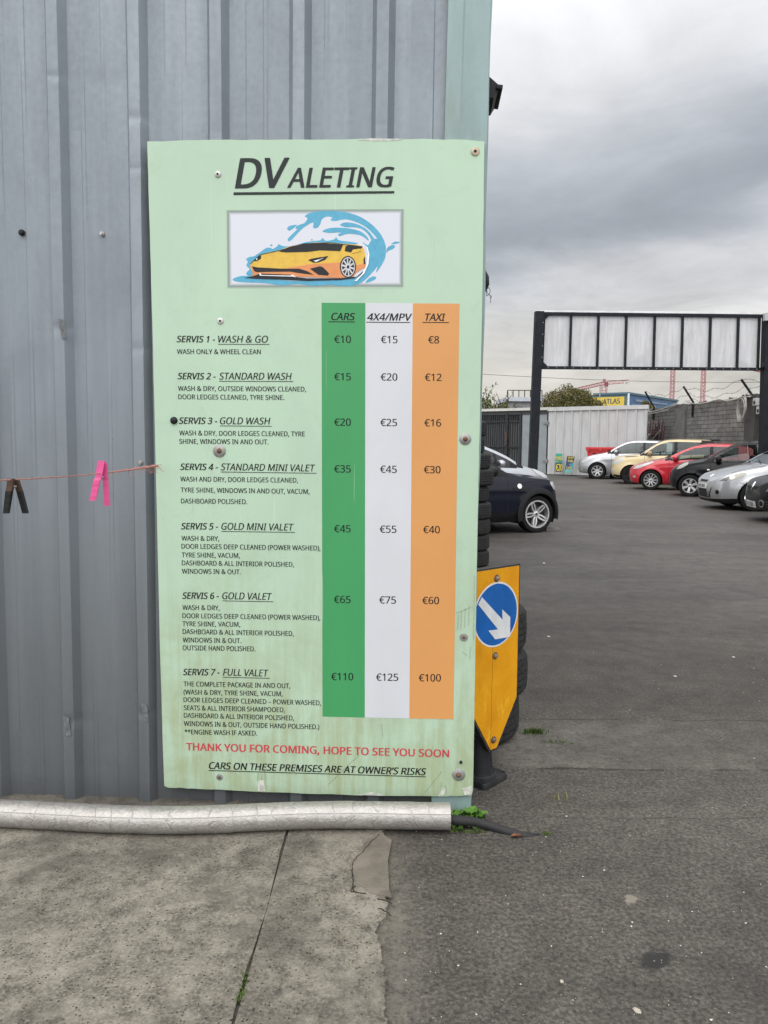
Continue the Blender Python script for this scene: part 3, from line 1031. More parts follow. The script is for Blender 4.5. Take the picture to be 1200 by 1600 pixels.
def ink(polys, mat, lay, name, mirror=None):
    if name == 'rim_print':
        mb = MB()
        for i, poly in enumerate(polys):
            mb.prism([K(*p) for p in poly], -0.0006 - 0.00035 * lay - 0.00002 * i, -0.0006)
        return mb.build(name, mat, picture, clean=True)
    for i, poly in enumerate(polys):
        mb = MB()
        mb.prism([K(*p) for p in poly], -0.0006 - 0.00035 * lay - 0.00002 * i, -0.0006)
        mb.build(name, mat, picture, clean=True)


def smooth_poly(pts, n=3):
    out = []
    m = len(pts)
    for i in range(m):
        p0, p1, p2, p3 = pts[i - 1], pts[i], pts[(i + 1) % m], pts[(i + 2) % m]
        for k in range(n):
            t_ = k / n
            out.append(tuple(0.5 * (2 * p1[j] + (p2[j] - p0[j]) * t_ + (2 * p0[j] - 5 * p1[j] + 4 * p2[j] - p3[j]) * t_ ** 2 + (3 * p1[j] - p0[j] - 3 * p2[j] + p3[j]) * t_ ** 3) for j in (0, 1)))
    return out


BLUE = flat('wave blue print', (0.075, 0.34, 0.50), 0.4)
wave = [
    [(545, 112), (575, 92), (640, 79), (720, 78), (800, 87), (880, 110), (950, 152), (1005, 205), (1040, 262), (1052, 320), (1020, 285), (985, 235), (930, 182), (870, 150), (800, 131), (735, 142), (705, 135), (718, 120), (680, 114), (652, 132), (640, 165), (620, 186), (597, 182), (600, 152), (570, 162), (520, 198), (470, 252), (445, 268), (438, 255), (460, 230), (500, 192), (545, 152), (562, 125)],
    [(435, 190), (450, 172), (495, 165), (480, 182), (450, 202)],
    [(487, 188), (500, 170), (548, 155), (538, 168), (505, 189)],
    [(765, 165), (800, 150), (860, 158), (920, 185), (965, 230), (1000, 290), (1015, 350), (1000, 405), (962, 440), (970, 350), (962, 262), (920, 204), (870, 182), (800, 180)],
    [(655, 207), (690, 188), (750, 183), (820, 188), (890, 205), (930, 235), (945, 265), (900, 234), (840, 222), (800, 224), (765, 236), (752, 226), (770, 213), (700, 216)],
    [(905, 272), (940, 292), (962, 260), (1005, 255), (1046, 300), (1052, 335), (1045, 378), (1020, 425), (990, 464), (1000, 425), (975, 455), (930, 502), (880, 537), (800, 549), (862, 520), (912, 470), (937, 410), (942, 350), (932, 305)],
    [(1055, 340), (1060, 310), (1090, 292), (1110, 298), (1098, 315), (1070, 326)],
    [(1085, 286), (1110, 270), (1137, 273), (1128, 281)],
    [(95, 505), (130, 489), (200, 485), (450, 515), (700, 512), (800, 503), (905, 488), (862, 520), (800, 547), (700, 540), (600, 547), (500, 535), (400, 544), (300, 530), (180, 526), (110, 518)],
    [(178, 470), (200, 442), (180, 420), (190, 395), (178, 380), (200, 366), (226, 362), (262, 340), (300, 312), (330, 308), (345, 316), (372, 300), (382, 285), (402, 296), (450, 299), (560, 272), (640, 262), (656, 247), (676, 265), (730, 256), (740, 241), (760, 262), (830, 272), (872, 285), (700, 320), (500, 350), (260, 430), (214, 490)],
    [(925, 528), (946, 500), (975, 487), (992, 495), (975, 512)],
    [(583, 258), (590, 254), (595, 259), (589, 264)], [(328, 292), (337, 287), (344, 293), (336, 299)]]
ink([smooth_poly(p) for p in wave], BLUE, 1, 'wave_print')
YEL = flat('car yellow print', (0.66, 0.42, 0.05), 0.4)
ORA = flat('car orange print', (0.64, 0.24, 0.08), 0.4)
DRK = flat('car dark print', (0.018, 0.02, 0.023), 0.4, spec=0.25)
WHT = flat('car highlight print', (0.8, 0.82, 0.86), 0.4)
ink([[(205, 410), (235, 378), (270, 350), (330, 335), (385, 325), (450, 300), (540, 282), (620, 276), (700, 276), (800, 285), (870, 290), (905, 300), (916, 320), (926, 370), (926, 430), (880, 455), (860, 470), (850, 490), (770, 498), (560, 492), (470, 488), (240, 490), (212, 480), (222, 468), (206, 437)]], YEL, 3, 'car_print')
ink([[(206, 425), (300, 438), (400, 442), (500, 425), (580, 412), (690, 405), (770, 402), (790, 440), (860, 420), (926, 405), (926, 430), (880, 455), (860, 470), (850, 490), (770, 498), (560, 492), (470, 488), (240, 490), (212, 480), (222, 468)]], ORA, 4, 'car_print')
ink([[(385, 333), (450, 303), (540, 285), (640, 279), (785, 289), (768, 330), (640, 325), (560, 335), (430, 338)],
     [(795, 330), (800, 300), (820, 291), (880, 298), (906, 306), (890, 318), (842, 324), (835, 338)],
     [(565, 385), (600, 375), (692, 361), (672, 385), (630, 400), (600, 402)], [(226, 392), (250, 365), (273, 358), (270, 378), (245, 392)],
     [(215, 425), (250, 432), (400, 440), (510, 440), (560, 455), (602, 478), (530, 470), (450, 458), (300, 460), (250, 462), (230, 455)],
     [(578, 440), (640, 425), (660, 432), (698, 470), (690, 483), (630, 478)],
     [(170, 497), (220, 487), (270, 470), (460, 478), (490, 492), (560, 500), (770, 500), (870, 490), (910, 455), (926, 452), (905, 477), (850, 500), (770, 510), (560, 516), (400, 508), (250, 503)],
     [(912, 380), (920, 365), (924, 410), (914, 412)],
     [(205, 410), (235, 378), (270, 350), (385, 325), (540, 282), (700, 276), (905, 300), (905, 303), (700, 279), (541, 285), (386, 328), (272, 353), (237, 381), (208, 411)]], DRK, 6, 'car_dark_print')
ink([[(840, 345), (845, 322), (890, 315), (896, 331), (862, 340)]], YEL, 8, 'mirror_print')


def ell(cx_, cy_, rx, ry, n=28, a0=0, a1=2 * pi):
    return [(cx_ + rx * cos(a0 + (a1 - a0) * k / n), cy_ + ry * sin(a0 + (a1 - a0) * k / n)) for k in range(n)]


ink([ell(815, 428, 50, 67)], DRK, 8, 'wheel_print')
sp = []
for k in range(10):
    a = 2 * pi * k / 10 + 0.2
    sp.append([(816 + 9 * cos(a - 0.5), 430 + 13 * sin(a - 0.5)), (816 + 40 * cos(a - 0.09), 430 + 57 * sin(a - 0.09)), (816 + 40 * cos(a + 0.09), 430 + 57 * sin(a + 0.09)), (816 + 9 * cos(a + 0.5), 430 + 13 * sin(a + 0.5))])
for k in range(24):
    a, b_ = 2 * pi * k / 24, 2 * pi * (k + 1) / 24
    sp.append([(816 + q * rr_ * cos(w_), 430 + q2 * sin(w_)) for q, rr_, q2, w_ in ((1, 43, 61, a), (1, 43, 61, b_), (1, 38, 55, b_), (1, 38, 55, a))])
ink(sp, flat('rim print', (0.55, 0.56, 0.58), 0.4), 10, 'rim_print')
ink([[(600, 392), (640, 382), (668, 370), (640, 386), (618, 398)], [(240, 380), (252, 374), (246, 388)], [(265, 484), (262, 468), (270, 470), (275, 480), (455, 484), (470, 478), (492, 494), (470, 490)],
     [(928, 300), (941, 350), (934, 412), (905, 470), (856, 520), (870, 518), (918, 468), (944, 410), (949, 350), (938, 308)]], WHT, 10, 'highlight_print')

for px_, py_, rr, kd, ru in ((340.5, 272.5, 0.0125, 'pan', False), (344.5, 501.5, 0.0125, 'pan', False), (742.5, 237, 0.016, 'pan', True), (343, 704.5, 0.0245, 'washer', False), (272, 657, 0.014, 'plug', False), (727, 686, 0.022, 'washer', False), (724.5, 995.5, 0.0155, 'washer', False), (716.5, 1210.5, 0.0245, 'washer', False), (720, 1190.5, 0.006, 'plug', False), (343, 1214, 0.0125, 'washer', False)):
    x, z = S(px_, py_)
    screw(sign, x, z, rr, -0.0006, 'screw', kd, ru)
# torn laminate and bare patches at the bottom and top edge
MAT_BARE = paint('bare board', (0.55, 0.55, 0.50), 0.7, 0.3, 60)
for poly in (((404, 1220), (412, 1219), (415, 1236), (402, 1236)), ((690, 1231), (697, 1233), (693, 1243), (685, 1244)), ((722, 1232), (737, 1228), (737.5, 1241), (726, 1242)), ((560, 219), (575, 216.2), (630, 217.2), (622, 219.5), (590, 220.5)), ((560, 1242), (580, 1238), (592, 1240), (600, 1243.5))):
    mb = MB()
    mb.prism([S(*p) for p in poly], -0.0009, 0.0002)
    mb.build('torn_laminate', MAT_BARE, sign, clean=True)
MAT_SCR = paint('scratch grey', (0.27, 0.32, 0.25), 0.8, 0.4, 60)
for a, b_ in (((404, 1206), (402, 1219)), ((408, 1208), (409, 1220)), ((413, 1207), (415, 1219)), ((690, 1222), (688, 1243)), ((696, 1226), (698, 1241)), ((664, 1238), (690, 1205)), ((512, 1226), (560, 1180)), ((596, 1130), (598, 1152)), ((716, 960), (715, 985)), ((721, 955), (720, 984)), ((727, 950), (726, 980)), ((733, 945), (732, 978)), ((712, 958), (738, 948)), ((722, 1018), (730, 1024)), ((735, 1010), (734, 1030)), ((741, 900), (740, 1000))):
    p, q = S(*a), S(*b_)
    mb = MB()
    mb.bar((p[0], -0.0008, p[1]), (q[0], -0.0008, q[1]), 0.0012, 0.0008)
    mb.build('scratch', MAT_SCR, sign)

# ------------------------------------------------------------------ floodlight and cable knob behind the corner
fl = thing('floodlight', 'black floodlight fixed to the side of the shed near the top corner', 'floodlight', SO, -PSI)
x, z = wl(771, 160, 0.3)
mb = MB()
MAT_LAMP = paint('black lamp housing', (0.014, 0.015, 0.016), 0.5, 0.2, 12, spec=0.25)
T = Matrix.Translation((0.623, 0.22, z)) @ Matrix.Rotation(R(8), 4, 'Y') @ Matrix.Diagonal((0.72, 0.8, 0.72, 1))
mb.add([(-0.045, -0.10, 0.065), (0.065, -0.10, -0.005), (0.065, 0.10, -0.005), (-0.045, 0.10, 0.065), (-0.045, -0.10, -0.075), (0.040, -0.10, -0.065), (0.040, 0.10, -0.065), (-0.045, 0.10, -0.075)], [(0, 1, 2, 3), (7, 6, 5, 4), (0, 4, 5, 1), (1, 5, 6, 2), (2, 6, 7, 3), (3, 7, 4, 0)], 0, T)
mb.box((0.060, 0, -0.012), (0.035, 0.225, 0.022), 0, T, bev=0.004)
mb.build('lamp_housing', MAT_LAMP, fl, auto=30)
mb = MB()
mb.box((0.600, 0.20, z - 0.01), (0.035, 0.16, 0.05), bev=0.005)
mb.build('mounting_bracket', MAT_LAMP, fl)
x2, z2 = wl(760, 443, 0.14)
kb = thing('cable_gland', 'small black lump with wire whiskers on the shed corner edge beside the price sign', 'cable fitting', SO, -PSI)
mb = MB()
mb.lathe([(0, 0.05), (0.010, 0.044), (0.024, 0.018), (0.026, -0.012), (0.012, -0.040), (0, -0.046)], 12, 0, Matrix.Translation((0.612, 0.10, z2)))
mb.build('gland_body', MAT_LAMP, kb, smooth=True)
mb = MB()
for k in range(5):
    pts_ = [Vector((0.626, 0.09, z2 - 0.03))]
    for q in range(5):
        pts_.append(pts_[-1] + Vector((rnd.uniform(-0.006, 0.011), rnd.uniform(-.008, .008), rnd.uniform(-0.018, 0.006))))
    mb.tube(pts_, 0.0011, 4)
mb.build('loose_wires', MAT_LAMP, kb)

# ------------------------------------------------------------------ clothes line and pegs
A = at(246, 727.5, 2.895)
B = at(4, 743.5, 1.55)
B2 = B + (B - A) * 0.35
mb = MB()
strands = 3
L_ = (B2 - A).length
d_ = (B2 - A).normalized()
sx = d_.cross(Vector((0, 0, 1))).normalized()
sy = sx.cross(d_)


def lp(f):
    p = A + (B2 - A) * f
    p.z -= 0.020 * math.sin(pi * f) ** 1.0 * 0.6
    return p


for s_ in range(strands):
    pts_ = []
    for k in range(150):
        f_ = k / 149
        a = 2 * pi * (f_ * 55 + s_ / strands)
        ff = max(0.0, 1 - f_ / 0.45)
        rr = 0.0010 + 0.0016 * ff + (0.0016 * rnd.random() * ff)
        pts_.append(lp(f_) + sx * (rr * cos(a)) + sy * (rr * sin(a)))
    mb.tube(pts_, [0.0009 + 0.0016 * max(0.0, 1 - k / 149 / 0.45) for k in range(150)], 6)
for k in range(22):                                   # frayed end by the sign
    f_ = rnd.uniform(0.0, 0.16) if k < 17 else rnd.uniform(0.16, 0.4)
    p = lp(f_)
    pts_ = [p, p + Vector((rnd.uniform(-.02, .02), rnd.uniform(-.01, .03), rnd.uniform(-0.022, 0.006)))]
    pts_.append(pts_[-1] + Vector((rnd.uniform(-.02, .02), rnd.uniform(-.01, .02), rnd.uniform(-0.02, 0.004))))
    mb.tube(pts_, 0.0007, 4)
setp(mb.build('clothes_line', paint('pink twine', (0.46, 0.20, 0.17), 0.85, 0.35, 160, 0.3, 400)), 'thin faded pink twine stretched along the grey wall from the price sign', 'string')


def peg(name, label, mat_a, mat_b, f_, u, yaw, front, back, wf, wbk, brown):
    """u: metres per drawing unit; front / back: centre-lines of the two levers (x, z) about the line"""
    t_ = thing(name, label, 'clothes peg', lp(f_), yaw)
    for path, wd, dep in ((front, wf, -0.0055), (back, wbk, 0.0055)):
        mb = MB()
        n_ = len(path)
        th = 0.0042
        for i in range(n_ - 1):
            (xa, za), (xb, zb) = path[i], path[i + 1]
            ha, hb = wd[i] / 2, wd[i + 1] / 2
            splay0, splay1 = dep * (1 + 1.6 * i / n_), dep * (1 + 1.6 * (i + 1) / n_)
            vs = []
            for xx, zz, hh, dd in ((xa, za, ha, splay0), (xb, zb, hb, splay1)):
                vs += [(u * (xx - hh), dd - th, u * zz), (u * (xx + hh), dd - th, u * zz), (u * (xx + hh), dd + th, u * zz), (u * (xx - hh), dd + th, u * zz)]
            mb.add(vs, [(0, 1, 2, 3), (7, 6, 5, 4), (0, 4, 5, 1), (1, 5, 6, 2), (2, 6, 7, 3), (3, 7, 4, 0)], 1 if (mat_b and i < brown) else 0)
            for q in range(3):
                f2 = 0.2 + 0.3 * q
                if i == n_ - 2:
                    mb.box((u * (xa + (xb - xa) * f2), splay0 + (splay1 - splay0) * f2 - th - 0.0004, u * (za + (zb - za) * f2)), (u * (ha + hb) * 0.85, 0.0012, u * 6), 0)
        mb.build('jaw', [mat_a, mat_b or mat_a], t_)
    mb = MB()
    xs_, zs2 = front[1]
    Q = Matrix.Translation((u * (xs_ + wf[1] * 0.4), 0, u * zs2)) @ Matrix.Rotation(R(90), 4, 'X')
    for k in range(4):
        mb.lathe([(u * 8, -0.0009), (u * 10, 0), (u * 8, 0.0009)], 14, 0, Q @ Matrix.Translation((0, 0, -0.006 + 0.004 * k)))
    mb.build('spring', MAT_STEEL, t_)
    return t_


def f_at(px):
    best = min(range(400), key=lambda k: abs(((lp(k / 399) - CAM).dot(_r) / (lp(k / 399) - CAM).dot(_f)) * F + 600 - px))
    return best / 399


PINK = paint('pink plastic', (0.66, 0.08, 0.26), 0.42, 0.12, 30, 0.05, 200)
f1, f2 = f_at(158), f_at(20.5)
d1 = (lp(f1) - CAM).dot(_f)
d2 = (lp(f2) - CAM).dot(_f)
peg('clothes_peg', 'bright pink clothes peg clipped on the pink twine nearer the sign', PINK, paint('pink plastic light', (0.70, 0.11, 0.30), 0.4), f1, d1 / F / 4.615, R(6),
    [(10, 90), (-12, -30), (-22, -50), (-55, -195)], [(28, 72), (24, -25), (26, -50), (30, -238)], [48, 46, 46, 42], [30, 36, 36, 40], 0)
peg('clothes_peg', 'black clothes peg with a brown nose hanging on the pink twine at far left', MAT_BLACK, paint('brown plastic', (0.06, 0.036, 0.026), 0.6, spec=0.25), f2, d2 / F / 4.615, R(-4),
    [(0, 8), (-4, -50), (-9, -80), (-33, -240)], [(18, -4), (24, -50), (30, -85), (64, -246)], [46, 44, 44, 36], [30, 36, 38, 36], 2)

# ------------------------------------------------------------------ foil-lagged pipe on the ground
def foil_mat():
    m, t, b = newmat('foil lagging')
    P = t.coord()
    x, y, z = t.sep(P)
    # reinforcing squares
    gx = t.math('ABSOLUTE', t.math('SUBTRACT', t.math('FRACT', t.math('ADD', t.math('MULTIPLY', x, 13.5), t.math('MULTIPLY', t.noise(P, 9, 2), 1.7))), 0.5))
    ln = t.math('MULTIPLY', t.remap(gx, 0.04, 0.012), t.remap(t.noise(P, 14, 3), 0.35, 0.55))
    gz = t.math('ABSOLUTE', t.math('SUBTRACT', z, t.math('ADD', 0.082, t.math('MULTIPLY', t.noise(P, 2.0), 0.004))))
    ln = t.math('MAXIMUM', ln, t.remap(gz, 0.0022, 0.0008))
    cr = t.noise(t.scale(P, (1, 1, 1.6)), 34, 5, 0.68, 2.2)
    big = t.noise(P, 5, 4, 0.6, 0.5)
    c = t.mix(t.remap(cr, 0.35, 0.7), (0.34, 0.322, 0.30), (0.47, 0.45, 0.425))
    c = t.mix(t.math('MULTIPLY', t.remap(big, 0.5, 0.75), 0.45), c, (0.34, 0.29, 0.25))
    c = t.mix(t.math('MULTIPLY', ln, 0.38), c, (0.25, 0.24, 0.23))
    setb(t, b, col=c, metal=0.55, rough=t.remap(cr, 0.3, 0.7, 0.30, 0.5))
    h = t.math('SUBTRACT', t.math('MULTIPLY', cr, 1.2), ln)
    setb(t, b, normal=t.bump(h, 0.45, 0.005))
    return m


pipe = thing('insulated_pipe', 'silver foil-lagged pipe lying along the foot of the grey wall', 'pipe', (0, 0, 0))
RP = 0.0490
ctrl = []
for px_, ytop, ybot in ((-420, 1243, 1283), (-240, 1246, 1286), (-100, 1250, 1288), (0, 1255.5, 1293.5), (90, 1259.5, 1298.5), (180, 1264, 1303), (260, 1266, 1304.5), (340, 1264, 1303.5), (400, 1260.5, 1301), (470, 1258, 1298.5), (540, 1257, 1297), (620, 1258.5, 1297.5), (703, 1260.5, 1298)):
    ym = (ytop + ybot) / 2
    g = gnd(px_, ym, RP)
    ctrl.append(Vector((g.x, g.y, RP + 0.006)))
yf = pchip([(p.x, p.y) for p in ctrl])
x0, x1 = ctrl[0].x, ctrl[-1].x
NP = 170
mb = MB()
segs = 36
for i in range(NP + 1):
    x = x0 + (x1 - x0) * i / NP
    y = yf(x)
    dyx = (yf(x + .01) - yf(x - .01)) / .02
    for k in range(segs):
        a = 2 * pi * k / segs
        wr = 1 + 0.012 * sin(x * 41 + k * 0.7) * sin(x * 13) + rnd.uniform(-0.006, 0.006) + (0.02 if i % 17 == 0 else 0)
        rr = RP * wr
        o_ = Vector((0, cos(a) * rr, sin(a) * rr))
        p = Vector((x, y, RP + 0.010)) + Vector((-dyx * o_.y * 0.9, o_.y, o_.z * 0.985))
        mb.v.append(p)
for i in range(NP):
    for k in range(segs):
        k2 = (k + 1) % segs
        mb.f.append([i * segs + k, i * segs + k2, (i + 1) * segs + k2, (i + 1) * segs + k])
        mb.m.append(0)
mb.build('foil_lagging', foil_mat(), pipe, smooth=True)
mb = MB()
ye = yf(x1)
T = Matrix.Translation((x1 - 0.006, ye, RP + 0.010)) @ Matrix.Rotation(R(90), 4, 'Y')
mb.lathe([(RP * 0.985, 0.006), (RP * 0.90, 0.007), (RP * 0.55, -0.004), (0.0, -0.006)], 36, 0, T)
mb.build('foam_core', paint('dark foam', (0.03, 0.03, 0.03), 0.9), pipe)
mb = MB()
e1, e2, e3 = gnd(760, 1291, 0.012), gnd(815, 1304, 0.004), gnd(850, 1308, -0.012)
cen_ = Vector((x1 - 0.05, ye, RP))
mb.tube([cen_, Vector((x1 + 0.03, ye - 0.004, RP - 0.004)), Vector(((x1 + e1.x) / 2 + 0.02, (ye + e1.y) / 2, 0.034)), Vector((e1.x, e1.y, 0.018)), Vector((e2.x, e2.y, -0.002)), Vector((e3.x, e3.y, -0.018))], [0.0175, 0.0175, 0.017, 0.0165, 0.016, 0.0155], 16)
mb.build('inner_pipe', paint('dull black pipe', (0.022, 0.022, 0.023), 0.6, 0.25, 14, 0.1, 90, spec=0.3, dirt=(0.055, 0.05, 0.043)), pipe, smooth=True)

# ------------------------------------------------------------------ keep-left traffic sign on a rubber foot
tc = at(768, 1150, 3.16)
TY = R(40)
ts = thing('traffic_sign', 'yellow pointed road sign with white arrow on a blue disc, standing beside the price board', 'road sign', (tc.x, tc.y, 0), TY)


def amber_mat():
    m, t, b = newmat('amber reflective sheet')
    P = t.coord()
    x, y, z = t.sep(P)
    a = t.noise(P, 5, 6, 0.65, 0.5)
    c = t.mix(t.remap(a, 0.3, 0.7), (0.60, 0.25, 0.003), (0.70, 0.32, 0.006))
    s1 = t.remap(t.noise(t.scale(P, (60, 1, 3)), 1.0, 4, 0.7, 0.4), 0.62, 0.7)
    c = t.mix(t.math('MULTIPLY', s1, 0.4), c, (0.28, 0.12, 0.01))
    low = t.remap(z, 0.55, 0.25)
    rub = t.remap(t.noise(t.scale(P, (22, 1, 7)), 1.2, 5, 0.75, 1.0), 0.52, 0.68)
    c = t.mix(t.math('MULTIPLY', t.math('MULTIPLY', low, rub), 0.8), c, (0.80, 0.46, 0.03))
    ck = t.remap(t.math('ABSOLUTE', t.math('SUBTRACT', x, t.math('ADD', -0.028, t.math('MULTIPLY', t.noise(t.scale(P, (1, 1, 6)), 1.2), 0.02)))), 0.0018, 0.0007)
    ck = t.math('MULTIPLY', ck, t.remap(z, 0.66, 0.6))
    c = t.mix(t.math('MULTIPLY', ck, 0.7), c, (0.09, 0.04, 0.01))
    sp_ = t.remap(t.noise(P, 60, 4, 0.8), 0.70, 0.75)
    c = t.mix(t.math('MULTIPLY', sp_, 0.6), c, (0.12, 0.06, 0.015))
    setb(t, b, col=c, rough=0.45, spec=0.3)
    setb(t, b, normal=t.bump(a, 0.12, 0.02))
    return m


HW = 0.146
zt, zs_, ztip = 0.930, 0.350, 0.152
mb = MB()
mb.prism([(-HW - .004, zt + .004), (-HW - .004, zs_ - .002), (-0.024, ztip - 0.006), (0.024, ztip - 0.006), (HW + .004, zs_ - .002), (HW + .004, zt + .004)], -0.010, 0.016)
mb.build('backing_board', paint('black board', (0.022, 0.022, 0.022), 0.6, 0.3, 30, dirt=(0.1, 0.09, 0.08)), ts, clean=True)
mb = MB()
mb.prism([(-HW + .003, zt - .003), (-HW + .003, zs_ + .002), (-0.019, ztip + 0.004), (0.019, ztip + 0.004), (HW - .004, zs_ + .002), (HW - .004, zt - .003)], -0.0125, -0.0098)
mb.build('amber_face', amber_mat(), ts, clean=True)
ZD, RD = 0.735, 0.1375
for nm, r_, lay, mt in (('white_ring', RD, 1, paint('white sheet', (0.66, 0.67, 0.66), 0.4, 0.1, 12)), ('blue_disc', RD - 0.0075, 2, paint('blue reflective sheet', (0.006, 0.10, 0.36), 0.45, 0.2, 7, spec=0.3, dirt=(0.02, 0.07, 0.2), dirtamt=0.4))):
    mb = MB()
    mb.prism([(r_ * cos(2 * pi * k / 64), ZD + r_ * sin(2 * pi * k / 64)) for k in range(64)], -0.0125 - 0.0007 * lay, -0.0124)
    mb.build(nm, mt, ts, clean=True)
mb = MB()
Rz = Matrix.Rotation(TY, 3, 'Z')
nn = Rz @ Vector((0, -1, 0))
ex = Rz @ Vector((1, 0, 0))
arr = []
for X_, Y_ in ((219, 291), (240, 252), (352, 374), (350, 318), (393, 358), (393, 466), (312, 480), (275, 433), (327, 426)):
    q = onplane(680 + X_ / 3.48, 860 + Y_ / 3.48, Vector((tc.x, tc.y, 0)), nn)
    arr.append(((q - Vector((tc.x, tc.y, 0))).dot(ex), q.z))
mb.prism(arr, -0.0152, -0.0138)
mb.build('arrow', paint('white arrow sheet', (0.62, 0.63, 0.63), 0.4, 0.12, 14), ts, clean=True)
for zb in (0.888, 0.560, 0.196):
    mb = MB()
    T = Matrix.Translation((-0.002, -0.0125, zb)) @ Matrix.Rotation(R(90), 4, 'X')
    mb.lathe([(0.016, 0), (0.0155, 0.002), (0.010, 0.003)], 16, 0, T)
    mb.lathe([(0, 0.013), (0.0075, 0.0115), (0.0095, 0.003)], 10, 1, T)
    mb.build('bolt', [MAT_RUST, MAT_STEEL], ts, auto=40)
mb = MB()
pl = []
hs, rc = 0.090, 0.024
for cx_, cz_, a0 in ((hs - rc, hs - rc, 0), (-hs + rc, hs - rc, 90), (-hs + rc, -hs + rc, 180), (hs - rc, -hs + rc, 270)):
    for k in range(6):
        a = R(a0 + 18 * k)
        pl.append((cx_ + rc * cos(a), cz_ + rc * sin(a)))
n = len(pl)
for zz, sc_ in ((0.0, 1.0), (0.020, 0.99), (0.026, 0.955), (0.030, 0.6)):
    for p in pl:
        mb.v.append(Vector((p[0] * sc_, p[1] * sc_, zz)))
for j in range(3):
    for i in range(n):
        k = (i + 1) % n
        mb.f.append([j * n + i, j * n + k, (j + 1) * n + k, (j + 1) * n + i])
        mb.m.append(0)
mb.lathe([(0.070, 0.0285), (0.067, 0.034), (0.062, 0.036), (0.058, 0.033)], 28)
mb.lathe([(0.060, 0.030), (0.055, 0.05), (0.043, 0.185), (0.032, 0.190), (0, 0.190)], 28)
for sx_ in (-1, 1):
    for sy_ in (-1, 1):
        mb.lathe([(0.011, 0.0275), (0.010, 0.0292), (0, 0.0278)], 12, 1, Matrix.Translation((sx_ * 0.068, sy_ * 0.068, 0)))
MAT_FOOT = paint('dusty black rubber', (0.017, 0.018, 0.02), 0.55, 0.25, 12, 0.12, 120, spec=0.3, dirt=(0.06, 0.057, 0.05), dirtamt=0.35)
mb.build('rubber_foot', [MAT_FOOT, MAT_BLACK], ts, auto=35).matrix_local = Matrix.Translation((0.0, 0.062, 0)) @ Matrix.Rotation(R(8), 4, 'Z')
mb = MB()
mb.tube([(0, 0.062, 0.16), (0, 0.062, 0.86)], 0.022, 14)
mb.box((0, 0.028, 0.62), (0.12, 0.024, 0.03))
mb.box((0, 0.028, 0.25), (0.12, 0.024, 0.03))
mb.build('support_post', paint('grey post', (0.1, 0.1, 0.1), 0.5), ts, auto=40)

# ------------------------------------------------------------------ stacked tyres
def tyre_mesh(Rt, W, rim, seed):
    """worn road tyre lying flat (axis vertical), centred"""
    mb = MB()
    seg = 132
    h = W / 2
    prof = [(rim, -h * 0.72), (rim + 0.006, -h * 0.86), (rim * 0.5 + Rt * 0.5, -h * 1.0), (Rt - 0.026, -h * 0.95), (Rt - 0.010, -h * 0.83), (Rt - 0.004, -h * 0.74)]
    # tread with circumferential grooves
    nb = 5
    tw = h * 1.44
    for k in range(nb):
        a = -tw / 2 + tw * k / nb
        b_ = -tw / 2 + tw * (k + 1) / nb
        g = tw / nb * 0.13
        cr = 0.004 * (1 - (abs((a + b_) / 2) / (tw / 2)) ** 2)
        prof += [(Rt + cr - 0.009, a + g * 0.6), (Rt + cr - 0.001, a + g), (Rt + cr - 0.001, b_ - g), (Rt + cr - 0.009, b_ - g * 0.6)]
    prof += [(p[0], -p[1]) for p in prof[5::-1]]
    prof.append((rim, -h * 0.72))
    n = len(prof)
    for s_ in range(seg):
        a = 2 * pi * s_ / seg
        notch = (s_ % 3 == 0)
        for i, (r_, z_) in enumerate(prof):
            rr = r_
            if notch and (4 <= i <= 9 or n - 11 <= i <= n - 6):
                rr -= 0.0065
            if 10 <= i <= n - 12 and (s_ + (i // 4)) % 4 == 0:
                rr -= 0.003
            mb.v.append(Vector((rr * cos(a), rr * sin(a), z_)))
    for s_ in range(seg):
        s2 = (s_ + 1) % seg
        for i in range(n - 1):
            mb.f.append([s_ * n + i, s2 * n + i, s2 * n + i + 1, s_ * n + i + 1])
            mb.m.append(0)
    o = mb.build('tyre', MAT_RUBBER, None, auto=38)
    me = o.data
    bpy.data.objects.remove(o)
    return me


TM = [tyre_mesh(0.315, 0.215, 0.20, 1), tyre_mesh(0.30, 0.195, 0.19, 2), tyre_mesh(0.29, 0.185, 0.185, 3)]


def tyre(me, x, y, z, label, group, rz):
    o = bpy.data.objects.new('tyre', me)
    C.objects.link(o)
    o.location = (x, y, z)
    o.rotation_euler = (rnd.uniform(-0.02, 0.02), rnd.uniform(-0.02, 0.02), rz)
    return setp(o, label, 'tyre', group)


# near stack: right edges measured at 815, 825, 822 px
nd = 3.78
names = ['black tyre on the ground, lowest of the near stack behind the yellow road sign', 'black tyre second from the ground in the near stack behind the yellow sign', 'black tyre third up in the near stack behind the yellow sign', 'topmost tyre of the near stack behind the blue arrow disc']
zc = 0.108
for k, (pxr, me, ww, rt) in enumerate(((819, TM[0], 0.215, 0.315), (831, TM[0], 0.215, 0.315), (828, TM[0], 0.215, 0.315))):
    py = (1165, 1080, 1000)[k]
    xr = (pxr - 600) / F * (nd - 0.04)
    tyre(me, xr - rt, nd, zc, names[k], 'stacked tyres', k * 0.7)
    zc += ww + 0.002
fd = 9.05
lab = 'black tyre %s in the far tall stack beside the dark blue car'
words = ['at ground level', 'second from the ground', 'third from the ground', 'fourth from the ground', 'fifth from the ground', 'sixth up, jutting out', 'seventh from the ground', 'eighth from the ground', 'at the very top']
zc = 0.0
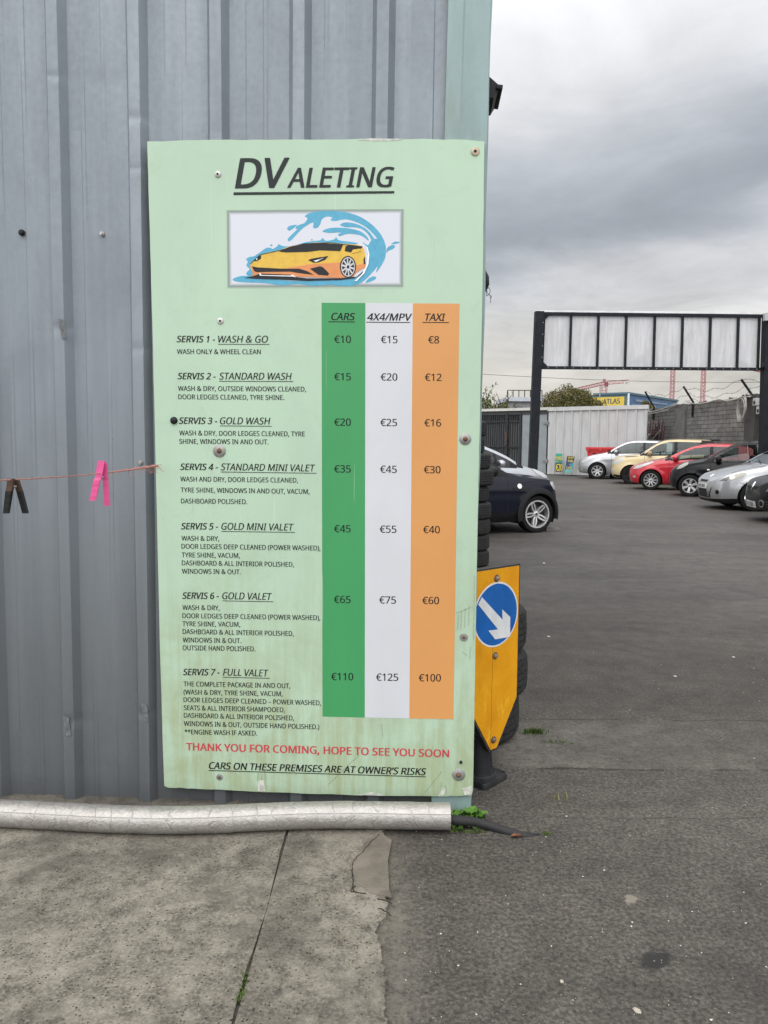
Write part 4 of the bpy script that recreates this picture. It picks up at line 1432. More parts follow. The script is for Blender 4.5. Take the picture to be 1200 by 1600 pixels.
for k, pxr in enumerate((766, 766, 767, 768, 764, 771, 766, 756, 758.5)):
    me, ww, rt = (TM[1], 0.195, 0.30) if k in (3, 5) else (TM[2], 0.185, 0.29)
    xr = (pxr - 600) / F * (fd - 0.02)
    tyre(me, xr - rt, fd, zc + ww / 2, lab % words[k], 'stacked tyres', k * 1.1)
    zc += ww + 0.001

# ------------------------------------------------------------------ weeds, grass, leaf, litter
MAT_LEAF = paint('weed leaf', (0.085, 0.20, 0.022), 0.5, 0.45, 25)
MAT_LEAF2 = paint('moss', (0.07, 0.115, 0.016), 0.8, 0.5, 60)


def leaf(mb, base, dirv, length, width, droop, mat=0, wav=0.12):
    """one broad leaf as a bent, wavy blade"""
    d = Vector(dirv).normalized()
    side = d.cross(Vector((0, 0, 1)))
    side = side.normalized() if side.length > 1e-4 else Vector((1, 0, 0))
    n = 6
    vs = []
    p = Vector(base)
    dd_ = d.copy()
    for i in range(n + 1):
        f_ = i / n
        w_ = width * math.sin(pi * min(1, 0.12 + f_ * 0.88)) ** 0.7 * (0.45 if i == 0 else 1)
        wv = Vector((0, 0, width * wav * sin(i * 2.3 + length * 300)))
        vs += [p - side * w_ + wv + Vector((0, 0, w_ * 0.35)), p.copy(), p + side * w_ - wv + Vector((0, 0, w_ * 0.35))]
        dd_ = (dd_ + Vector((0, 0, -droop / n))).normalized()
        p = p + dd_ * (length / n)
    fs = []
    for i in range(n):
        for k in range(2):
            fs.append((i * 3 + k, i * 3 + k + 1, (i + 1) * 3 + k + 1, (i + 1) * 3 + k))
    mb.add(vs, fs, mat)


rl = random.Random(5)


def weed(name, label, cat, spots, nleaf, L, W, mat=MAT_LEAF):
    mb = MB()
    for g in spots:
        for k in range(nleaf):
            a = rl.uniform(0, 2 * pi)
            e = rl.uniform(0.25, 1.1)
            leaf(mb, g + Vector((rl.uniform(-.012, .012), rl.uniform(-.012, .012), 0)), (cos(a) * cos(e), sin(a) * cos(e), sin(e)), L * rl.uniform(0.6, 1.1), W * rl.uniform(0.7, 1.2), rl.uniform(0.5, 1.4), 0, 0.35)
    return setp(mb.build(name, mat, smooth=True), label, cat)


weed('broad_leaf_weed', 'bright green leafy weed growing at the shed corner by the pipe end', 'weed', [gnd(712, 1284), gnd(722, 1282), gnd(733, 1281), gnd(740, 1282), gnd(728, 1279)], 12, 0.068, 0.024)
weed('broad_leaf_weed', 'small green weed behind the pipe under the price sign', 'weed', [gnd(668, 1272), gnd(678, 1271), gnd(690, 1272)], 8, 0.075, 0.016)


def tuft(name, label, cat, spots, nb, h, mat, spread=0.03, kind=None):
    mb = MB()
    for g in spots:
        for k in range(nb):
            b_ = g + Vector((rl.gauss(0, spread), rl.gauss(0, spread * 0.4), 0))
            a = rl.uniform(0, 2 * pi)
            hh = h * rl.uniform(0.4, 1.1)
            tip = b_ + Vector((cos(a) * hh * 0.5, sin(a) * hh * 0.5, hh))
            s_ = Vector((-sin(a), cos(a), 0)) * 0.0016
            m_ = (b_ + tip) / 2 + Vector((0, 0, hh * 0.12))
            mb.add([b_ - s_, b_ + s_, m_ + s_ * 0.8, tip, m_ - s_ * 0.8], [(0, 1, 2, 4), (4, 2, 3)])
    return setp(mb.build(name, mat), label, cat, kind=kind)


MAT_GRASS = paint('grass blade', (0.07, 0.12, 0.018), 0.6, 0.4, 40)
tuft('grass_tuft', 'dark green grass tuft in the asphalt right of the near tyre stack', 'grass tuft', [gnd(826, 1146), gnd(834, 1145), gnd(842, 1146)], 60, 0.035, MAT_GRASS, 0.018)
tuft('grass_tuft', 'thin grass and moss in the asphalt seam beside the tyres', 'grass tuft', [gnd(866, 1160), gnd(880, 1161)], 40, 0.014, MAT_GRASS, 0.03)
tuft('grass_tuft', 'sparse dry sprig lying on asphalt right of the black foot', 'grass tuft', [gnd(868, 1246), gnd(878, 1252)], 9, 0.03, paint('dry blade', (0.2, 0.19, 0.07), 0.7), 0.02)
tuft('grass_tuft', 'tiny moss tuft at the buried tip of the black pipe', 'grass tuft', [gnd(851, 1304)], 40, 0.016, MAT_LEAF2, 0.01)
tuft('grass_tuft', 'low moss under the black pipe beside the foil end', 'grass tuft', [gnd(712, 1299), gnd(722, 1300), gnd(735, 1301), gnd(748, 1301)], 26, 0.013, MAT_LEAF2, 0.014)
tuft('grass_tuft', 'short moss growing in the slab joint at the bottom of the picture', 'grass tuft', [Vector((joint(gnd(0, yy_).y), gnd(0, yy_).y, 0.004)) for yy_ in (1528, 1536, 1544, 1552, 1560, 1568)], 24, 0.018, MAT_LEAF2, 0.006)
mb = MB()
g = gnd(798, 1307, 0.004)
for k in range(3):
    leaf(mb, g + Vector((k * 0.010, 0, 0.003)), (1, rl.uniform(-.8, .8), 0.25), 0.032, 0.009, 0.5)
setp(mb.build('dead_leaf', paint('dead leaf', (0.16, 0.055, 0.025), 0.7)), 'curled red-brown dead leaf beside the black pipe', 'leaf')


def pebble(name, label, cat, px, py, sx_, sy_, sz_, mat):
    bm = bmesh.new()
    bmesh.ops.create_icosphere(bm, subdivisions=2, radius=1)
    for v in bm.verts:
        q = 1 + 0.22 * sin(v.co.x * 5 + px) * cos(v.co.y * 4 + py)
        v.co = Vector((v.co.x * sx_ * q, v.co.y * sy_ * q, v.co.z * sz_))
    me = bpy.data.meshes.new(name)
    bm.to_mesh(me)
    bm.free()
    me.materials.append(mat)
    o = bpy.data.objects.new(name, me)
    C.objects.link(o)
    g = gnd(px, py)
    o.location = (g.x, g.y, sz_ * 0.7)
    o.rotation_euler = (0, 0, px)
    return setp(o, label, cat)


MAT_PAPER = paint('white paper', (0.62, 0.62, 0.60), 0.7, 0.15, 40)
MAT_STONE = paint('pale stone', (0.42, 0.38, 0.31), 0.85, 0.25, 60)
pebble('paper_scrap', 'small white paper scrap on asphalt right of the blue arrow disc', 'litter', 857, 995, 0.014, 0.008, 0.004, MAT_PAPER)
pebble('paper_scrap', 'white litter speck on the asphalt near the middle of the yard', 'litter', 1146, 1027, 0.011, 0.007, 0.003, MAT_PAPER)
pebble('paper_scrap', 'white litter speck on asphalt left of the yard centre', 'litter', 1055, 1057, 0.010, 0.007, 0.003, MAT_PAPER)
pebble('paper_scrap', 'white scrap on the far asphalt beyond the yellow sign', 'litter', 850, 880, 0.025, 0.012, 0.004, MAT_PAPER)
pebble('pebble', 'flat pale stone on the asphalt at the bottom edge right of centre', 'stone', 995, 1581, 0.012, 0.008, 0.005, MAT_STONE)
pebble('pebble', 'pale stone beside the grey chip on the near asphalt', 'stone', 878, 1535, 0.006, 0.005, 0.004, MAT_STONE)

# loose grit: nobody could count it
mb = MB()
rg = random.Random(21)
for k in range(850):
    y = 1.75 + 3.6 * rg.random() ** 1.4
    x = rg.uniform(0.05, 0.55 * y)
    r_ = rg.choice([0.0012, 0.0016, 0.0016, 0.0022, 0.003]) * rg.uniform(0.7, 1.3)
    vs = []
    for p in ((1, 0, 0), (-1, 0, 0), (0, 1, 0), (0, -1, 0), (0, 0, 1), (0, 0, -1)):
        vs.append((x + p[0] * r_ * rg.uniform(.7, 1.5), y + p[1] * r_ * rg.uniform(.7, 1.4), r_ * 0.5 + p[2] * r_ * 0.8))
    mb.add(vs, [(0, 2, 4), (2, 1, 4), (1, 3, 4), (3, 0, 4), (2, 0, 5), (1, 2, 5), (3, 1, 5), (0, 3, 5)], 0 if rg.random() < 0.3 else 1)
setp(mb.build('grit', [paint('white grit', (0.5, 0.49, 0.45), 0.8), paint('grey grit', (0.16, 0.15, 0.135), 0.85)]), 'loose pale grit scattered over the near asphalt', 'grit', kind='stuff')

# ------------------------------------------------------------------ sign gantry across the yard
MAT_GAN = paint('black steel paint', (0.011, 0.0135, 0.019), 0.6, 0.35, 6, 0.05, 80, spec=0.2, dirt=(0.035, 0.033, 0.032), dirtamt=0.4)


def galv_mat():
    m, t, b = newmat('galvanised sheet')
    P = t.coord()
    st = t.noise(t.scale(P, (7, 1, 0.7)), 1.6, 6, 0.7, 0.3)
    pat = t.noise(P, 1.7, 5, 0.6, 0.4)
    c = t.mix(t.remap(st, 0.32, 0.7), (0.47, 0.47, 0.475), (0.60, 0.60, 0.605))
    c = t.mix(t.math('MULTIPLY', t.remap(pat, 0.5, 0.75), 0.4), c, (0.34, 0.34, 0.34))
    sp = t.remap(t.noise(P, 16, 3, 0.8), 0.74, 0.78)
    c = t.mix(t.math('MULTIPLY', sp, 0.7), c, (0.12, 0.12, 0.12))
    setb(t, b, col=c, rough=0.5, metal=0.25)
    return m


MAT_GALV = galv_mat()
GD = 18.5


def P3(x, y, d=GD):
    return at(x, y, d)


gb = P3(836, 784)
gan = thing('sign_gantry', 'black steel goalpost sign frame with eight grey sheet panels seen from behind', 'sign frame', (gb.x, GD, 0))
o_ = Vector((gb.x, GD, 0))


def Lg(x, y, d=GD):
    return P3(x, y, d) - o_


mb = MB()
lt, lb = Lg(842.5, 487), Lg(832.5, 727)
dl = (lb - lt)
foot = lt + dl * ((0 - lt.z) / dl.z)
mb.bar(foot, lt, 0.20, 0.20)
mb.box((foot.x, 0, 0.01), (0.42, 0.42, 0.02))
mb.build('post', MAT_GAN, gan)
mb = MB()
rt_, rb_ = Lg(1200, 490), Lg(1194.5, 690)
dl = rb_ - rt_
foot2 = rt_ + dl * ((0 - rt_.z) / dl.z)
mb.bar(foot2, rt_, 0.20, 0.20)
mb.box((foot2.x, 0, 0.01), (0.42, 0.42, 0.02))
mb.build('post', MAT_GAN, gan)
mb = MB()
for (xa, ya), (xb, yb), wd in (((836, 490), (1200, 494), 0.075), ((844, 574.5), (1196, 577), 0.065)):
    mb.bar(Lg(xa, ya), Lg(xb, yb), wd, 0.07)
tops = [892.5, 935.5, 979, 1023.5, 1067, 1110.5, 1154]
for x in tops:
    mb.bar(Lg(x, 491), Lg(x - 2.5, 575), 0.052, 0.05)
mb.bar(Lg(850.5, 490), Lg(847, 575), 0.05, 0.05)
mb.bar(Lg(1187, 493), Lg(1184, 576), 0.05, 0.05)
for (xa, ya), (xb, yb), (xc, yc) in (((849, 491), (860, 491), (849, 502)), ((846, 575), (858, 575), (846, 563))):
    a, b_, c_ = Lg(xa, ya), Lg(xb, yb), Lg(xc, yc)
    tri = [(a.x, a.z), (b_.x, b_.z), (c_.x, c_.z)]
    mb.prism(tri, -0.03, -0.018)
mb.build('frame', MAT_GAN, gan, clean=True)
edges_t = [850] + tops + [1187]
for i in range(8):
    xa, xb = edges_t[i], edges_t[i + 1]
    a, b_, c_, d2_ = Lg(xa + .6, 490.5 + .5 * i), Lg(xb - .6, 491 + .5 * i), Lg(xb - 3.1, 575.5), Lg(xa - 1.9, 575)
    mb = MB()
    mb.prism([(p.x, p.z) for p in (d2_, c_, b_, a)], 0.03, 0.036)
    pn = mb.build('sheet_panel', MAT_GALV, gan, clean=True)
mb = MB()
mb.bar(Lg(838, 486.6) + Vector((0, 0.12, 0)), Lg(1178, 489.4) + Vector((0, 0.12, 0)), 0.03, 0.10)
mb.build('front_board_edge', paint('white board edge', (0.7, 0.7, 0.7), 0.5), gan)
mb = MB()
for x in range(856, 1184, 13):
    q = Lg(x, 574.8 + (x - 850) * .007)
    mb.box((q.x, -0.037, q.z), (0.014, 0.008, 0.014))
for y in range(505, 575, 18):
    q = Lg(846.5 - (y - 490) * .03, y)
    mb.box((q.x + .02, -0.1, q.z), (0.014, 0.008, 0.014))
mb.build('rivets', MAT_PALE, gan)
mb = MB()
q = Lg(1194, 497.5)
mb.box((q.x, -0.16, q.z), (0.17, 0.11, 0.17), bev=0.012)
mb.build('junction_box', paint('grey junction box', (0.42, 0.43, 0.42), 0.5), gan)
mb = MB()
q1, q2, q3, q4, q5 = Lg(1190, 504), Lg(1191.5, 520), Lg(1188, 545), Lg(1187, 568), Lg(1196, 580)
mb.tube([q + Vector((0, -0.1, 0)) for q in (q1, q2, q3, q4, q5)], 0.012, 6)
q = Lg(1188, 571)
mb.box((q.x, -0.12, q.z), (0.09, 0.06, 0.10), bev=0.01)
mb.build('cable', MAT_GAN, gan)

# ------------------------------------------------------------------ white corrugated store with steel gate
sl_, sr_ = at(700, 743, 38.3), at(1009, 743, 32.0)
sl_.z = sr_.z = 0
dv = (sr_ - sl_)
LEN = dv.length
ANG = math.atan2(dv.y, dv.x)
store = thing('corrugated_store', 'low white corrugated steel store with grey double gate at the far end of the yard', 'store shed', sl_, ANG)
SNs = Vector((sin(ANG), -cos(ANG), 0))


def Ls(x, y, off=0.0):
    q = onplane(x, y, sl_ + SNs * off, SNs)
    v = q - sl_
    return (v.x * cos(ANG) + v.y * sin(ANG), v.z)


HT = 3.03
MAT_WCLAD = paint('white ribbed cladding', (0.46, 0.465, 0.465), 0.5, 0.08, 2.5, 0.0, stretch=(2.2, 1, 0.5), dirt=(0.33, 0.32, 0.29), dirtamt=0.6)
MAT_TRIM = paint('cream roof trim', (0.52, 0.52, 0.48), 0.5, 0.1, 3)
xw0 = Ls(856, 690)[0]
mb = MB()
cols = []
x = xw0
k = 0
while x < LEN:
    for dx_, dep in ((0.0, 0.0), (0.30, 0.0), (0.325, -0.055), (0.375, -0.055), (0.40, 0.0)):
        cols.append((x + dx_, dep))
    x += 0.41
cols = [c for c in cols if c[0] <= LEN]
zz = [0.03, 0.8, 1.6, 2.4, HT - 0.18]
for z in zz:
    for (x, dp) in cols:
        mb.v.append(Vector((x, dp + 0.004 * sin(x * 7 + z), z)))
n = len(cols)
for j in range(len(zz) - 1):
    for i in range(n - 1):
        mb.f.append([j * n + i, j * n + i + 1, (j + 1) * n + i + 1, (j + 1) * n + i])
        mb.m.append(0)
mb.build('cladding', MAT_WCLAD, store)
mb = MB()
mb.box((xw0 + (LEN - xw0) / 2, -0.03, HT - 0.085), (LEN - xw0 + 0.06, 0.10, 0.17))
mb.build('fascia', paint('grey-white fascia', (0.47, 0.475, 0.47), 0.5, 0.12, 3), store)
mb = MB()
mb.box((xw0 / 2 - 0.6, -0.05, HT - 0.06), (xw0 + 1.2, 0.14, 0.12))
mb.build('roof_trim', MAT_TRIM, store)
mb = MB()
mb.box((LEN / 2 - 0.8, 0.55, HT - 0.03), (LEN + 0.9, 0.9, 0.04))
mb.build('roof', MAT_TRIM, store)
mb = MB()
mb.box((LEN / 2 - 0.9, 1.0, 1.5), (LEN + 0.6, 0.1, 2.9))
mb.build('rear_wall', MAT_WCLAD, store)
# flat grey door
xa, xb = Ls(815, 690)[0], Ls(854, 690)[0]
MAT_GDOOR = paint('flat grey door', (0.235, 0.262, 0.272), 0.5, 0.12, 2.0, dirt=(0.15, 0.16, 0.16), dirtamt=0.4)
mb = MB()
mb.box(((xa + xb) / 2, 0.03, 1.40), (xb - xa - 0.02, 0.05, 2.70))
dr = mb.build('door', MAT_GDOOR, store)
mb = MB()
for z in (0.62, 2.33):
    mb.box((xb - 0.02, -0.02, z), (0.26, 0.05, 0.09))
    mb.box((xb + 0.05, -0.04, z), (0.06, 0.06, 0.2))
mb.build('hinge', paint('grey hinge', (0.2, 0.2, 0.2), 0.5), dr)
mb = MB()
mb.box(((xa + xb) / 2 - 1.6, 0.0, HT - 0.21), (xb - xa + 3.3, 0.06, 0.17))
mb.build('lintel', paint('dark steel lintel', (0.04, 0.042, 0.043), 0.6), store)
# palisade gate leaves with sheet behind
MAT_BAR = paint('dark grey bars', (0.030, 0.032, 0.035), 0.6, 0.2, 8, spec=0.25)
MAT_BACK = paint('grey gate sheet', (0.165, 0.175, 0.187), 0.6, 0.15, 3)
leafx = [(-0.6, Ls(793, 690)[0]), (Ls(795, 690)[0], xa - 0.03)]
for gi, (g0, g1) in enumerate(leafx):
    mb = MB()
    mb.box(((g0 + g1) / 2, 0.07, 1.30), (g1 - g0, 0.02, 2.35))
    gt = mb.build('gate_leaf', MAT_BACK, store)
    mb = MB()
    x = g0 + 0.04
    while x < g1:
        mb.box((x, 0.02, 1.42), (0.055, 0.05, 2.78))
        x += 0.118 if gi == 0 else 0.125
    for z in (0.35, 1.25, 2.42):
        mb.box(((g0 + g1) / 2, 0.0, z), (g1 - g0, 0.06, 0.085))
    mb.box((g1 - 0.03, -0.02, 1.42), (0.10, 0.08, 2.76))
    mb.build('gate_bars', MAT_BAR, gt)
mb = MB()
q = Ls(792.5, 683)
mb.box((q[0], -0.10, q[1]), (0.05, 0.03, 0.42))
mb.box((q[0] + 0.02, -0.10, q[1] - 0.30), (0.09, 0.04, 0.07))
mb.build('gate_bolt', MAT_RUST, store)

# ------------------------------------------------------------------ red wheelie bin, two leaning boards, slab
bp = at(942, 700, 32.0)
binn = thing('wheelie_bin', 'red four-wheeled waste container against the white store', 'waste bin', (bp.x, 32.0, 0), ANG * 0.5)
MAT_RED = paint('red bin plastic', (0.47, 0.022, 0.022), 0.45, 0.12, 4, dirt=(0.2, 0.03, 0.03), dirtamt=0.3)
W2 = 0.60
mb = MB()
vs = []
for z, wx, wy in ((0.18, 0.50, 0.34), (0.22, 0.52, 0.37), (1.10, 0.585, 0.46), (1.17, 0.60, 0.48)):
    vs += [(-wx, -wy, z), (wx, -wy, z), (wx, wy, z), (-wx, wy, z)]
fs = [(0, 3, 2, 1)]
for j in range(3):
    for i in range(4):
        k = (i + 1) % 4
        fs.append((j * 4 + i, j * 4 + k, (j + 1) * 4 + k, (j + 1) * 4 + i))
mb.add(vs, fs)
for x in (-0.40, -0.2, 0.0, 0.2, 0.40):
    mb.box((x, -0.425, 0.70), (0.05, 0.06, 0.75), M=Matrix.Rotation(R(-0.0), 4, 'X'))
mb.build('bin_body', MAT_RED, binn, auto=30)
mb = MB()
mb.box((0, 0, 1.22), (1.30, 1.02, 0.11), bev=0.03)
mb.box((-0.56, -0.50, 1.19), (0.12, 0.10, 0.18), bev=0.02)
mb.box((0.56, -0.50, 1.19), (0.12, 0.10, 0.18), bev=0.02)
mb.box((-0.05, -0.53, 1.17), (0.10, 0.06, 0.14), bev=0.02)
mb.build('lid', MAT_RED, binn, auto=30)
mb = MB()
mb.prism([(-0.36, 0.82), (-0.30, 0.70), (-0.22, 0.82), (-0.25, 0.92), (-0.22, 1.04), (-0.36, 1.04), (-0.38, 0.92)], -0.475, -0.45)
mb.build('recycling_mark', MAT_BLACK, binn, clean=True)
for sx_ in (-0.42, 0.42):
    for sy_ in (-0.28, 0.28):
        mb = MB()
        mb.lathe([(0, -0.025), (0.09, -0.025), (0.1, 0), (0.09, 0.025), (0, 0.025)], 16, 0, Matrix.Translation((sx_, sy_, 0.1)), axis='Y')
        mb.box((sx_, sy_, 0.17), (0.05, 0.05, 0.06))
        mb.build('castor', MAT_BLACK, binn)


def board(name, label, poly, colour_bands, texts, dd):
    """leaning advert board: poly px corners bottom-left, bottom-right, top-right, top-left"""
    bl = at(poly[0][0], poly[0][1], dd)
    t_ = thing(name, label, 'advert board', (bl.x, dd, 0.02), 0)
    lean = 0.22
    T = Matrix.Rotation(-lean * 0.6, 4, 'X')
    def L(x, y):
        q = at(x, y, dd)
        return (q.x - bl.x, q.z - 0.02)
    mb = MB()
    for i, (pts_, mi) in enumerate(colour_bands):
        mb.prism([L(*p) for p in pts_], 0.0 - 0.002 * (i > 0) * (1 + i), 0.03, mi, T)
    o = mb.build('board_panel', [paint('%s colour %d' % (label[:12], i), c, 0.45, 0.1, 8) for i, c in enumerate(((0.02, 0.22, 0.20), (0.03, 0.30, 0.22), (0.02, 0.02, 0.02), (0.025, 0.07, 0.17), (0.03, 0.30, 0.38), (0.16, 0.42, 0.36)))], t_, clean=True)
    mb = MB()
    for s_, x0, y0, x1, y1, cap in texts:
        a, b_ = L(x0, y0), L(x1, y1)
        add_text(mb, s_, a, b_, L(x0, y0 - cap)[1] - a[1], -0.022, False, True, 0, T)
    mb.build('lettering', flat('yellow letters', (0.75, 0.62, 0.08), 0.5), t_)
    return t_


def Z2(X, Y):
    return (860 + X / 24.0, 700 + Y / 24.0)


board('advert_board', 'small green and black TYRES FROM €20 board leaning on the white store', [Z2(200, 890), Z2(450, 880), Z2(470, 200), Z2(235, 200)],
      [([Z2(200, 890), Z2(450, 880), Z2(470, 200), Z2(235, 200)], 0), ([Z2(228, 290), Z2(466, 290), Z2(470, 205), Z2(235, 205)], 1), ([Z2(202, 885), Z2(449, 876), Z2(455, 570), Z2(212, 570)], 2)],
      [('TYRES', 868.9, 718.9, 879.2, 718.9, 5.6), ('FROM', 869.2, 722.4, 873, 721.2, 1.3), ('\u20ac20', 868.9, 735.5, 878.6, 735.3, 10.3)], 34.0)
board('advert_board', 'small blue WE BUY CARS 4 CASH board leaning on the white store', [Z2(530, 930), Z2(800, 930), Z2(935, 320), Z2(660, 290)],
      [([Z2(530, 930), Z2(800, 930), Z2(935, 320), Z2(660, 290)], 3), ([Z2(648, 420), Z2(910, 440), Z2(935, 320), Z2(660, 290)], 2), ([Z2(740, 740), Z2(843, 740), Z2(885, 560), Z2(790, 560)], 4), ([Z2(530, 930), Z2(800, 930), Z2(835, 775), Z2(564, 800)], 5)],
      [('WE BUY', 888, 716.3, 897.3, 717, 3), ('CARS', 888, 721.5, 896, 722.4, 3.6), ('4', 890, 727, 891.8, 727, 2.4), ('CASH', 885.1, 732.3, 893.2, 732.5, 3.4)], 33.6)
mb = MB()
g = gnd(908, 741)
mb.prism([(-0.45, 0.0), (0.55, 0.0), (0.55, 0.05), (-0.42, 0.07)], -0.2, 0.25)
kb2 = mb.build('kerb_slab', paint('white painted slab', (0.6, 0.6, 0.58), 0.7), clean=True)
kb2.location = (g.x, g.y, 0)
setp(kb2, 'white painted slab on the ground between the blue board and silver car', 'slab')

# ------------------------------------------------------------------ concrete block wall along the right
XW = 12.15
bw = thing('block_wall', 'grey concrete block boundary wall with barbed wire arms behind the parked cars', 'wall', (XW, 39, 0), R(-90))


def block_mat():
    m, t, b = newmat('concrete blockwork')
    P = t.coord()
    x, y, z = t.sep(P)
    br = t.node('ShaderNodeTexBrick')
    t.put(br.inputs['Vector'], t.comb(x, z, 0))
    br.inputs['Color1'].default_value = (0.21, 0.205, 0.195, 1)
    br.inputs['Color2'].default_value = (0.155, 0.15, 0.143, 1)
    br.inputs['Mortar'].default_value = (0.055, 0.052, 0.05, 1)
    br.inputs['Scale'].default_value = 1.0
    br.inputs['Mortar Size'].default_value = 0.010
    br.inputs['Mortar Smooth'].default_value = 0.3
    br.inputs['Brick Width'].default_value = 0.62
    br.inputs['Row Height'].default_value = 0.155
    n_ = t.noise(P, 1.6, 6, 0.7, 0.5)
    f = t.remap(n_, 0.3, 0.7, 0.65, 1.2)
    c = t.mix(1.0, br.outputs['Color'], t.comb(f, f, f), 'MULTIPLY')
    sp = t.remap(t.noise(P, 9, 4, 0.75), 0.68, 0.74)
    c = t.mix(t.math('MULTIPLY', sp, 0.4), c, (0.33, 0.32, 0.30))
    setb(t, b, col=c, rough=0.95, spec=0.2)
    setb(t, b, normal=t.bump(t.math('SUBTRACT', t.noise(P, 20, 4, 0.7), t.math('MULTIPLY', br.outputs['Fac'], 1.5)), 0.6, 0.02))
    return m


MAT_BLOCK = block_mat()
MAT_PIL = paint('rendered pilaster', (0.125, 0.122, 0.116), 0.95, 0.25, 3, 0.3, 25)
HW_ = 3.02
LW = 30.0
mb = MB()
mb.box((LW / 2, 0.11, HW_ / 2), (LW, 0.22, HW_))
mb.build('blockwork', MAT_BLOCK, bw)


def wx(px):                                     # photo column -> distance along the wall from its far end
    # point on plane X = XW
    r = ray(px, 690)
    return 39 - XW * r.y / r.x


for (pa, pb, mt, hh, dp) in ((1058, 1072, MAT_PIL, HW_ + 0.02, 0.10), (1168, 1184, paint('dark pilaster', (0.06, 0.06, 0.058), 0.95, 0.3, 4), HW_ + 0.04, 0.14)):
    a, b_ = wx(pa), wx(pb)
    mb = MB()
    mb.box(((a + b_) / 2, -dp / 2 + 0.0, hh / 2), (b_ - a, dp, hh))
    mb.build('pilaster', mt, bw)
# jagged glass/capping stones on the wall head
mb = MB()
for k in range(110):
    x = rnd.uniform(wx(1085), LW - 2)
    h = rnd.uniform(0.03, 0.09)
    mb.box((x, 0.1 + rnd.uniform(-.05, .05), HW_ + h / 2 - 0.01), (rnd.uniform(0.02, 0.07), 0.04, h), rz=rnd.uniform(0, 3))
mb.build('capping_shards', paint('shards', (0.09, 0.088, 0.082), 0.9), bw)
arms = []
for ptop, pbase in (((1008, 612), (1021, 640)), ((1068, 604), (1082, 628)), ((1158.5, 593), (1173, 616))):
    xx = wx(pbase[0])
    d_ = 39 - xx
    base = Vector((xx, -0.02, HW_ + 0.02))
    tw = at(ptop[0], ptop[1], d_ - 0.35)
    tip = Vector((39 - tw.y, tw.x - XW, tw.z))
    arms.append((base, tip))
base, tip = arms[-1]
arms.append((base + Vector((6.2, 0, 0)), tip + Vector((6.2, 0, 0))))
for base, tip in arms:
    mb = MB()
    mb.bar(base - (tip - base) * 0.02, tip, 0.055, 0.055)
    mb.bar(base + Vector((0.03, -0.04, 0.05)), base + Vector((0.03, -0.04, -0.55)), 0.07, 0.05)
    mb.build('wire_arm', MAT_GAN, bw)
mb = MB()
for f_ in (0.96, 0.55, 0.2):
    for i in range(len(arms) - 1):
        a = arms[i][0] + (arms[i][1] - arms[i][0]) * f_
        b_ = arms[i + 1][0] + (arms[i + 1][1] - arms[i + 1][0]) * f_
        pts_ = []
        for k in range(25):
            q = k / 24
            pts_.append(a + (b_ - a) * q + Vector((0, 0, -0.22 * sin(pi * q) + 0.05 * sin(q * 19 + i * 3 + f_ * 20))))
        mb.tube(pts_, 0.0065, 4)
        for k in range(1, 24, 2):
            p = pts_[k]
            mb.bar(p + Vector((-.03, -.01, -.03)), p + Vector((.03, .01, .03)), 0.006)
mb.build('barbed_wire', paint('rusty wire', (0.10, 0.09, 0.085), 0.7), bw)
MAT_HOSE = paint('pale cable', (0.36, 0.35, 0.32), 0.6, 0.2, 10)
# loose cable draped along the wall head
mb = MB()
cab = []
for px_, py_ in ((1004, 642), (1010, 645), (1013, 641), (1018, 644), (1030, 641), (1045, 636), (1060, 630)):
    d_ = 39 - wx(px_)
    q = at(px_, py_, d_ - 0.12)
    cab.append(Vector((39 - q.y, q.x - XW - 0.05, q.z)))
mb.tube(cab, 0.022, 6)
cab = []
for px_, py_ in ((1012, 644), (1016, 643.5), (1030, 641.5), (1045, 637), (1052, 632), (1062, 628.5)):
    d_ = 39 - wx(px_)
    q = at(px_, py_ + 3, d_ - 0.12)
    cab.append(Vector((39 - q.y, q.x - XW - 0.05, q.z)))
mb.tube(cab, 0.02, 6)
cab = []
for px_, py_ in ((1076, 628), (1084, 630.5), (1096, 631), (1112, 628), (1128, 626), (1140, 625), (1155, 623), (1165, 621), (1176, 619)):
    d_ = 39 - wx(px_)
    q = at(px_, py_, d_ - 0.12)
    cab.append(Vector((39 - q.y, q.x - XW - 0.05, q.z)))
mb.tube(cab, 0.024, 6)
mb.tube([p + Vector((0, -.03, 0.05 * sin(i * 2))) for i, p in enumerate(cab[3:])], 0.02, 6)
o = mb.build('draped_cable', MAT_HOSE, bw, smooth=True)

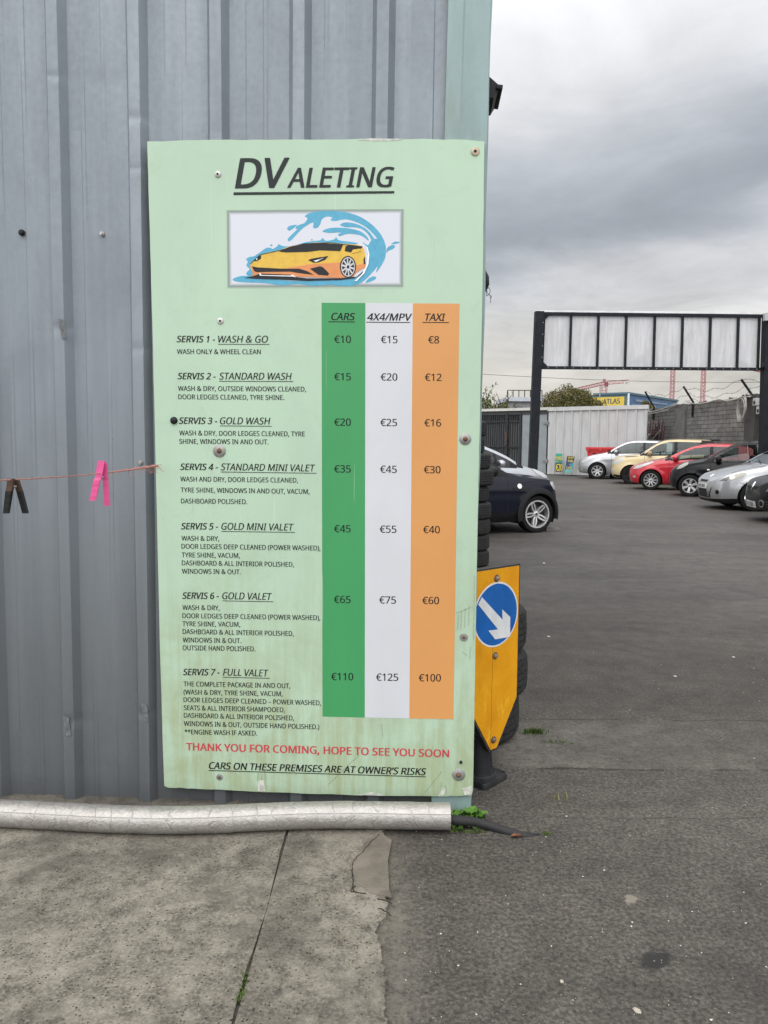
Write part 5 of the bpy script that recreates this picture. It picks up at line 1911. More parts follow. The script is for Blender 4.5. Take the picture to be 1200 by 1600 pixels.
d_ = 39 - wx(1166)
q = at(1165.5, 635, d_ - 0.25)
coil = thing('cable_coil', 'coil of pale cable hanging on the block wall near the gantry post', 'cable coil', (q.x - 0.1, q.y, q.z), R(-90))
mb = MB()
for k in range(5):
    pts_ = []
    for i in range(33):
        a = 2 * pi * i / 32
        pts_.append((0.25 * cos(a) * (1 + 0.08 * sin(k * 2)) + 0.02 * (k % 3), -0.02 * k, 0.36 * sin(a) * (1 + 0.06 * cos(k * 3)) - 0.03 * k))
    mb.tube(pts_, 0.015, 6, caps=False)
mb.build('coil_loops', MAT_HOSE, coil, smooth=True)
mb = MB()
mb.box((0, 0.06, 0.36), (0.06, 0.16, 0.05))
mb.build('wall_hook', MAT_GAN, coil)
for nm, px_, py_, lb in (('socket_box', 1181, 628, 'upper grey socket box on the dark pilaster of the block wall'), ('socket_box', 1187, 641, 'lower white socket box on the dark pilaster of the block wall')):
    d_ = 39 - wx(px_)
    q = at(px_, py_, d_ - 0.3)
    bx_ = thing(nm, lb, 'socket box', (XW - 0.20, q.y, q.z), R(-90))
    mb = MB()
    mb.box((0, 0, 0), (0.22, 0.12, 0.24), bev=0.015)
    mb.build('box_case', paint('box plastic', (0.42, 0.42, 0.41), 0.5, 0.1, 8), bx_)
    mb = MB()
    mb.box((0.02, -0.066, -0.02), (0.10, 0.02, 0.10))
    mb.build('box_cover', MAT_BLACK, bx_)

# rack of dark rods hung on the wall
xa, xb = wx(1012), wx(1046)
rk = thing('rod_rack', 'dark and rusty red steel railing panel leaning on the block wall above the silver car', 'railing', (XW - 0.25, 39 - (xa + xb) / 2, 0), R(-90))
wr = xb - xa
mb = MB()
mr = []
for k in range(23):
    x = -wr / 2 + wr * k / 22
    mb.bar((x + 0.1, -0.25, 0.1), (x + (0.08 if k % 3 else -0.1), 0.0, 2.42 - (k % 4) * 0.12), 0.05, 0.04, 0 if k % 2 else 1)
mb.build('rods', [paint('dark rod', (0.03, 0.028, 0.028), 0.6), paint('oxide red rod', (0.07, 0.028, 0.03), 0.65)], rk)
mb = MB()
for z in (1.85, 1.95):
    mb.bar((-wr / 2 - .1, -0.10, z), (wr / 2 + .1, -0.10, z), 0.06, 0.06)
mb.build('cross_rail', paint('oxide red rail', (0.11, 0.035, 0.04), 0.65), rk)
mb = MB()
mb.bar((-wr * 0.1, -0.33, 1.1), (wr * 0.1, -0.25, 1.85), 0.07, 0.05)
mb.bar((wr * 0.1, -0.25, 1.45), (wr * 0.55, -0.2, 2.0), 0.035, 0.03)
mb.build('pale_strut', paint('pale strut', (0.4, 0.4, 0.39), 0.6), rk)

# ------------------------------------------------------------------ trees and shrubs beyond the store
def foliage_mat(name, a, b_, c_):
    m, t, bs = newmat(name)
    ge = t.node('ShaderNodeNewGeometry')
    rnd_ = ge.outputs['Random Per Island']
    col = t.mix(t.remap(rnd_, 0.0, 0.6, 0, 1, False), a, b_)
    col = t.mix(t.math('GREATER_THAN', rnd_, 0.86), col, c_)
    n_ = t.noise(t.coord(), 1.6, 4, 0.6)
    f = t.remap(n_, 0.3, 0.7, 0.6, 1.25)
    col = t.mix(1.0, col, t.comb(f, f, f), 'MULTIPLY')
    setb(t, bs, col=col, rough=0.65, spec=0.25)
    return m


FOL1 = foliage_mat('olive leaves', (0.065, 0.072, 0.024), (0.135, 0.132, 0.045), (0.19, 0.13, 0.05))
FOL2 = foliage_mat('green leaves', (0.05, 0.07, 0.02), (0.11, 0.125, 0.04), (0.2, 0.19, 0.05))
MAT_BARK = paint('bark', (0.06, 0.048, 0.036), 0.9, 0.3, 10)


def tree(name, label, base, lobes, nleaf, lsize, mat, sprigs=0, seed=1):
    """lobes: (dx, dy, z, rx, ry, rz) blobs of leaves; limbs reach into each"""
    rr = random.Random(seed)
    t_ = thing(name, label, 'tree' if 'tree' in name else 'shrub', base)
    mb = MB()
    mb.tube([(0, 0, -0.05), (0.05, 0, 0.8), (0.02, 0.05, lobes[0][2] * 0.6)], [0.16, 0.12, 0.08], 8)
    for lo in lobes:
        mid = Vector((lo[0] * 0.4, lo[1] * 0.4, lo[2] * 0.6))
        mb.tube([(0.03, 0, 0.7), mid, (lo[0], lo[1], lo[2] + lo[5] * 0.3)], [0.09, 0.06, 0.02], 6)
    tips = []
    for k in range(sprigs):
        lo = rr.choice(lobes)
        a = rr.uniform(0, 2 * pi)
        p = Vector((lo[0] + cos(a) * lo[3] * 0.6, lo[1] + sin(a) * lo[4] * .6, lo[2] + lo[5] * 0.5))
        tip = p + Vector((cos(a) * rr.uniform(0.1, 0.8), sin(a) * rr.uniform(0.1, 0.5), rr.uniform(0.3, 1.2)))
        m_ = (p + tip) / 2 + Vector((0, 0, 0.15))
        mb.tube([p, m_, tip], [0.02, 0.015, 0.006], 4)
        tips += [p, (p + m_) / 2, m_, (m_ + tip) / 2, tip]
    mb.build('trunk', MAT_BARK, t_, smooth=True)
    mb = MB()
    vol = [lo[3] * lo[4] * lo[5] for lo in lobes]
    for k in range(nleaf):
        lo = rr.choices(lobes, vol)[0]
        while True:
            u = Vector((rr.uniform(-1, 1), rr.uniform(-1, 1), rr.uniform(-1, 1)))
            if 0.25 < u.length < 1:
                break
        u *= u.length ** -0.35
        u *= 1 + 0.16 * sin(u.x * 7 + lo[0] * 3) * cos(u.z * 6 + lo[2]) + 0.1 * rr.random()
        p = Vector((lo[0] + u.x * lo[3], lo[1] + u.y * lo[4], lo[2] + u.z * lo[5]))
        if tips and rr.random() < 0.12:
            p = rr.choice(tips) + Vector((rr.gauss(0, .06), rr.gauss(0, .06), rr.gauss(0, .06)))
        s_ = lsize * rr.uniform(0.6, 1.3)
        n_ = Vector((rr.gauss(0, 1), rr.gauss(0, 1), rr.gauss(0.5, 0.8))).normalized()
        a = n_.cross(Vector((rr.gauss(0, 1), rr.gauss(0, 1), rr.gauss(0, 1)))).normalized()
        b_ = n_.cross(a)
        mb.add([p - a * s_, p - b_ * s_ * 0.45, p + a * s_, p + b_ * s_ * 0.45], [(0, 1, 2, 3)])
    mb.build('crown', mat, t_)
    return t_


q = at(893, 640, 44)
tree('bushy_tree', 'dense rounded olive green tree behind the white store, beside the gantry post', (q.x, 44, 0), [(0, 0, 2.95, 1.75, 1.3, 1.62), (-0.85, 0, 2.85, 1.05, 0.9, 1.25), (0.95, 0.1, 2.8, 1.1, 0.9, 1.2), (0.1, -0.3, 3.5, 1.0, 0.9, 0.95), (1.55, 0, 2.6, 0.6, 0.5, 0.9)], 30000, 0.06, FOL1, 0, 3)
q = at(768, 640, 43)
tree('leafy_shrub', 'loose green shrub with thin sprigs above the steel gate at the shed corner', (q.x, 43, 0), [(-0.8, 0, 3.2, 0.9, 0.6, 0.75), (0.2, 0, 2.95, 0.8, 0.6, 0.5), (-1.6, 0, 3.4, 0.8, 0.6, 0.9), (0.9, 0, 2.9, 0.5, 0.5, 0.45)], 4200, 0.075, FOL2, 34, 8)
q = at(1033, 640, 60)
tree('small_tree', 'small brownish tree in front of the blue and yellow building', (at(1009, 640, 52).x, 52, 0), [(-0.05, 0, 4.0, 0.28, 0.3, 0.3), (0.2, 0, 3.9, 0.22, 0.25, 0.25)], 900, 0.06, FOL1, 0, 12)

# low pale building with rail behind the gate
q0, q1 = at(792, 630, 50), at(846, 630, 50)
lbd = thing('low_building', 'pale grey low building with a roof rail seen behind the gate', 'building', (q0.x, 50, 0))
wd = q1.x - q0.x
hz = at(800, 621, 50).z
mb = MB()
mb.box((wd / 2, 2, (hz - 0.25) / 2), (wd, 4, hz - 0.25))
mb.build('wall', paint('grey render', (0.24, 0.24, 0.25), 0.8, 0.15, 2), lbd)
mb = MB()
mb.box((wd / 2, 1.95, hz - 0.12), (wd + 0.2, 4.3, 0.26))
mb.build('roof', paint('pale roof', (0.45, 0.47, 0.52), 0.6), lbd)
mb = MB()
for k in range(7):
    mb.bar((wd * k / 6, -0.1, hz), (wd * k / 6, -0.1, hz + 0.45), 0.05)
mb.bar((0, -0.1, hz + 0.45), (wd, -0.1, hz + 0.45), 0.05)
mb.build('roof_rail', MAT_BAR, lbd)

# blue and yellow warehouse
cn = at(979, 690, 70)
wh = thing('warehouse', 'blue warehouse with yellow ATLAS sign beyond the block wall', 'building', (cn.x, 70, 0))
lf = at(925, 690, 72)
rtp = at(1056, 690, 82)
HB = at(979, 615, 70).z
pL = Vector((lf.x - cn.x, 2.0, 0))
pR = Vector((rtp.x - cn.x, 12.0, 0))
MAT_BLUE = paint('blue cladding', (0.045, 0.125, 0.24), 0.5, 0.1, 1)
MAT_TEAL = paint('teal cladding', (0.085, 0.16, 0.19), 0.5, 0.1, 1)
mb = MB()
b0 = [pL, Vector((0, 0, 0)), pR, pR + Vector((-6, 12, 0)), pL + Vector((0, 14, 0))]
n = 5
vs = [(p.x, p.y, 0) for p in b0] + [(p.x, p.y, HB) for p in b0]
mb.add(vs, [(i, (i + 1) % n, (i + 1) % n + n, i + n) for i in range(n)] + [(5, 6, 7, 8, 9)], 0)
mb.m[0] = 1
mb.build('wall', [MAT_BLUE, MAT_TEAL], wh)
mb = MB()
mb.box((0.0, -0.1, HB / 2 + 0.02), (0.16, 0.16, HB))
mb.build('corner_trim', paint('white trim', (0.6, 0.65, 0.68), 0.5), wh)
mb = MB()
for a, b_ in ((pL, Vector((0, 0, 0))), (Vector((0, 0, 0)), pR)):
    mb.bar(a + Vector((0, -.06, HB + 0.04)), b_ + Vector((0, -.06, HB + 0.04)), 0.2, 0.18)
mb.build('parapet', paint('teal parapet', (0.07, 0.14, 0.18), 0.5), wh)
# yellow panel on the left face: local frame along pL -> corner
du = (Vector((0, 0, 0)) - pL)
Lf = du.length
Mf = Matrix.Translation(pL) @ Matrix.Rotation(math.atan2(du.y, du.x), 4, 'Z')
mb = MB()
x0_, x1_ = Lf - 3.35, Lf - 0.32
mb.prism([(x0_ - 1.1, 1.9), (x1_, 1.9), (x1_, HB - 0.26), (x0_ - 1.1, HB - 0.26)], -0.08, -0.02, 0, Mf)
pn = mb.build('sign_panel', paint('yellow sign', (0.62, 0.46, 0.055), 0.5, 0.08, 2), wh, clean=True)
mb = MB()
zb_ = at(960, 630.6, 70.8).z
zt_ = at(960, 623.0, 70.8).z
xr_ = Lf - (979 - 967) / F * 70.5
xl_ = Lf - (979 - 939.5) / F * 70.8
add_text(mb, 'ATLAS', (xl_, zb_), (xr_, zb_), zt_ - zb_, -0.09, False, True, 0, Mf)
mb.build('lettering', paint('navy letters', (0.02, 0.06, 0.13), 0.5), pn)
dv2 = pR
Mr = Matrix.Rotation(math.atan2(dv2.y, dv2.x), 4, 'Z')
Lr = dv2.length
mb = MB()
mb.prism([(Lr * 0.12, HB - 0.62), (Lr * 0.75, HB - 0.55), (Lr * 0.75, HB - 0.42), (Lr * 0.12, HB - 0.42)], -0.07, -0.02, 0, Mr)
mb.prism([(Lr * 0.06, HB - 1.5), (Lr * 0.24, HB - 1.5), (Lr * 0.24, HB - 0.9), (Lr * 0.06, HB - 0.9)], -0.07, -0.02, 0, Mr)
mb.build('pale_panel', paint('pale blue panel', (0.2, 0.26, 0.36), 0.5, 0.3, 6), wh, clean=True)
mb = MB()
mb.prism([(Lr * 0.34, HB - 2.2), (Lr * 0.50, HB - 2.2), (Lr * 0.50, HB - 0.8), (Lr * 0.34, HB - 0.8)], -0.09, -0.02, 0, Mr)
mb.prism([(Lr * (0.76 + 0.11 * cos(pi * k / 14)), HB - 1.9 + 1.05 * sin(pi * k / 14)) for k in range(15)], -0.09, -0.02, 0, Mr)
mb.build('yellow_panel', paint('yellow panel', (0.60, 0.42, 0.12), 0.5, 0.2, 3), wh, clean=True)

# ------------------------------------------------------------------ cranes
MAT_CRANE = paint('hazy red crane steel', (0.42, 0.13, 0.155), 0.6, 0.15, 0.5)  # pinkish red: distance haze put into the steel colour


def lattice(mb, a, b_, wdt, panels, ch=0.16):
    a, b_ = Vector(a), Vector(b_)
    d_ = (b_ - a).normalized()
    up = Vector((0, 0, 1)) if abs(d_.z) < 0.9 else Vector((1, 0, 0))
    x = d_.cross(up).normalized() * wdt / 2
    y = x.cross(d_).normalized() * wdt / 2
    cor = [x + y, -x + y, -x - y, x - y]
    for c_ in cor:
        mb.bar(a + c_, b_ + c_, ch)
    for k in range(panels):
        p0 = a + (b_ - a) * (k / panels)
        p1 = a + (b_ - a) * ((k + 1) / panels)
        for i in range(4):
            c0, c1 = cor[i], cor[(i + 1) % 4]
            mb.bar(p0 + c0, p1 + c1, ch * 0.6)
            mb.bar(p0 + c0, p0 + c1, ch * 0.6)


def crane(label, mx, dd, ytop, jl, jr, w_=1.7, tail_w=True, dz=(0, 0)):
    q = at(mx, ytop, dd)
    t_ = thing('tower_crane', label, 'crane', (q.x, dd, 0), 0, 'tower cranes beyond the yard')
    mb = MB()
    lattice(mb, (0, 0, 0), (0, 0, q.z), w_, int(q.z / (w_ * 1.1)), 0.22)
    mb.build('mast', MAT_CRANE, t_)
    mb = MB()
    lattice(mb, (0, 0, q.z + 0.8), (jl[0], jl[1], q.z + 0.8 + dz[0]), 1.5, 16, 0.2)
    mb.build('jib', MAT_CRANE, t_)
    mb = MB()
    lattice(mb, (0, 0, q.z + 0.8), (jr[0], jr[1], q.z + 0.8 + dz[1]), 1.5, 5, 0.2)
    mb.build('counter_jib', MAT_CRANE, t_)
    mb = MB()
    f_ = 0.88
    mb.box((jr[0] * f_, jr[1] * f_, q.z + 0.2 + dz[1] * f_), (2.2, 1.4, 1.4))
    mb.build('counterweight', paint('pale counterweight', (0.6, 0.6, 0.6), 0.7), t_)
    mb = MB()
    mb.box((0.9, -1.0, q.z + 0.1), (1.6, 1.6, 2.2))
    mb.build('cab', paint('crane cab', (0.25, 0.06, 0.08), 0.5), t_)
    mb = MB()
    lattice(mb, (0, 0, q.z + 1.2), (0, 0, q.z + 3.2), 0.9, 2, 0.2)
    mb.build('tower_head', MAT_CRANE, t_)
    return t_


crane('distant red tower crane with its whole jib in view above the olive tree', 944, 420, 601, (-17, 60), (10, -10), 2.6, dz=(-3.5, 0.3))
crane('distant red crane mast rising behind the gantry, nearer the olive tree', 1053.5, 430, 530, (22, 40), (-10, -12), 1.8)
crane('distant red crane mast rising behind the gantry, farther from the olive tree', 1102, 420, 525, (-24, 40), (10, -8), 1.8)
c4 = crane('red crane jib end showing just under the right end of the gantry', 1236, 330, 592, (-17, 0), (8, 0), 1.8, dz=(3.6, -1))

# thin overhead cable
mb = MB()
a, b_ = at(740, 584, 60), at(1260, 597, 60)
mb.tube([a + (b_ - a) * (k / 20) + Vector((0, 0, -0.25 * sin(pi * k / 20))) for k in range(21)], 0.016, 5)
setp(mb.build('overhead_cable', MAT_BAR), 'thin dark overhead cable crossing the sky below the gantry', 'cable')
# lamp standard by the warehouse
q = at(937.5, 605, 66)
lp_ = thing('lamp_post', 'slim grey lamp post in front of the ATLAS sign under the crane', 'lamp post', (q.x, 66, 0))
mb = MB()
mb.tube([(0, 0, 0), (0, 0, q.z)], [0.07, 0.04], 8)
mb.build('pole', MAT_STEEL, lp_)
mb = MB()
mb.box((0.25, 0, q.z), (0.6, 0.14, 0.07))
mb.build('lamp_head', MAT_STEEL, lp_)

# ------------------------------------------------------------------ cars
def car_paint(name, col, metal=0.0, rough=0.28, coat=0.9, spec=0.4):
    m, t, b = newmat(name)
    P = t.coord()
    n_ = t.noise(P, 2.5, 5, 0.6)
    f = t.remap(n_, 0.3, 0.7, 0.92, 1.05)
    c = t.mix(1.0, col, t.comb(f, f, f), 'MULTIPLY')
    x, y, z = t.sep(P)
    # road film: dusty low on the panels
    dz_ = t.math('MULTIPLY', t.remap(t.math('ADD', z, t.math('MULTIPLY', n_, 0.3)), 0.7, 0.2), 0.25)
    c = t.mix(dz_, c, (0.07, 0.065, 0.058))
    # inside of the shell is dark trim
    ge = t.node('ShaderNodeNewGeometry')
    c = t.mix(ge.outputs['Backfacing'], c, (0.03, 0.03, 0.03))
    setb(t, b, col=c, metal=metal, coat=coat, coatr=0.05, spec=spec)
    setb(t, b, rough=t.math('ADD', t.math('MULTIPLY', dz_, 0.5), rough))
    return m


def glass_mat(name='car glass', tint=(0.44, 0.50, 0.48)):
    m = bpy.data.materials.new(name)
    m.use_nodes = True
    t = NT(m.node_tree)
    for n_ in list(m.node_tree.nodes):
        m.node_tree.nodes.remove(n_)
    o = t.node('ShaderNodeOutputMaterial')
    tr = t.node('ShaderNodeBsdfTransparent')
    t.put(tr.inputs[0], tint)
    gl = t.node('ShaderNodeBsdfGlossy')
    t.put(gl.inputs[0], (0.85, 0.88, 0.9))
    gl.inputs['Roughness'].default_value = 0.03
    lw = t.node('ShaderNodeLayerWeight')
    lw.inputs['Blend'].default_value = 0.5
    mx = t.node('ShaderNodeMixShader')
    t.put(mx.inputs[0], t.math('ADD', 0.05, t.math('MULTIPLY', t.math('POWER', lw.outputs['Facing'], 4.0), 0.85), clamp=True))
    t.l.new(tr.outputs[0], mx.inputs[1])
    t.l.new(gl.outputs[0], mx.inputs[2])
    t.l.new(mx.outputs[0], o.inputs[0])
    return m


MAT_GLASS = glass_mat()
MAT_TRIMB = paint('black car trim', (0.011, 0.011, 0.012), 0.5, 0.2, 10, spec=0.25)
MAT_GAP = flat('panel gap', (0.006, 0.006, 0.006), 0.9)
MAT_UNDER = flat('underbody', (0.012, 0.012, 0.012), 0.95)
MAT_SEAT = paint('seat cloth', (0.035, 0.036, 0.04), 0.9, 0.2, 20)
MAT_TYRE = paint('car tyre', (0.012, 0.012, 0.012), 0.8, 0.25, 12, 0.1, 90, spec=0.2)
MAT_ALLOY = paint('silver wheel', (0.58, 0.58, 0.58), 0.32, 0.1, 12, metal=0.55)
MAT_BLKWHEEL = paint('black wheel', (0.02, 0.02, 0.021), 0.35, 0.2, 12)
MAT_BRAKE = paint('brake and hub', (0.03, 0.03, 0.03), 0.6, 0.2, 12)
MAT_LENS = paint('headlight lens', (0.50, 0.51, 0.51), 0.12, 0.15, 14, coat=1.0)
MAT_LENSY = paint('aged headlight lens', (0.40, 0.385, 0.33), 0.2, 0.15, 9, coat=0.6)
MAT_REFL = paint('headlight reflector', (0.50, 0.50, 0.47), 0.2, 0.1, 12, metal=0.5, coat=1.0)
MAT_DRL = paint('lamp bowl shade', (0.09, 0.09, 0.09), 0.2, 0.2, 12, coat=1.0)
MAT_PLATE = paint('number plate', (0.62, 0.62, 0.60), 0.45, 0.08, 20)
MAT_CHROME = paint('chrome', (0.72, 0.72, 0.72), 0.12, 0.05, 10, metal=0.9)

PLAN_F = [(0, 0.0), (0.003, 0.26), (0.012, 0.42), (0.035, 0.57), (0.08, 0.70), (0.16, 0.82), (0.30, 0.915), (0.5, 0.972), (0.8, 1.0)]
GEN = dict(
    top=[(0, .66), (.05, .72), (.25, .82), (.6, .93), (1.0, 1.01), (1.15, 1.04), (1.5, 1.24), (1.95, 1.425), (2.3, 1.47), (2.8, 1.465), (3.3, 1.42), (3.6, 1.34), (3.78, 1.18), (3.95, .98), (4.03, .84)],
    belt=[(0, .60), (.25, .75), (.6, .855), (1.0, .92), (1.5, .945), (2.5, .97), (3.4, 1.02), (3.75, 1.02), (4.03, .8)],
    bot=[(0, .25), (.3, .20), (1.2, .20), (3, .20), (3.7, .25), (4.03, .36)],
    crown=[(0, .025), (.5, .05), (1.0, .055), (1.3, .022), (1.8, .022), (2.3, .045), (3.2, .05), (3.7, .05), (4.03, .03)],
    cowl=1.13, rf=1.93, rr=3.42, rw=3.80, wins=[(1.36, 2.42), (2.50, 3.26)], doors=[(1.28, 2.44), (2.46, 3.24)])


def wheel(parent, x, y, side, r, width, style, mat_rim, steer=0.0):
    """side +1: outer face towards +Y"""
    t_ = bpy.data.objects.new('wheel', None)
    t_.empty_display_size = 0.1
    C.objects.link(t_)
    t_.parent = parent
    t_.location = (x, y, r)
    t_.rotation_euler = (0, random.uniform(0, 1), (0 if side > 0 else pi) + steer)
    h = width / 2
    rim = r * style.get('rim', 0.70)
    mb = MB()
    mb.lathe([(rim - 0.012, -h * .9), (rim, -h * 0.95), (r * 0.86, -h), (r * 0.955, -h * 0.95), (r * 0.99, -h * 0.78), (r, -h * 0.5), (r, h * 0.5), (r * 0.99, h * 0.78), (r * 0.955, h * 0.95), (r * 0.86, h), (rim, h * 0.95), (rim - 0.012, h * .9)], 44, 0, axis='Y')
    mb.build('tyre', MAT_TYRE, t_, auto=40)
    mb = MB()
    mb.lathe([(rim - 0.006, h * 0.93), (rim - 0.018, h * 0.93), (rim - 0.024, h * 0.70), (rim * 0.90, h * 0.1), (rim * 0.88, -h * 0.8)], 44, 0, axis='Y')
    mb.lathe([(rim * 0.9, -h * 0.1), (rim * 0.4, -h * 0.05), (0, -h * 0.05)], 32, 1, axis='Y')
    if style.get('lip'):
        mb.lathe([(rim - 0.004, h * 0.96), (rim - 0.008, h * 1.0), (rim - 0.026, h * 1.0), (rim - 0.030, h * 0.9)], 44, 0, axis='Y')
    n_ = style['n']
    R0 = rim * 0.16
    yo = h * 0.78
    for k in range(n_):
        a = 2 * pi * k / n_
        for off, wi, wo, tw in style['arms']:
            def pt(rad, w_, y_):
                ang = a + tw * (rad / rim)
                c_ = Vector((cos(ang), 0, sin(ang)))
                s_ = Vector((-sin(ang), 0, cos(ang)))
                o2 = off * sin(pi * min(1, rad / rim)) if style.get('bow') else off
                return c_ * rad + s_ * (w_ + o2 * rim) + Vector((0, y_, 0))
            rads = [R0, rim * 0.45, rim * 0.72, rim * 0.965]
            for q in range(3):
                f0, f1 = q / 3, (q + 1) / 3
                w0 = (wi + (wo - wi) * f0) * rim / 2
                w1 = (wi + (wo - wi) * f1) * rim / 2
                y0 = yo * (0.72 + 0.28 * sin(pi * 0.5 * f0))
                y1 = yo * (0.72 + 0.28 * sin(pi * 0.5 * f1))
                vs = [pt(rads[q], -w0, y0), pt(rads[q], w0, y0), pt(rads[q + 1], w1, y1), pt(rads[q + 1], -w1, y1)]
                vs += [pt(rads[q], -w0, y0 - h * .5), pt(rads[q], w0, y0 - h * .5), pt(rads[q + 1], w1, y1 - h * .5), pt(rads[q + 1], -w1, y1 - h * .5)]
                mb.add(vs, [(0, 1, 2, 3), (0, 4, 5, 1), (3, 2, 6, 7), (1, 5, 6, 2), (0, 3, 7, 4)])
    mb.lathe([(R0 * 1.35, yo * 0.45), (R0 * 1.25, yo * 0.78), (R0 * 0.6, yo * 0.88), (0, yo * 0.88)], 20, 0, axis='Y')
    mb.lathe([(R0 * 0.55, yo * 0.885), (R0 * 0.5, yo * 0.90), (0, yo * 0.90)], 16, 1, axis='Y')
    mb.build('rim', [mat_rim, MAT_BRAKE], t_, auto=35)
    return t_


STY_7 = dict(n=7, arms=[(0, 0.24, 0.20, 0.0)], rim=0.68)
STY_9 = dict(n=9, arms=[(0, 0.20, 0.16, 0.0)], rim=0.70)
STY_6 = dict(n=6, arms=[(0, 0.22, 0.40, 0.12)], rim=0.68)
STY_5Y = dict(n=5, arms=[(-0.13, 0.13, 0.11, -0.05), (0.13, 0.13, 0.11, 0.05)], rim=0.71)
STY_MINI = dict(n=5, arms=[(-0.115, 0.11, 0.10, -0.02), (0.115, 0.11, 0.10, 0.02)], rim=0.77, bow=True, lip=True)
STY_10 = dict(n=10, arms=[(0, 0.15, 0.12, 0.0)], rim=0.70)


def build_car(name, label, sp, pos, heading, near_side):
    """pos: ground point under the front wheel on the near side; heading: world angle of the nose;
    near_side +1 = left side faces the camera"""
    g = dict(GEN)
    g.update(sp)
    L, W, H = sp['L'], sp['W'], sp['H']
    ax, az = (1, 1) if 'top' in sp else (L / 4.03, H / 1.47)
    fx = lambda pts: pchip([(p[0] * ax, p[1] * az) for p in pts])
    top, belt, bot, crown = fx(g['top']), fx(g['belt']), fx(g['bot']), fx(g['crown'])
    cowl, rf, rr, rw = (g[k] * ax for k in ('cowl', 'rf', 'rr', 'rw'))
    wins = [(a * ax, b_ * ax) for a, b_ in g['wins']]
    doors = [(a * ax, b_ * ax) for a, b_ in g['doors']]
    sf, wb, r = sp['sf'], sp['wb'], sp['r']
    Ra = r + 0.042
    plan_f = pchip(PLAN_F)
    blunt = g.get('blunt', 1.0)
    plan_r = pchip([(0, 0.0), (0.004, 0.45), (0.02, 0.68), (0.06, 0.82), (0.15, 0.91), (0.4, 0.97), (0.9, 1.0)])

    def half(s):
        return W * min(plan_f(s / blunt), plan_r(L - s))

    # stations
    st = [0, .003, .010, .022, .04, .065, .1, .14, .18, .225]
    x = 0.27
    while x < L - 0.2:
        st.append(x)
        x += 0.045
    st += [L - q for q in (.18, .12, .08, .05, .03, .015, .005, 0)]
    marks = [cowl, rf, rr, rw]
    for a, b_ in wins + doors:
        marks += [a, b_]
    seams = []
    for a, b_ in doors:
        seams += [a, b_]
    for m_ in marks:
        st = [q for q in st if abs(q - m_) > 0.022]
    for m_ in set(marks):
        if m_ in seams:
            st += [m_ - 0.005, m_ + 0.005]
        else:
            st.append(m_)
    st = sorted(set(round(q, 5) for q in st))
    NL, NR = 18, 9
    fy = pchip([(0, .90), (.12, .955), (.30, .99), (.5, 1.0), (.70, .992), (.80, .985), (.90, .968), (1, .935)])

    def tuck(s, z):
        fo = max(0, 1 - s / 0.55) ** 2
        fr = max(0, 1 - (L - s) / 0.5) ** 2
        zc = g.get('zbump', 0.46)
        q = (z - zc)
        k = (0.34 * q * q if q > 0 else 0.9 * q * q)
        return -k * fo + (0.3 * q * q if q > 0 else .6 * q * q) * fr

    def section(s):
        Ws = half(s)
        zb, zl, zt = bot(s), belt(s), top(s)
        zl = min(zl, zt - 0.012)
        ze = max(zt - crown(s), zl + 0.006)
        hgt = ze - zl
        rows = []
        for i in range(NL + 1):
            t_ = i / NL
            z = zb + (zl - zb) * t_
            y = Ws * fy(t_)
            # wheel-arch lip and waist crease
            for sw in (sf, sf + wb):
                d_ = math.hypot(s - sw, z - r) - Ra
                if z > r * 0.6:
                    y += 0.020 * math.exp(-(d_ / 0.055) ** 2) * min(1, Ws / W)
            y += 0.010 * math.exp(-((t_ - 0.72) / 0.05) ** 2) * min(1, max(0, (s - 0.5) / 0.4)) * min(1, Ws / W)
            rows.append((y, z, t_))
        yb = Ws * fy(1.0)
        ye = max(0.0, yb - 0.022 * min(1, hgt / 0.1) * min(1, Ws / W) - g.get('tumble', 0.37) * max(0, hgt))
        ye = max(ye, yb * 0.55)
        if hgt > 0.13:
            fr_ = [0.022 / hgt, 0.045 / hgt, 0.3, 0.42, 0.5, 1 - 0.062 / hgt, 1]
            fr_ = sorted(fr_)
        else:
            fr_ = [0.12, 0.25, 0.4, 0.55, 0.7, 0.85, 1]
        for q in fr_:
            rows.append((yb + (ye - yb) * q + 0.022 * sin(pi * q) * min(1, hgt / .4), zl + hgt * q, 1 + q))
        us = [0.06 / max(ye, 0.1), 0.11 / max(ye, .1)]
        us = [min(0.10, us[0]), min(0.2, us[1])] + [0.2 + 0.8 * k / (NR - 2) for k in range(1, NR - 1)]
        for u in us:
            rows.append((ye * (1 - u), ze + (zt - ze) * (1 - (1 - u) ** 2.2), 2 + u))
        return rows

    secs = [section(s) for s in st]
    NRW = len(secs[0])
    iG, iR = NL, NL + 7
    xl = lambda s: sf - s
    verts, idx = [], {}
    removed = set()
    for i, s in enumerate(st):
        for sd in (1, -1):
            for j, (y, z, q) in enumerate(secs[i]):
                if sd < 0 and j == NRW - 1:
                    idx[(i, sd, j)] = idx[(i, 1, j)]
                    continue
                xs_, zs2 = s, z
                if j <= NL:
                    for sw in (sf, sf + wb):
                        dx_, dz_ = s - sw, z - r
                        d_ = math.hypot(dx_, dz_)
                        if d_ < Ra:
                            removed.add((i, sd, j))
                            k = Ra / max(d_, 1e-4)
                            # push border points out to the arch circle, radially
                            xs_, zs2 = sw + dx_ * k, r + dz_ * k
                            zs2 = max(zs2, bot(s) if dz_ < 0 else zs2)
                idx[(i, sd, j)] = len(verts)
                verts.append(Vector((xl(xs_) + tuck(s, z), sd * y, zs2)))
    groups = {}

    def put(key, f):
        groups.setdefault(key, []).append(f)

    allf = []
    gh_end = wins[-1][1]
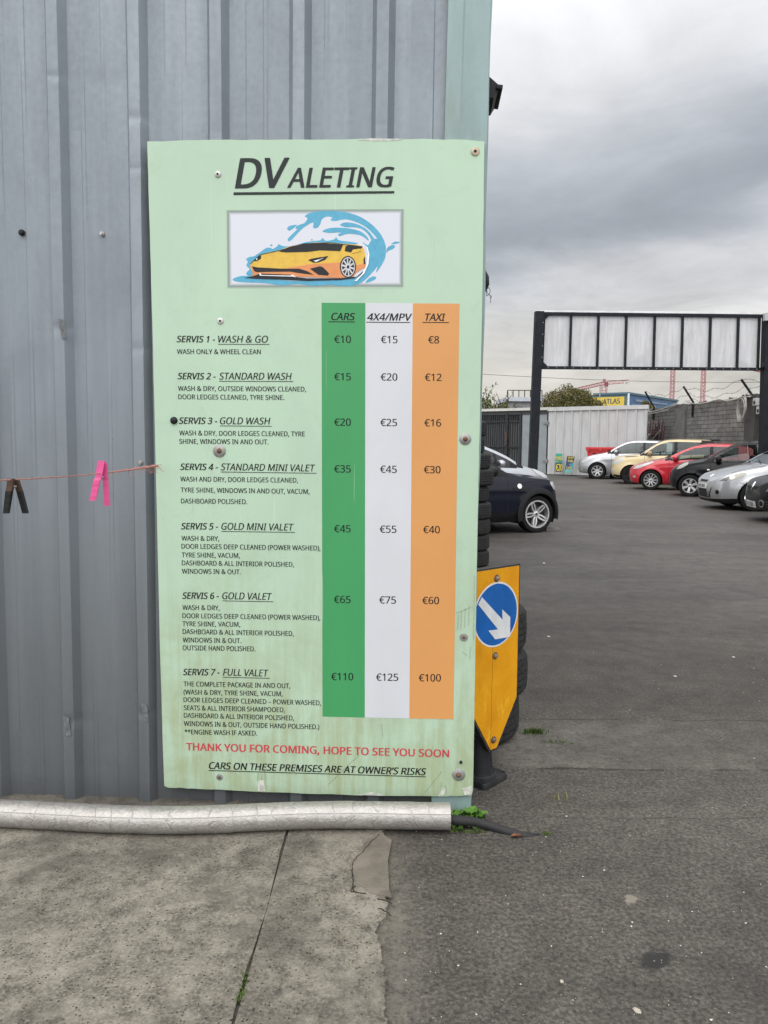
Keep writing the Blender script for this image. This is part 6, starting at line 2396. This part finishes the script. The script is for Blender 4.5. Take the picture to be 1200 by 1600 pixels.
    for i in range(len(st) - 1):
        sm = (st[i] + st[i + 1]) / 2
        seam = any(abs(sm - q) < 0.0049 for q in seams)
        for sd in (1, -1):
            for j in range(NRW - 1):
                a, b_, c_, d_ = (i, sd, j), (i + 1, sd, j), (i + 1, sd, j + 1), (i, sd, j + 1)
                f = [idx[a], idx[b_], idx[c_], idx[d_]]
                if sd < 0:
                    f = f[::-1]
                allf.append(f)
                if sum(q in removed for q in (a, b_, c_, d_)) == 4:
                    continue
                hgt = secs[i][iR][1] - secs[i][iG][1]
                hg2 = secs[i + 1][iR][1] - secs[i + 1][iG][1]
                key = ('body', 0)
                if j < NL:
                    if g.get('clad') and secs[i][j][1] < g['clad']:
                        key = ('body', 1)
                    elif seam and secs[i][j][1] > 0.26:
                        key = ('body', 2)
                    else:
                        for di, (da, db) in enumerate(doors):
                            if da < sm < db and secs[i][j][1] > 0.25:
                                key = ('door', di, sd)
                elif j < iR:
                    jj = j - iG
                    if cowl < sm < gh_end + 0.02 and min(hgt, hg2) > 0.13:
                        win = [k for k, (wa, wb_) in enumerate(wins) if wa < sm < wb_]
                        if jj == 0:
                            key = ('body', 1)
                        elif jj == 6:
                            key = ('body', 1 if (g.get('blackpillar') and not g.get('lightroof')) else 0)
                        elif win and 1 <= jj <= 5:
                            key = ('window', win[0], sd)
                        elif sm < wins[0][0] or any(wins[k][1] <= sm <= wins[k + 1][0] for k in range(len(wins) - 1)):
                            key = ('body', 1)
                        elif g.get('blackpillar'):
                            key = ('body', 1)
                    elif cowl < sm < wins[0][0]:
                        key = ('body', 1 if jj > 0 else 0)
                    elif g.get('blackpillar') and gh_end <= sm < rw and min(hgt, hg2) > 0.2:
                        key = ('body', 1)
                else:
                    u_ = j - iR
                    if cowl < sm < rf:
                        key = ('windscreen', 0, 0) if u_ >= 2 else ('body', 1 if (g.get('blackpillar') and u_ < 1) else 0)
                    elif rr < sm < rw:
                        key = ('rear_window', 0, 0) if u_ >= 2 else ('body', 0)
                put(key, f)
    car = thing(name, label, 'car', (0, 0, 0), 0, g.get('group'))
    Rz_ = Matrix.Rotation(heading, 3, 'Z')
    off = Rz_ @ Vector((0, near_side * (W - 0.012), 0))
    car.location = (pos.x - off.x, pos.y - off.y, 0)
    car.rotation_euler = (0, 0, heading)
    pm = sp['paint']

    def mesh_from(nm, flist, mats, parent, matidx=None, smooth=True):
        used = {}
        vs, fs, mi = [], [], []
        for k, f in enumerate(flist):
            q = []
            for v in f:
                if v not in used:
                    used[v] = len(vs)
                    vs.append(verts[v])
                if used[v] not in q:
                    q.append(used[v])
            if len(q) >= 3:
                fs.append(q)
                mi.append(matidx[k] if matidx else 0)
        m2 = MB()
        m2.v, m2.f, m2.m = vs, fs, mi
        return m2.build(nm, mats, parent, auto=40)

    bl, bi = [], []
    for key, fl in groups.items():
        if key[0] == 'body':
            bl += fl
            bi += [key[1]] * len(fl)
    body_o = mesh_from('body', bl, [pm, MAT_TRIMB, MAT_GAP], car, bi)
    for key, fl in groups.items():
        if key[0] == 'door':
            d_o = mesh_from('door', fl, [pm], car)
            if not g.get('nohandles'):
                da, db = doors[key[1]]
                sh = db - 0.16
                zh = belt(sh) - 0.10
                yh = half(sh) * 0.985
                mb = MB()
                mb.box((xl(sh), key[2] * (yh + 0.014), zh), (0.17, 0.03, 0.035), bev=0.01)
                mb.build('handle', g.get('handle_mat', pm), d_o)
        elif key[0] in ('window', 'windscreen', 'rear_window'):
            mesh_from(key[0], fl, [MAT_GLASS], car)
    # whole skin for projecting details
    bvh = BVHTree.FromPolygons(verts, allf)

    def decal(nm, poly, mode, mat, off_=0.004, parent=None, sd=1, ang=0.0, cuts=2):
        """poly points: 'side' -> (s, z); 'front' -> (y, z); 'diag' -> (lateral, z) on a plane turned by ang about Z"""
        bm = bmesh.new()
        if mode == 'side':
            P2 = [Vector((xl(p[0]), sd * 2.0, p[1])) for p in poly]
            dr_ = Vector((0, -sd, 0))
        elif mode == 'top':
            P2 = [Vector((xl(p[0]), sd * p[1], 3.0)) for p in poly]
            dr_ = Vector((0, 0, -1))
        else:
            a = ang if mode == 'diag' else 0.0
            fwd_ = Vector((cos(a), sd * sin(a), 0))
            lat = Vector((-sin(a) * 1.0, sd * cos(a), 0))
            P2 = [fwd_ * 3 + lat * p[0] + Vector((0, 0, p[1])) for p in poly]
            dr_ = -fwd_
        vs = [bm.verts.new(p) for p in P2]
        f = bm.faces.new(vs)
        bmesh.ops.triangulate(bm, faces=[f])
        for _ in range(cuts):
            bmesh.ops.subdivide_edges(bm, edges=bm.edges[:], cuts=1, use_grid_fill=True)
            bmesh.ops.triangulate(bm, faces=bm.faces[:])
        bm.verts.index_update()
        vv, ok = [], []
        for v in bm.verts:
            hit, nrm, _i, _d = bvh.ray_cast(v.co, dr_)
            if hit is None:
                ok.append(False)
                vv.append(v.co.copy())
            else:
                ok.append(True)
                if nrm.dot(dr_) > 0:
                    nrm = -nrm
                vv.append(hit + nrm * off_)
        fs = []
        for f in bm.faces:
            ids = [v.index for v in f.verts]
            if all(ok[i] for i in ids):
                nrm = (vv[ids[1]] - vv[ids[0]]).cross(vv[ids[2]] - vv[ids[0]])
                fs.append(ids if nrm.dot(dr_) < 0 else ids[::-1])
        # turn the border down to the skin so that the piece has thickness
        ed = {}
        for f in fs:
            for k in range(len(f)):
                a, b2 = f[k], f[(k + 1) % len(f)]
                ed[(a, b2)] = True
        base = len(vv)
        vv2 = [p - (p - q) for p, q in zip(vv, vv)]
        skirt = {}
        for (a, b2) in list(ed):
            if (b2, a) not in ed:
                for q in (a, b2):
                    if q not in skirt:
                        skirt[q] = len(vv)
                        vv.append(vv[q] + dr_ * (off_ * 2.2))
                fs.append([b2, a, skirt[a], skirt[b2]])
        bm.free()
        if not fs:
            return None
        m2 = MB()
        m2.add(vv, fs)
        return m2.build(nm, mat, parent or car, auto=45)

    # wheels and wells
    tw = sp.get('tw', 0.195)
    for sw in (sf, sf + wb):
        for sd in (1, -1):
            wheel(car, xl(sw), sd * (W - 0.012 - tw / 2), sd, r, tw, sp['wheel'], sp.get('rimmat', MAT_ALLOY), sp.get('steer', 0.0) if sw == sf else 0.0)
            mb = MB()
            nA = 22
            for k in range(nA + 1):
                a = R(-25) + R(230) * k / nA
                for yy_ in (W - 0.015, W - 0.34):
                    mb.v.append(Vector((xl(sw) + (Ra + 0.004) * cos(a), sd * yy_, r + (Ra + 0.004) * sin(a))))
            for k in range(nA):
                mb.f.append([2 * k, 2 * k + 1, 2 * k + 3, 2 * k + 2])
                mb.m.append(0)
            c0 = len(mb.v)
            mb.v.append(Vector((xl(sw), sd * (W - 0.34), r)))
            for k in range(nA):
                mb.f.append([c0, 2 * k + 1, 2 * k + 3])
                mb.m.append(0)
            mb.build('wheel_well', MAT_UNDER, car)
            if g.get('flare'):
                mb = MB()
                for k in range(33):
                    a = R(-14) + R(208) * k / 32
                    for rad, yy_ in ((Ra - 0.006, W - 0.005), (Ra - 0.002, W + 0.030), (Ra + 0.045, W + 0.028), (Ra + 0.082, W + 0.012), (Ra + 0.085, W - 0.02)):
                        mb.v.append(Vector((xl(sw) + rad * cos(a), sd * (yy_ - 0.05 * max(0, (rad * abs(cos(a)) - 0.25)) * (1 if cos(a) > 0 and sw == sf else 0) * 3), max(0.19, r + rad * sin(a)))))
                for k in range(32):
                    for q in range(4):
                        f = [k * 5 + q, k * 5 + q + 1, (k + 1) * 5 + q + 1, (k + 1) * 5 + q]
                        mb.f.append(f)
                        mb.m.append(0)
                mb.build('arch_trim', MAT_TRIMB, car, auto=40)
    mb = MB()
    mb.box((xl(L / 2), 0, 0.27), (L - 0.5, W * 1.5, 0.10))
    mb.build('underbody', MAT_UNDER, car)
    # cabin
    for sd in (1, -1):
        mb = MB()
        sx_ = wins[0][0] + 0.62
        mb.box((xl(sx_ + 0.05), sd * 0.36, 0.55), (0.5, 0.46, 0.16), bev=0.04)
        mb.box((xl(sx_ + 0.36), sd * 0.36, 0.84), (0.16, 0.46, 0.56), bev=0.06)
        mb.box((xl(sx_ + 0.42), sd * 0.36, 1.19 * H / 1.5), (0.10, 0.26, 0.17), bev=0.035)
        mb.build('seat', MAT_SEAT, car, auto=40)
    mb = MB()
    sx_ = wins[-1][0] + 0.55
    mb.box((xl(sx_), 0, 0.84), (0.18, W * 1.45, 0.5), bev=0.06)
    mb.build('rear_seat', MAT_SEAT, car)
    mb = MB()
    mb.box((xl(cowl + 0.22), 0, belt(cowl + .3) - 0.07), (0.52, W * 1.55, 0.16), bev=0.05)
    mb.build('dashboard', MAT_SEAT, car)
    mb = MB()
    T = Matrix.Translation((xl(cowl + 0.66), -0.36, belt(cowl + .3) - 0.02)) @ Matrix.Rotation(R(65), 4, 'Y')
    mb.tube([T @ Vector((0.17 * cos(2 * pi * k / 24), 0.17 * sin(2 * pi * k / 24), 0)) for k in range(25)], 0.015, 6, caps=False)
    mb.bar(T @ Vector((-0.16, 0, 0)), T @ Vector((0.16, 0, 0)), 0.03)
    mb.build('steering_wheel', MAT_SEAT, car)
    # wing mirrors
    ms = g.get('mir', wins[0][0] + 0.10)
    for sd in (1, -1):
        zm = belt(ms) + 0.075
        yb = half(ms) * 0.93
        mb = MB()
        T = Matrix.Translation((xl(ms), sd * (yb + 0.13), zm + 0.01)) @ Matrix.Diagonal((0.080, 0.115, 0.080, 1))
        mb.lathe([(abs(sin(pi * k / 10)) ** 0.6, -math.copysign(abs(cos(pi * k / 10)) ** 0.7, cos(pi * k / 10))) for k in range(11)], 18, 0, T @ Matrix.Rotation(R(90), 4, 'X'))
        mb.bar((xl(ms), sd * (yb - 0.02), zm - 0.06), (xl(ms), sd * (yb + 0.10), zm - 0.035), 0.09, 0.035, 1)
        mo = mb.build('wing_mirror', [g.get('mirmat', pm), MAT_TRIMB], car, auto=50)
        mb = MB()
        T = Matrix.Translation((xl(ms) - 0.062, sd * (yb + 0.13), zm + 0.01)) @ Matrix.Diagonal((0.022, 0.095, 0.058, 1))
        mb.lathe([(sin(pi * k / 8), -cos(pi * k / 8)) for k in range(9)], 16, 0, T)
        mb.build('mirror_glass', MAT_BRAKE, mo, smooth=True)
    if g.get('aerial'):
        sa, lean_, ln = g['aerial']
        mb = MB()
        p0 = Vector((xl(sa), 0, top(sa)))
        mb.tube([p0, p0 + Vector((-lean_ * ln, 0, ln))], [0.012, 0.006], 6)
        mb.build('aerial', MAT_TRIMB, car)
    # wipers at the cowl
    for yy_ in (0.35, -0.25):
        mb = MB()
        pts_ = []
        for k in range(7):
            q = k / 6
            s2 = cowl - 0.02 + 0.12 * q
            hit = bvh.ray_cast(Vector((xl(s2), yy_ - 0.45 * q, 3)), Vector((0, 0, -1)))[0]
            if hit:
                pts_.append(hit + Vector((0, 0, 0.022)))
        if len(pts_) > 2:
            mb.tube(pts_, 0.011, 5)
            mb.build('wiper', MAT_TRIMB, car)
    tools = dict(car=car, decal=decal, xl=xl, half=half, top=top, belt=belt, bvh=bvh)
    return tools


def circle(cx_, cz_, rx, rz=None, n=16):
    rz = rx if rz is None else rz
    return [(cx_ + rx * cos(2 * pi * k / n), cz_ + rz * sin(2 * pi * k / n)) for k in range(n)]


def head_to(a_deg, facing):
    """row on the right: nose towards -X, turned away from the camera by a"""
    return R(180 - a_deg) if facing < 0 else R(a_deg)


GRP = None
# far silver car
cA = build_car('hatchback_car', 'silver hatchback nearest the red bin, first in the right row', dict(L=4.2, W=.88, H=1.585, sf=.80, wb=2.64, r=.325, wheel=STY_7, paint=car_paint('silver paint', (0.40, 0.41, 0.42), 0.6, 0.3), aerial=(2.75, 0.7, 0.28)), gnd(932.5, 748.5), head_to(20, -1), 1)
for sd in (1, -1):
    cA['decal']('headlight', [(.10, .66), (.22, .73), (.62, .86), (.70, .86), (.52, .77), (.28, .67)], 'side', MAT_LENS, .006, sd=sd)
cA['decal']('fog_light', circle(.17, .36, .05, .05), 'side', MAT_REFL, .006, sd=1)
cA['decal']('grille', [(-.45, .36), (.45, .36), (.38, .56), (-.38, .56)], 'front', MAT_TRIMB)
cA['decal']('number_plate', [(-.26, .44), (.26, .44), (.26, .54), (-.26, .54)], 'front', MAT_PLATE, .012)

# cream car, boxy with dark pillars
CREAM = car_paint('cream paint', (0.62, 0.50, 0.27), 0.0, 0.28)
cB = build_car('compact_car', 'boxy cream car with black pillars and black wheels', dict(
    L=3.72, W=.83, H=1.60, sf=.68, wb=2.44, r=.325, wheel=STY_5Y, rimmat=MAT_BLKWHEEL, paint=CREAM, blackpillar=True, lightroof=True, tumble=.24, blunt=.8,
    top=[(0, .80), (.04, .88), (.15, .95), (.5, 1.02), (.95, 1.075), (1.3, 1.30), (1.62, 1.50), (1.9, 1.585), (2.3, 1.61), (3.0, 1.60), (3.4, 1.555), (3.55, 1.35), (3.66, 1.05), (3.72, .85)],
    belt=[(0, .74), (.15, .88), (.5, .95), (1.0, 1.0), (2.0, 1.02), (3.2, 1.07), (3.6, 1.05), (3.72, .82)],
    bot=[(0, .27), (.3, .22), (3.2, .22), (3.72, .36)],
    crown=[(0, .025), (.5, .05), (1.0, .04), (1.4, .025), (1.9, .035), (3.0, .05), (3.72, .03)],
    cowl=.97, rf=1.62, rr=3.36, rw=3.56, wins=[(1.20, 2.10), (2.20, 2.95)], doors=[(1.12, 2.14), (2.16, 2.98)], aerial=(3.0, 0.5, 0.30), mirmat=paint('tan mirror', (0.36, 0.24, 0.14), 0.35)), gnd(985, 756.3), head_to(18, -1), 1)
for sd in (1, -1):
    cB['decal']('headlight', [(.05, .70), (.10, .80), (.34, .93), (.44, .93), (.36, .80), (.16, .69)], 'side', MAT_LENS, .006, sd=sd)
    cB['decal']('bonnet_vent', [(.45, .965), (.9, 1.0), (.9, .985), (.5, .945)], 'side', MAT_TRIMB, .005, sd=sd)
cB['decal']('fog_light', circle(.13, .44, .03, .06), 'side', MAT_LENS, .006, sd=1)
cB['decal']('lower_trim', [(.06, .25), (.33, .23), (.33, .30), (.10, .34)], 'side', MAT_TRIMB, .006, sd=1)
cB['decal']('grille', [(-.6, .58), (.6, .58), (.6, .74), (-.6, .74)], 'front', MAT_TRIMB)
cB['decal']('number_plate', [(-.26, .42), (.26, .42), (.26, .52), (-.26, .52)], 'front', MAT_PLATE, .012)
mb = MB()
mb.box((cB['xl'](3.42), 0, 1.575), (0.30, 1.1, 0.035), bev=0.012)
mb.build('roof_spoiler', MAT_TRIMB, cB['car'])

# red car
REDP = car_paint('red paint', (0.52, 0.012, 0.028), 0.0, 0.24)
cC = build_car('hatchback_car', 'bright red hatchback with many-spoked silver wheels', dict(L=3.95, W=.86, H=1.47, sf=.70, wb=2.55, r=.305, wheel=STY_10, paint=REDP, blunt=1.3,
    top=[(0, .62), (.05, .69), (.25, .80), (.6, .90), (1.0, .98), (1.12, 1.01), (1.5, 1.20), (2.0, 1.405), (2.4, 1.465), (2.8, 1.465), (3.2, 1.43), (3.5, 1.36), (3.7, 1.16), (3.87, .98), (3.95, .84)],
    belt=[(0, .56), (.25, .74), (.6, .83), (1.0, .89), (1.5, .93), (2.5, .99), (3.3, 1.06), (3.65, 1.06), (3.95, .8)],
    bot=[(0, .24), (.3, .2), (3.4, .22), (3.95, .36)], crown=[(0, .025), (.5, .05), (1.0, .055), (1.3, .022), (1.8, .022), (2.3, .045), (3.2, .05), (3.95, .03)],
    cowl=1.1, rf=1.96, rr=3.36, rw=3.72, wins=[(1.30, 2.36), (2.46, 3.15)], doors=[(1.22, 2.38), (2.40, 3.14)]), gnd(1016, 765.5), head_to(23, -1), 1)
for sd in (1, -1):
    cC['decal']('headlight', [(.14, .64), (.24, .74), (.70, .875), (.80, .875), (.58, .77), (.32, .66)], 'side', MAT_LENS, .006, sd=sd)
    cC['decal']('door_crease', [(1.26, .33), (2.34, .33), (2.34, .355), (1.26, .345)], 'side', REDP, .012, sd=sd)
cC['decal']('fog_light', circle(.20, .40, .05, .04), 'side', MAT_REFL, .006, sd=1)
cC['decal']('grille', [(-.5, .30), (.5, .30), (.4, .52), (-.4, .52)], 'front', MAT_TRIMB)

# black rounded hatchback
BLK = car_paint('black paint', (0.006, 0.0065, 0.008), 0.0, 0.25, 0.18, 0.22)
cD = build_car('hatchback_car', 'black rounded hatchback with six-spoke wheels and cream headlight, beside the red car', dict(L=3.72, W=.83, H=1.54, sf=.55, wb=2.50, r=.300, wheel=STY_6, paint=BLK, blunt=1.6,
    top=[(0, .64), (.05, .74), (.2, .86), (.5, .965), (.85, 1.03), (1.2, 1.22), (1.6, 1.42), (1.95, 1.52), (2.3, 1.54), (2.7, 1.52), (3.1, 1.45), (3.35, 1.33), (3.5, 1.15), (3.65, .95), (3.72, .82)],
    belt=[(0, .58), (.2, .79), (.5, .88), (.85, .93), (1.5, .955), (2.5, .97), (3.2, .99), (3.5, .98), (3.72, .78)],
    bot=[(0, .25), (.3, .2), (3.2, .22), (3.72, .36)], crown=[(0, .03), (.3, .07), (.85, .06), (1.2, .022), (1.7, .022), (2.2, .05), (3.2, .06), (3.72, .03)],
    cowl=.88, rf=1.72, rr=3.10, rw=3.48, wins=[(1.14, 2.20), (2.32, 2.92)], doors=[(1.04, 2.24), (2.26, 2.92)], mirmat=MAT_TRIMB, handle_mat=MAT_TRIMB), gnd(1077, 776.2), head_to(23, -1), 1)
for sd in (1, -1):
    cD['decal']('headlight', [(.19, .73), (.25, .82), (.42, .925), (.50, .94), (.48, .87), (.33, .77)], 'side', MAT_LENSY, .010, sd=sd)
    cD['decal']('indicator_lamp', circle(1.00, .74, .035, .022), 'side', MAT_REFL, .008, sd=sd)
cD['decal']('grille', [(-.4, .32), (.4, .32), (.34, .5), (-.34, .5)], 'front', MAT_TRIMB)

# silver hatchback seen from its front corner
SIL = car_paint('bright silver paint', (0.42, 0.43, 0.44), 0.6, 0.28)
gp = gnd(1179, 799.5)
cE = build_car('hatchback_car', 'silver hatchback showing its grille, fog lamp and number plate, between two black cars', dict(L=4.03, W=.86, H=1.49, sf=.84, wb=2.58, r=.315, wheel=STY_9, paint=SIL, blunt=1.25, clad=.235,
    bot=[(0, .17), (.3, .16), (1.2, .17), (3, .2), (3.7, .25), (4.03, .36)],
    top=[(0, .58), (.04, .645), (.15, .72), (.4, .84), (.8, .96), (1.13, 1.03), (1.5, 1.24), (1.95, 1.43), (2.3, 1.49), (2.8, 1.48), (3.3, 1.43), (3.6, 1.35), (3.78, 1.18), (3.95, .98), (4.03, .84)]), gp, head_to(5, -1), 1)
dE = cE['decal']
dE('lower_grille', [(-.38, .26), (.38, .26), (.50, .50), (-.50, .50)], 'front', MAT_TRIMB, .004)
for z in (.29, .335, .38):
    dE('grille_bar', [(-.40, z), (.40, z), (.41, z + .014), (-.41, z + .014)], 'front', MAT_BRAKE, .014)
dE('upper_grille', [(-.20, .600), (.20, .600), (.26, .645), (-.26, .645)], 'front', MAT_GAP, .005)
pE = dE('number_plate', [(-.26, .455), (.26, .455), (.26, .565), (-.26, .565)], 'front', MAT_PLATE, .020, cuts=1)
for sd in (1, -1):
    dE('headlight', [(-0.040, .64), (0.040, .69), (0.200, .775), (0.400, .84), (0.440, .80), (0.380, .72), (0.220, .66)], 'diag', MAT_LENSY, .006, sd=sd, ang=R(45))
    dE('lamp_shade', [(-0.040, .64), (0.040, .69), (0.140, .745), (0.160, .70), (0.120, .65)], 'diag', MAT_DRL, .009, sd=sd, ang=R(45))
    dE('lamp_reflector', circle(.21, .725, .05, .045), 'diag', MAT_REFL, .010, sd=sd, ang=R(45))
    dE('fog_surround', circle(.17, .40, .085, .08), 'diag', SIL, .012, sd=sd, ang=R(30))
    dE('fog_light', circle(.185, .40, .042, .048), 'diag', MAT_TRIMB, .018, sd=sd, ang=R(30))
    dE('bumper_seam', [(.52, .60), (.80, .625), (.80, .632), (.52, .607)], 'side', MAT_GAP, .003, sd=sd)
dE('badge', [(-.035, .71), (0, .66), (.035, .71), (0, .76)], 'front', MAT_CHROME, .010)
dE('bonnet_seam', [(.40, .62), (.70, .60), (1.1, .66), (1.1, .668), (.70, .608), (.40, .63)], 'top', MAT_GAP, .003, sd=1)

# near black hatchback at the frame edge
gp = Vector((7.66, 13.55, 0))
cF = build_car('hatchback_car', 'glossy black car nose at the right edge of the photo, with a low number plate', dict(L=4.06, W=.87, H=1.45, sf=.85, wb=2.59, r=.315, wheel=STY_9, paint=BLK, blunt=1.15, clad=.24, zbump=.42,
    top=[(0, .66), (.04, .73), (.15, .80), (.4, .87), (.8, .94), (1.13, 1.0), (1.5, 1.2), (1.95, 1.39), (2.3, 1.45), (2.8, 1.44), (3.3, 1.4), (3.6, 1.32), (3.8, 1.16), (3.98, .96), (4.06, .82)]), gp, head_to(9, -1), 1)
dF = cF['decal']
dF('lower_grille', [(-.62, .27), (.62, .27), (.66, .42), (-.66, .42)], 'front', MAT_TRIMB, .005)
for z in (.30, .345, .39):
    dF('grille_bar', [(-.62, z), (.62, z), (.62, z + .014), (-.62, z + .014)], 'front', MAT_BRAKE, .013)
dF('upper_grille', [(-.52, .60), (.52, .60), (.60, .66), (-.60, .66)], 'front', MAT_GAP, .005)
pF = dF('number_plate', [(-.26, .27), (.26, .27), (.26, .38), (-.26, .38)], 'front', MAT_PLATE, .020, cuts=1)
dF('badge', [(-.055, .64), (0, .55), (.055, .64), (0, .73)], 'front', MAT_CHROME, .012)
for sd in (1, -1):
    dF('headlight', [(-0.100, .585), (-0.040, .66), (0.200, .74), (0.380, .78), (0.400, .70), (0.220, .61)], 'diag', MAT_DRL, .006, sd=sd, ang=R(42))
    dF('fog_ring', circle(.05, .36, .07, .07), 'diag', MAT_CHROME, .012, sd=sd, ang=R(28))
    dF('fog_light', circle(.05, .36, .048, .048), 'diag', MAT_TRIMB, .018, sd=sd, ang=R(28))
    dF('red_trim', [(0.000, .675), (0.400, .755), (0.400, .735), (0.020, .655)], 'diag', paint('red light strip', (0.32, 0.03, 0.05), 0.3, coat=1.0), .010, sd=sd, ang=R(42))


def plate_text(car, plate, s_, z0, cap, w2, xfront):
    if plate is None:
        return
    mb = MB()
    xs_ = max(v.co.x for v in plate.data.vertices) + 0.003
    add_text(mb, s_, (-w2, z0), (w2, z0), cap, 0.0, False, True)
    mb.v = [Vector((xs_, p.x, p.z)) for p in mb.v]
    mb.build('registration', MAT_INK, plate)


plate_text(cE, pE, '04 D 7019', .475, .07, .21, 0)
plate_text(cF, pF, '01-D 7626', .29, .07, .21, 0)

# left side: dark blue car with black arch trims, nose to the right
NAVY = car_paint('dark blue paint', (0.003, 0.005, 0.014), 0.0, 0.25, 0.18, 0.22)
gw = gnd(840, 832.5)
cG = build_car('hatchback_car', 'dark blue car with black arch trim and silver five-spoke wheel, behind the tyre stack', dict(
    L=3.73, W=.845, H=1.41, sf=.63, wb=2.50, r=.300, tw=.205, wheel=STY_MINI, paint=NAVY, flare=True, clad=.33, blunt=.95, tumble=.28, steer=R(-6),
    top=[(0, .66), (.03, .74), (.12, .83), (.35, .905), (.7, .94), (1.05, .975), (1.2, .995), (1.45, 1.155), (1.75, 1.335), (2.0, 1.40), (2.4, 1.41), (3.0, 1.385), (3.3, 1.33), (3.48, 1.1), (3.66, .93), (3.73, .8)],
    belt=[(0, .60), (.12, .76), (.35, .83), (.7, .875), (1.05, .90), (2, .925), (3.1, .95), (3.45, .94), (3.73, .78)],
    bot=[(0, .24), (.3, .19), (3.2, .2), (3.73, .34)], crown=[(0, .03), (.3, .06), (.9, .06), (1.2, .022), (1.7, .022), (2.2, .05), (3.2, .05), (3.73, .03)],
    cowl=1.2, rf=1.8, rr=3.28, rw=3.48, wins=[(1.44, 2.46), (2.54, 3.10)], doors=[(1.24, 2.50)], mir=1.62, mirmat=MAT_TRIMB, blackpillar=True), gw, R(28), -1)
dG = cG['decal']
for sd in (1, -1):
    dG('headlight', [(.06, .665), (.10, .76), (.22, .845), (.32, .845), (.33, .77), (.26, .69), (.15, .645)], 'side', MAT_LENS, .008, sd=sd)
    dG('indicator_lamp', circle(1.02, .76, .045, .04), 'side', MAT_CHROME, .012, sd=sd)
    dG('side_scuttle', [(.80, .70), (1.14, .70), (1.14, .735), (.78, .735)], 'side', MAT_TRIMB, .007, sd=sd)
    dG('bonnet_seam', [(.36, .80), (.60, .835), (.95, .80), (.95, .807), (.60, .842), (.36, .808)], 'side', MAT_GAP, .003, sd=sd)
    dG('bumper_trim', [(.02, .24), (.34, .20), (.34, .50), (.10, .56), (.02, .50)], 'side', MAT_TRIMB, .008, sd=sd)

# left side: silver one-box car beyond it
SIL2 = car_paint('pale silver paint', (0.40, 0.415, 0.44), 0.6, 0.26)
gw = gnd(822, 800)
cH = build_car('compact_car', 'silver car with steep windscreen parked beyond the dark blue car', dict(
    L=4.0, W=.86, H=1.52, sf=.82, wb=2.55, r=.31, wheel=STY_9, paint=SIL2, blunt=1.2, tumble=.32,
    top=[(0, .62), (.04, .69), (.2, .80), (.5, .92), (.85, 1.015), (1.2, 1.17), (1.6, 1.34), (2.0, 1.47), (2.4, 1.52), (2.9, 1.51), (3.4, 1.46), (3.65, 1.3), (3.85, 1.05), (4.0, .85)],
    belt=[(0, .57), (.2, .73), (.5, .835), (.85, .90), (1.2, .92), (2.4, .955), (3.4, 1.0), (4.0, .8)],
    crown=[(0, .03), (.4, .06), (.9, .06), (1.3, .022), (1.9, .022), (2.4, .05), (3.2, .05), (4.0, .03)], bot=[(0, .24), (.3, .2), (3.4, .2), (4.0, .36)],
    cowl=.88, rf=1.98, rr=3.42, rw=3.82, wins=[(1.20, 1.50), (1.56, 2.50), (2.60, 3.30)], doors=[(1.52, 2.53), (2.55, 3.3)], mir=1.5), gw, R(22), -1)
dH = cH['decal']
for sd in (1, -1):
    dH('headlight', [(.16, .68), (.24, .755), (.58, .90), (.66, .895), (.56, .80), (.34, .70)], 'side', MAT_LENS, .008, sd=sd)
# drain grate beside the dark blue car's wheel
g = gnd(859, 828)
dg_ = thing('drain_cover', 'small pale grey ribbed cover on the ground by the dark blue car wheel', 'drain cover', (g.x, g.y, 0), R(20))
mb = MB()
mb.box((0, 0, 0.015), (0.26, 0.22, 0.03))
mb.build('cover_plate', paint('grey plastic', (0.16, 0.155, 0.145), 0.7), dg_)
mb = MB()
for k in range(5):
    mb.box((-0.10 + 0.05 * k, 0, 0.036), (0.018, 0.2, 0.014))
mb.build('cover_ribs', paint('pale grey plastic', (0.3, 0.29, 0.27), 0.7), dg_)
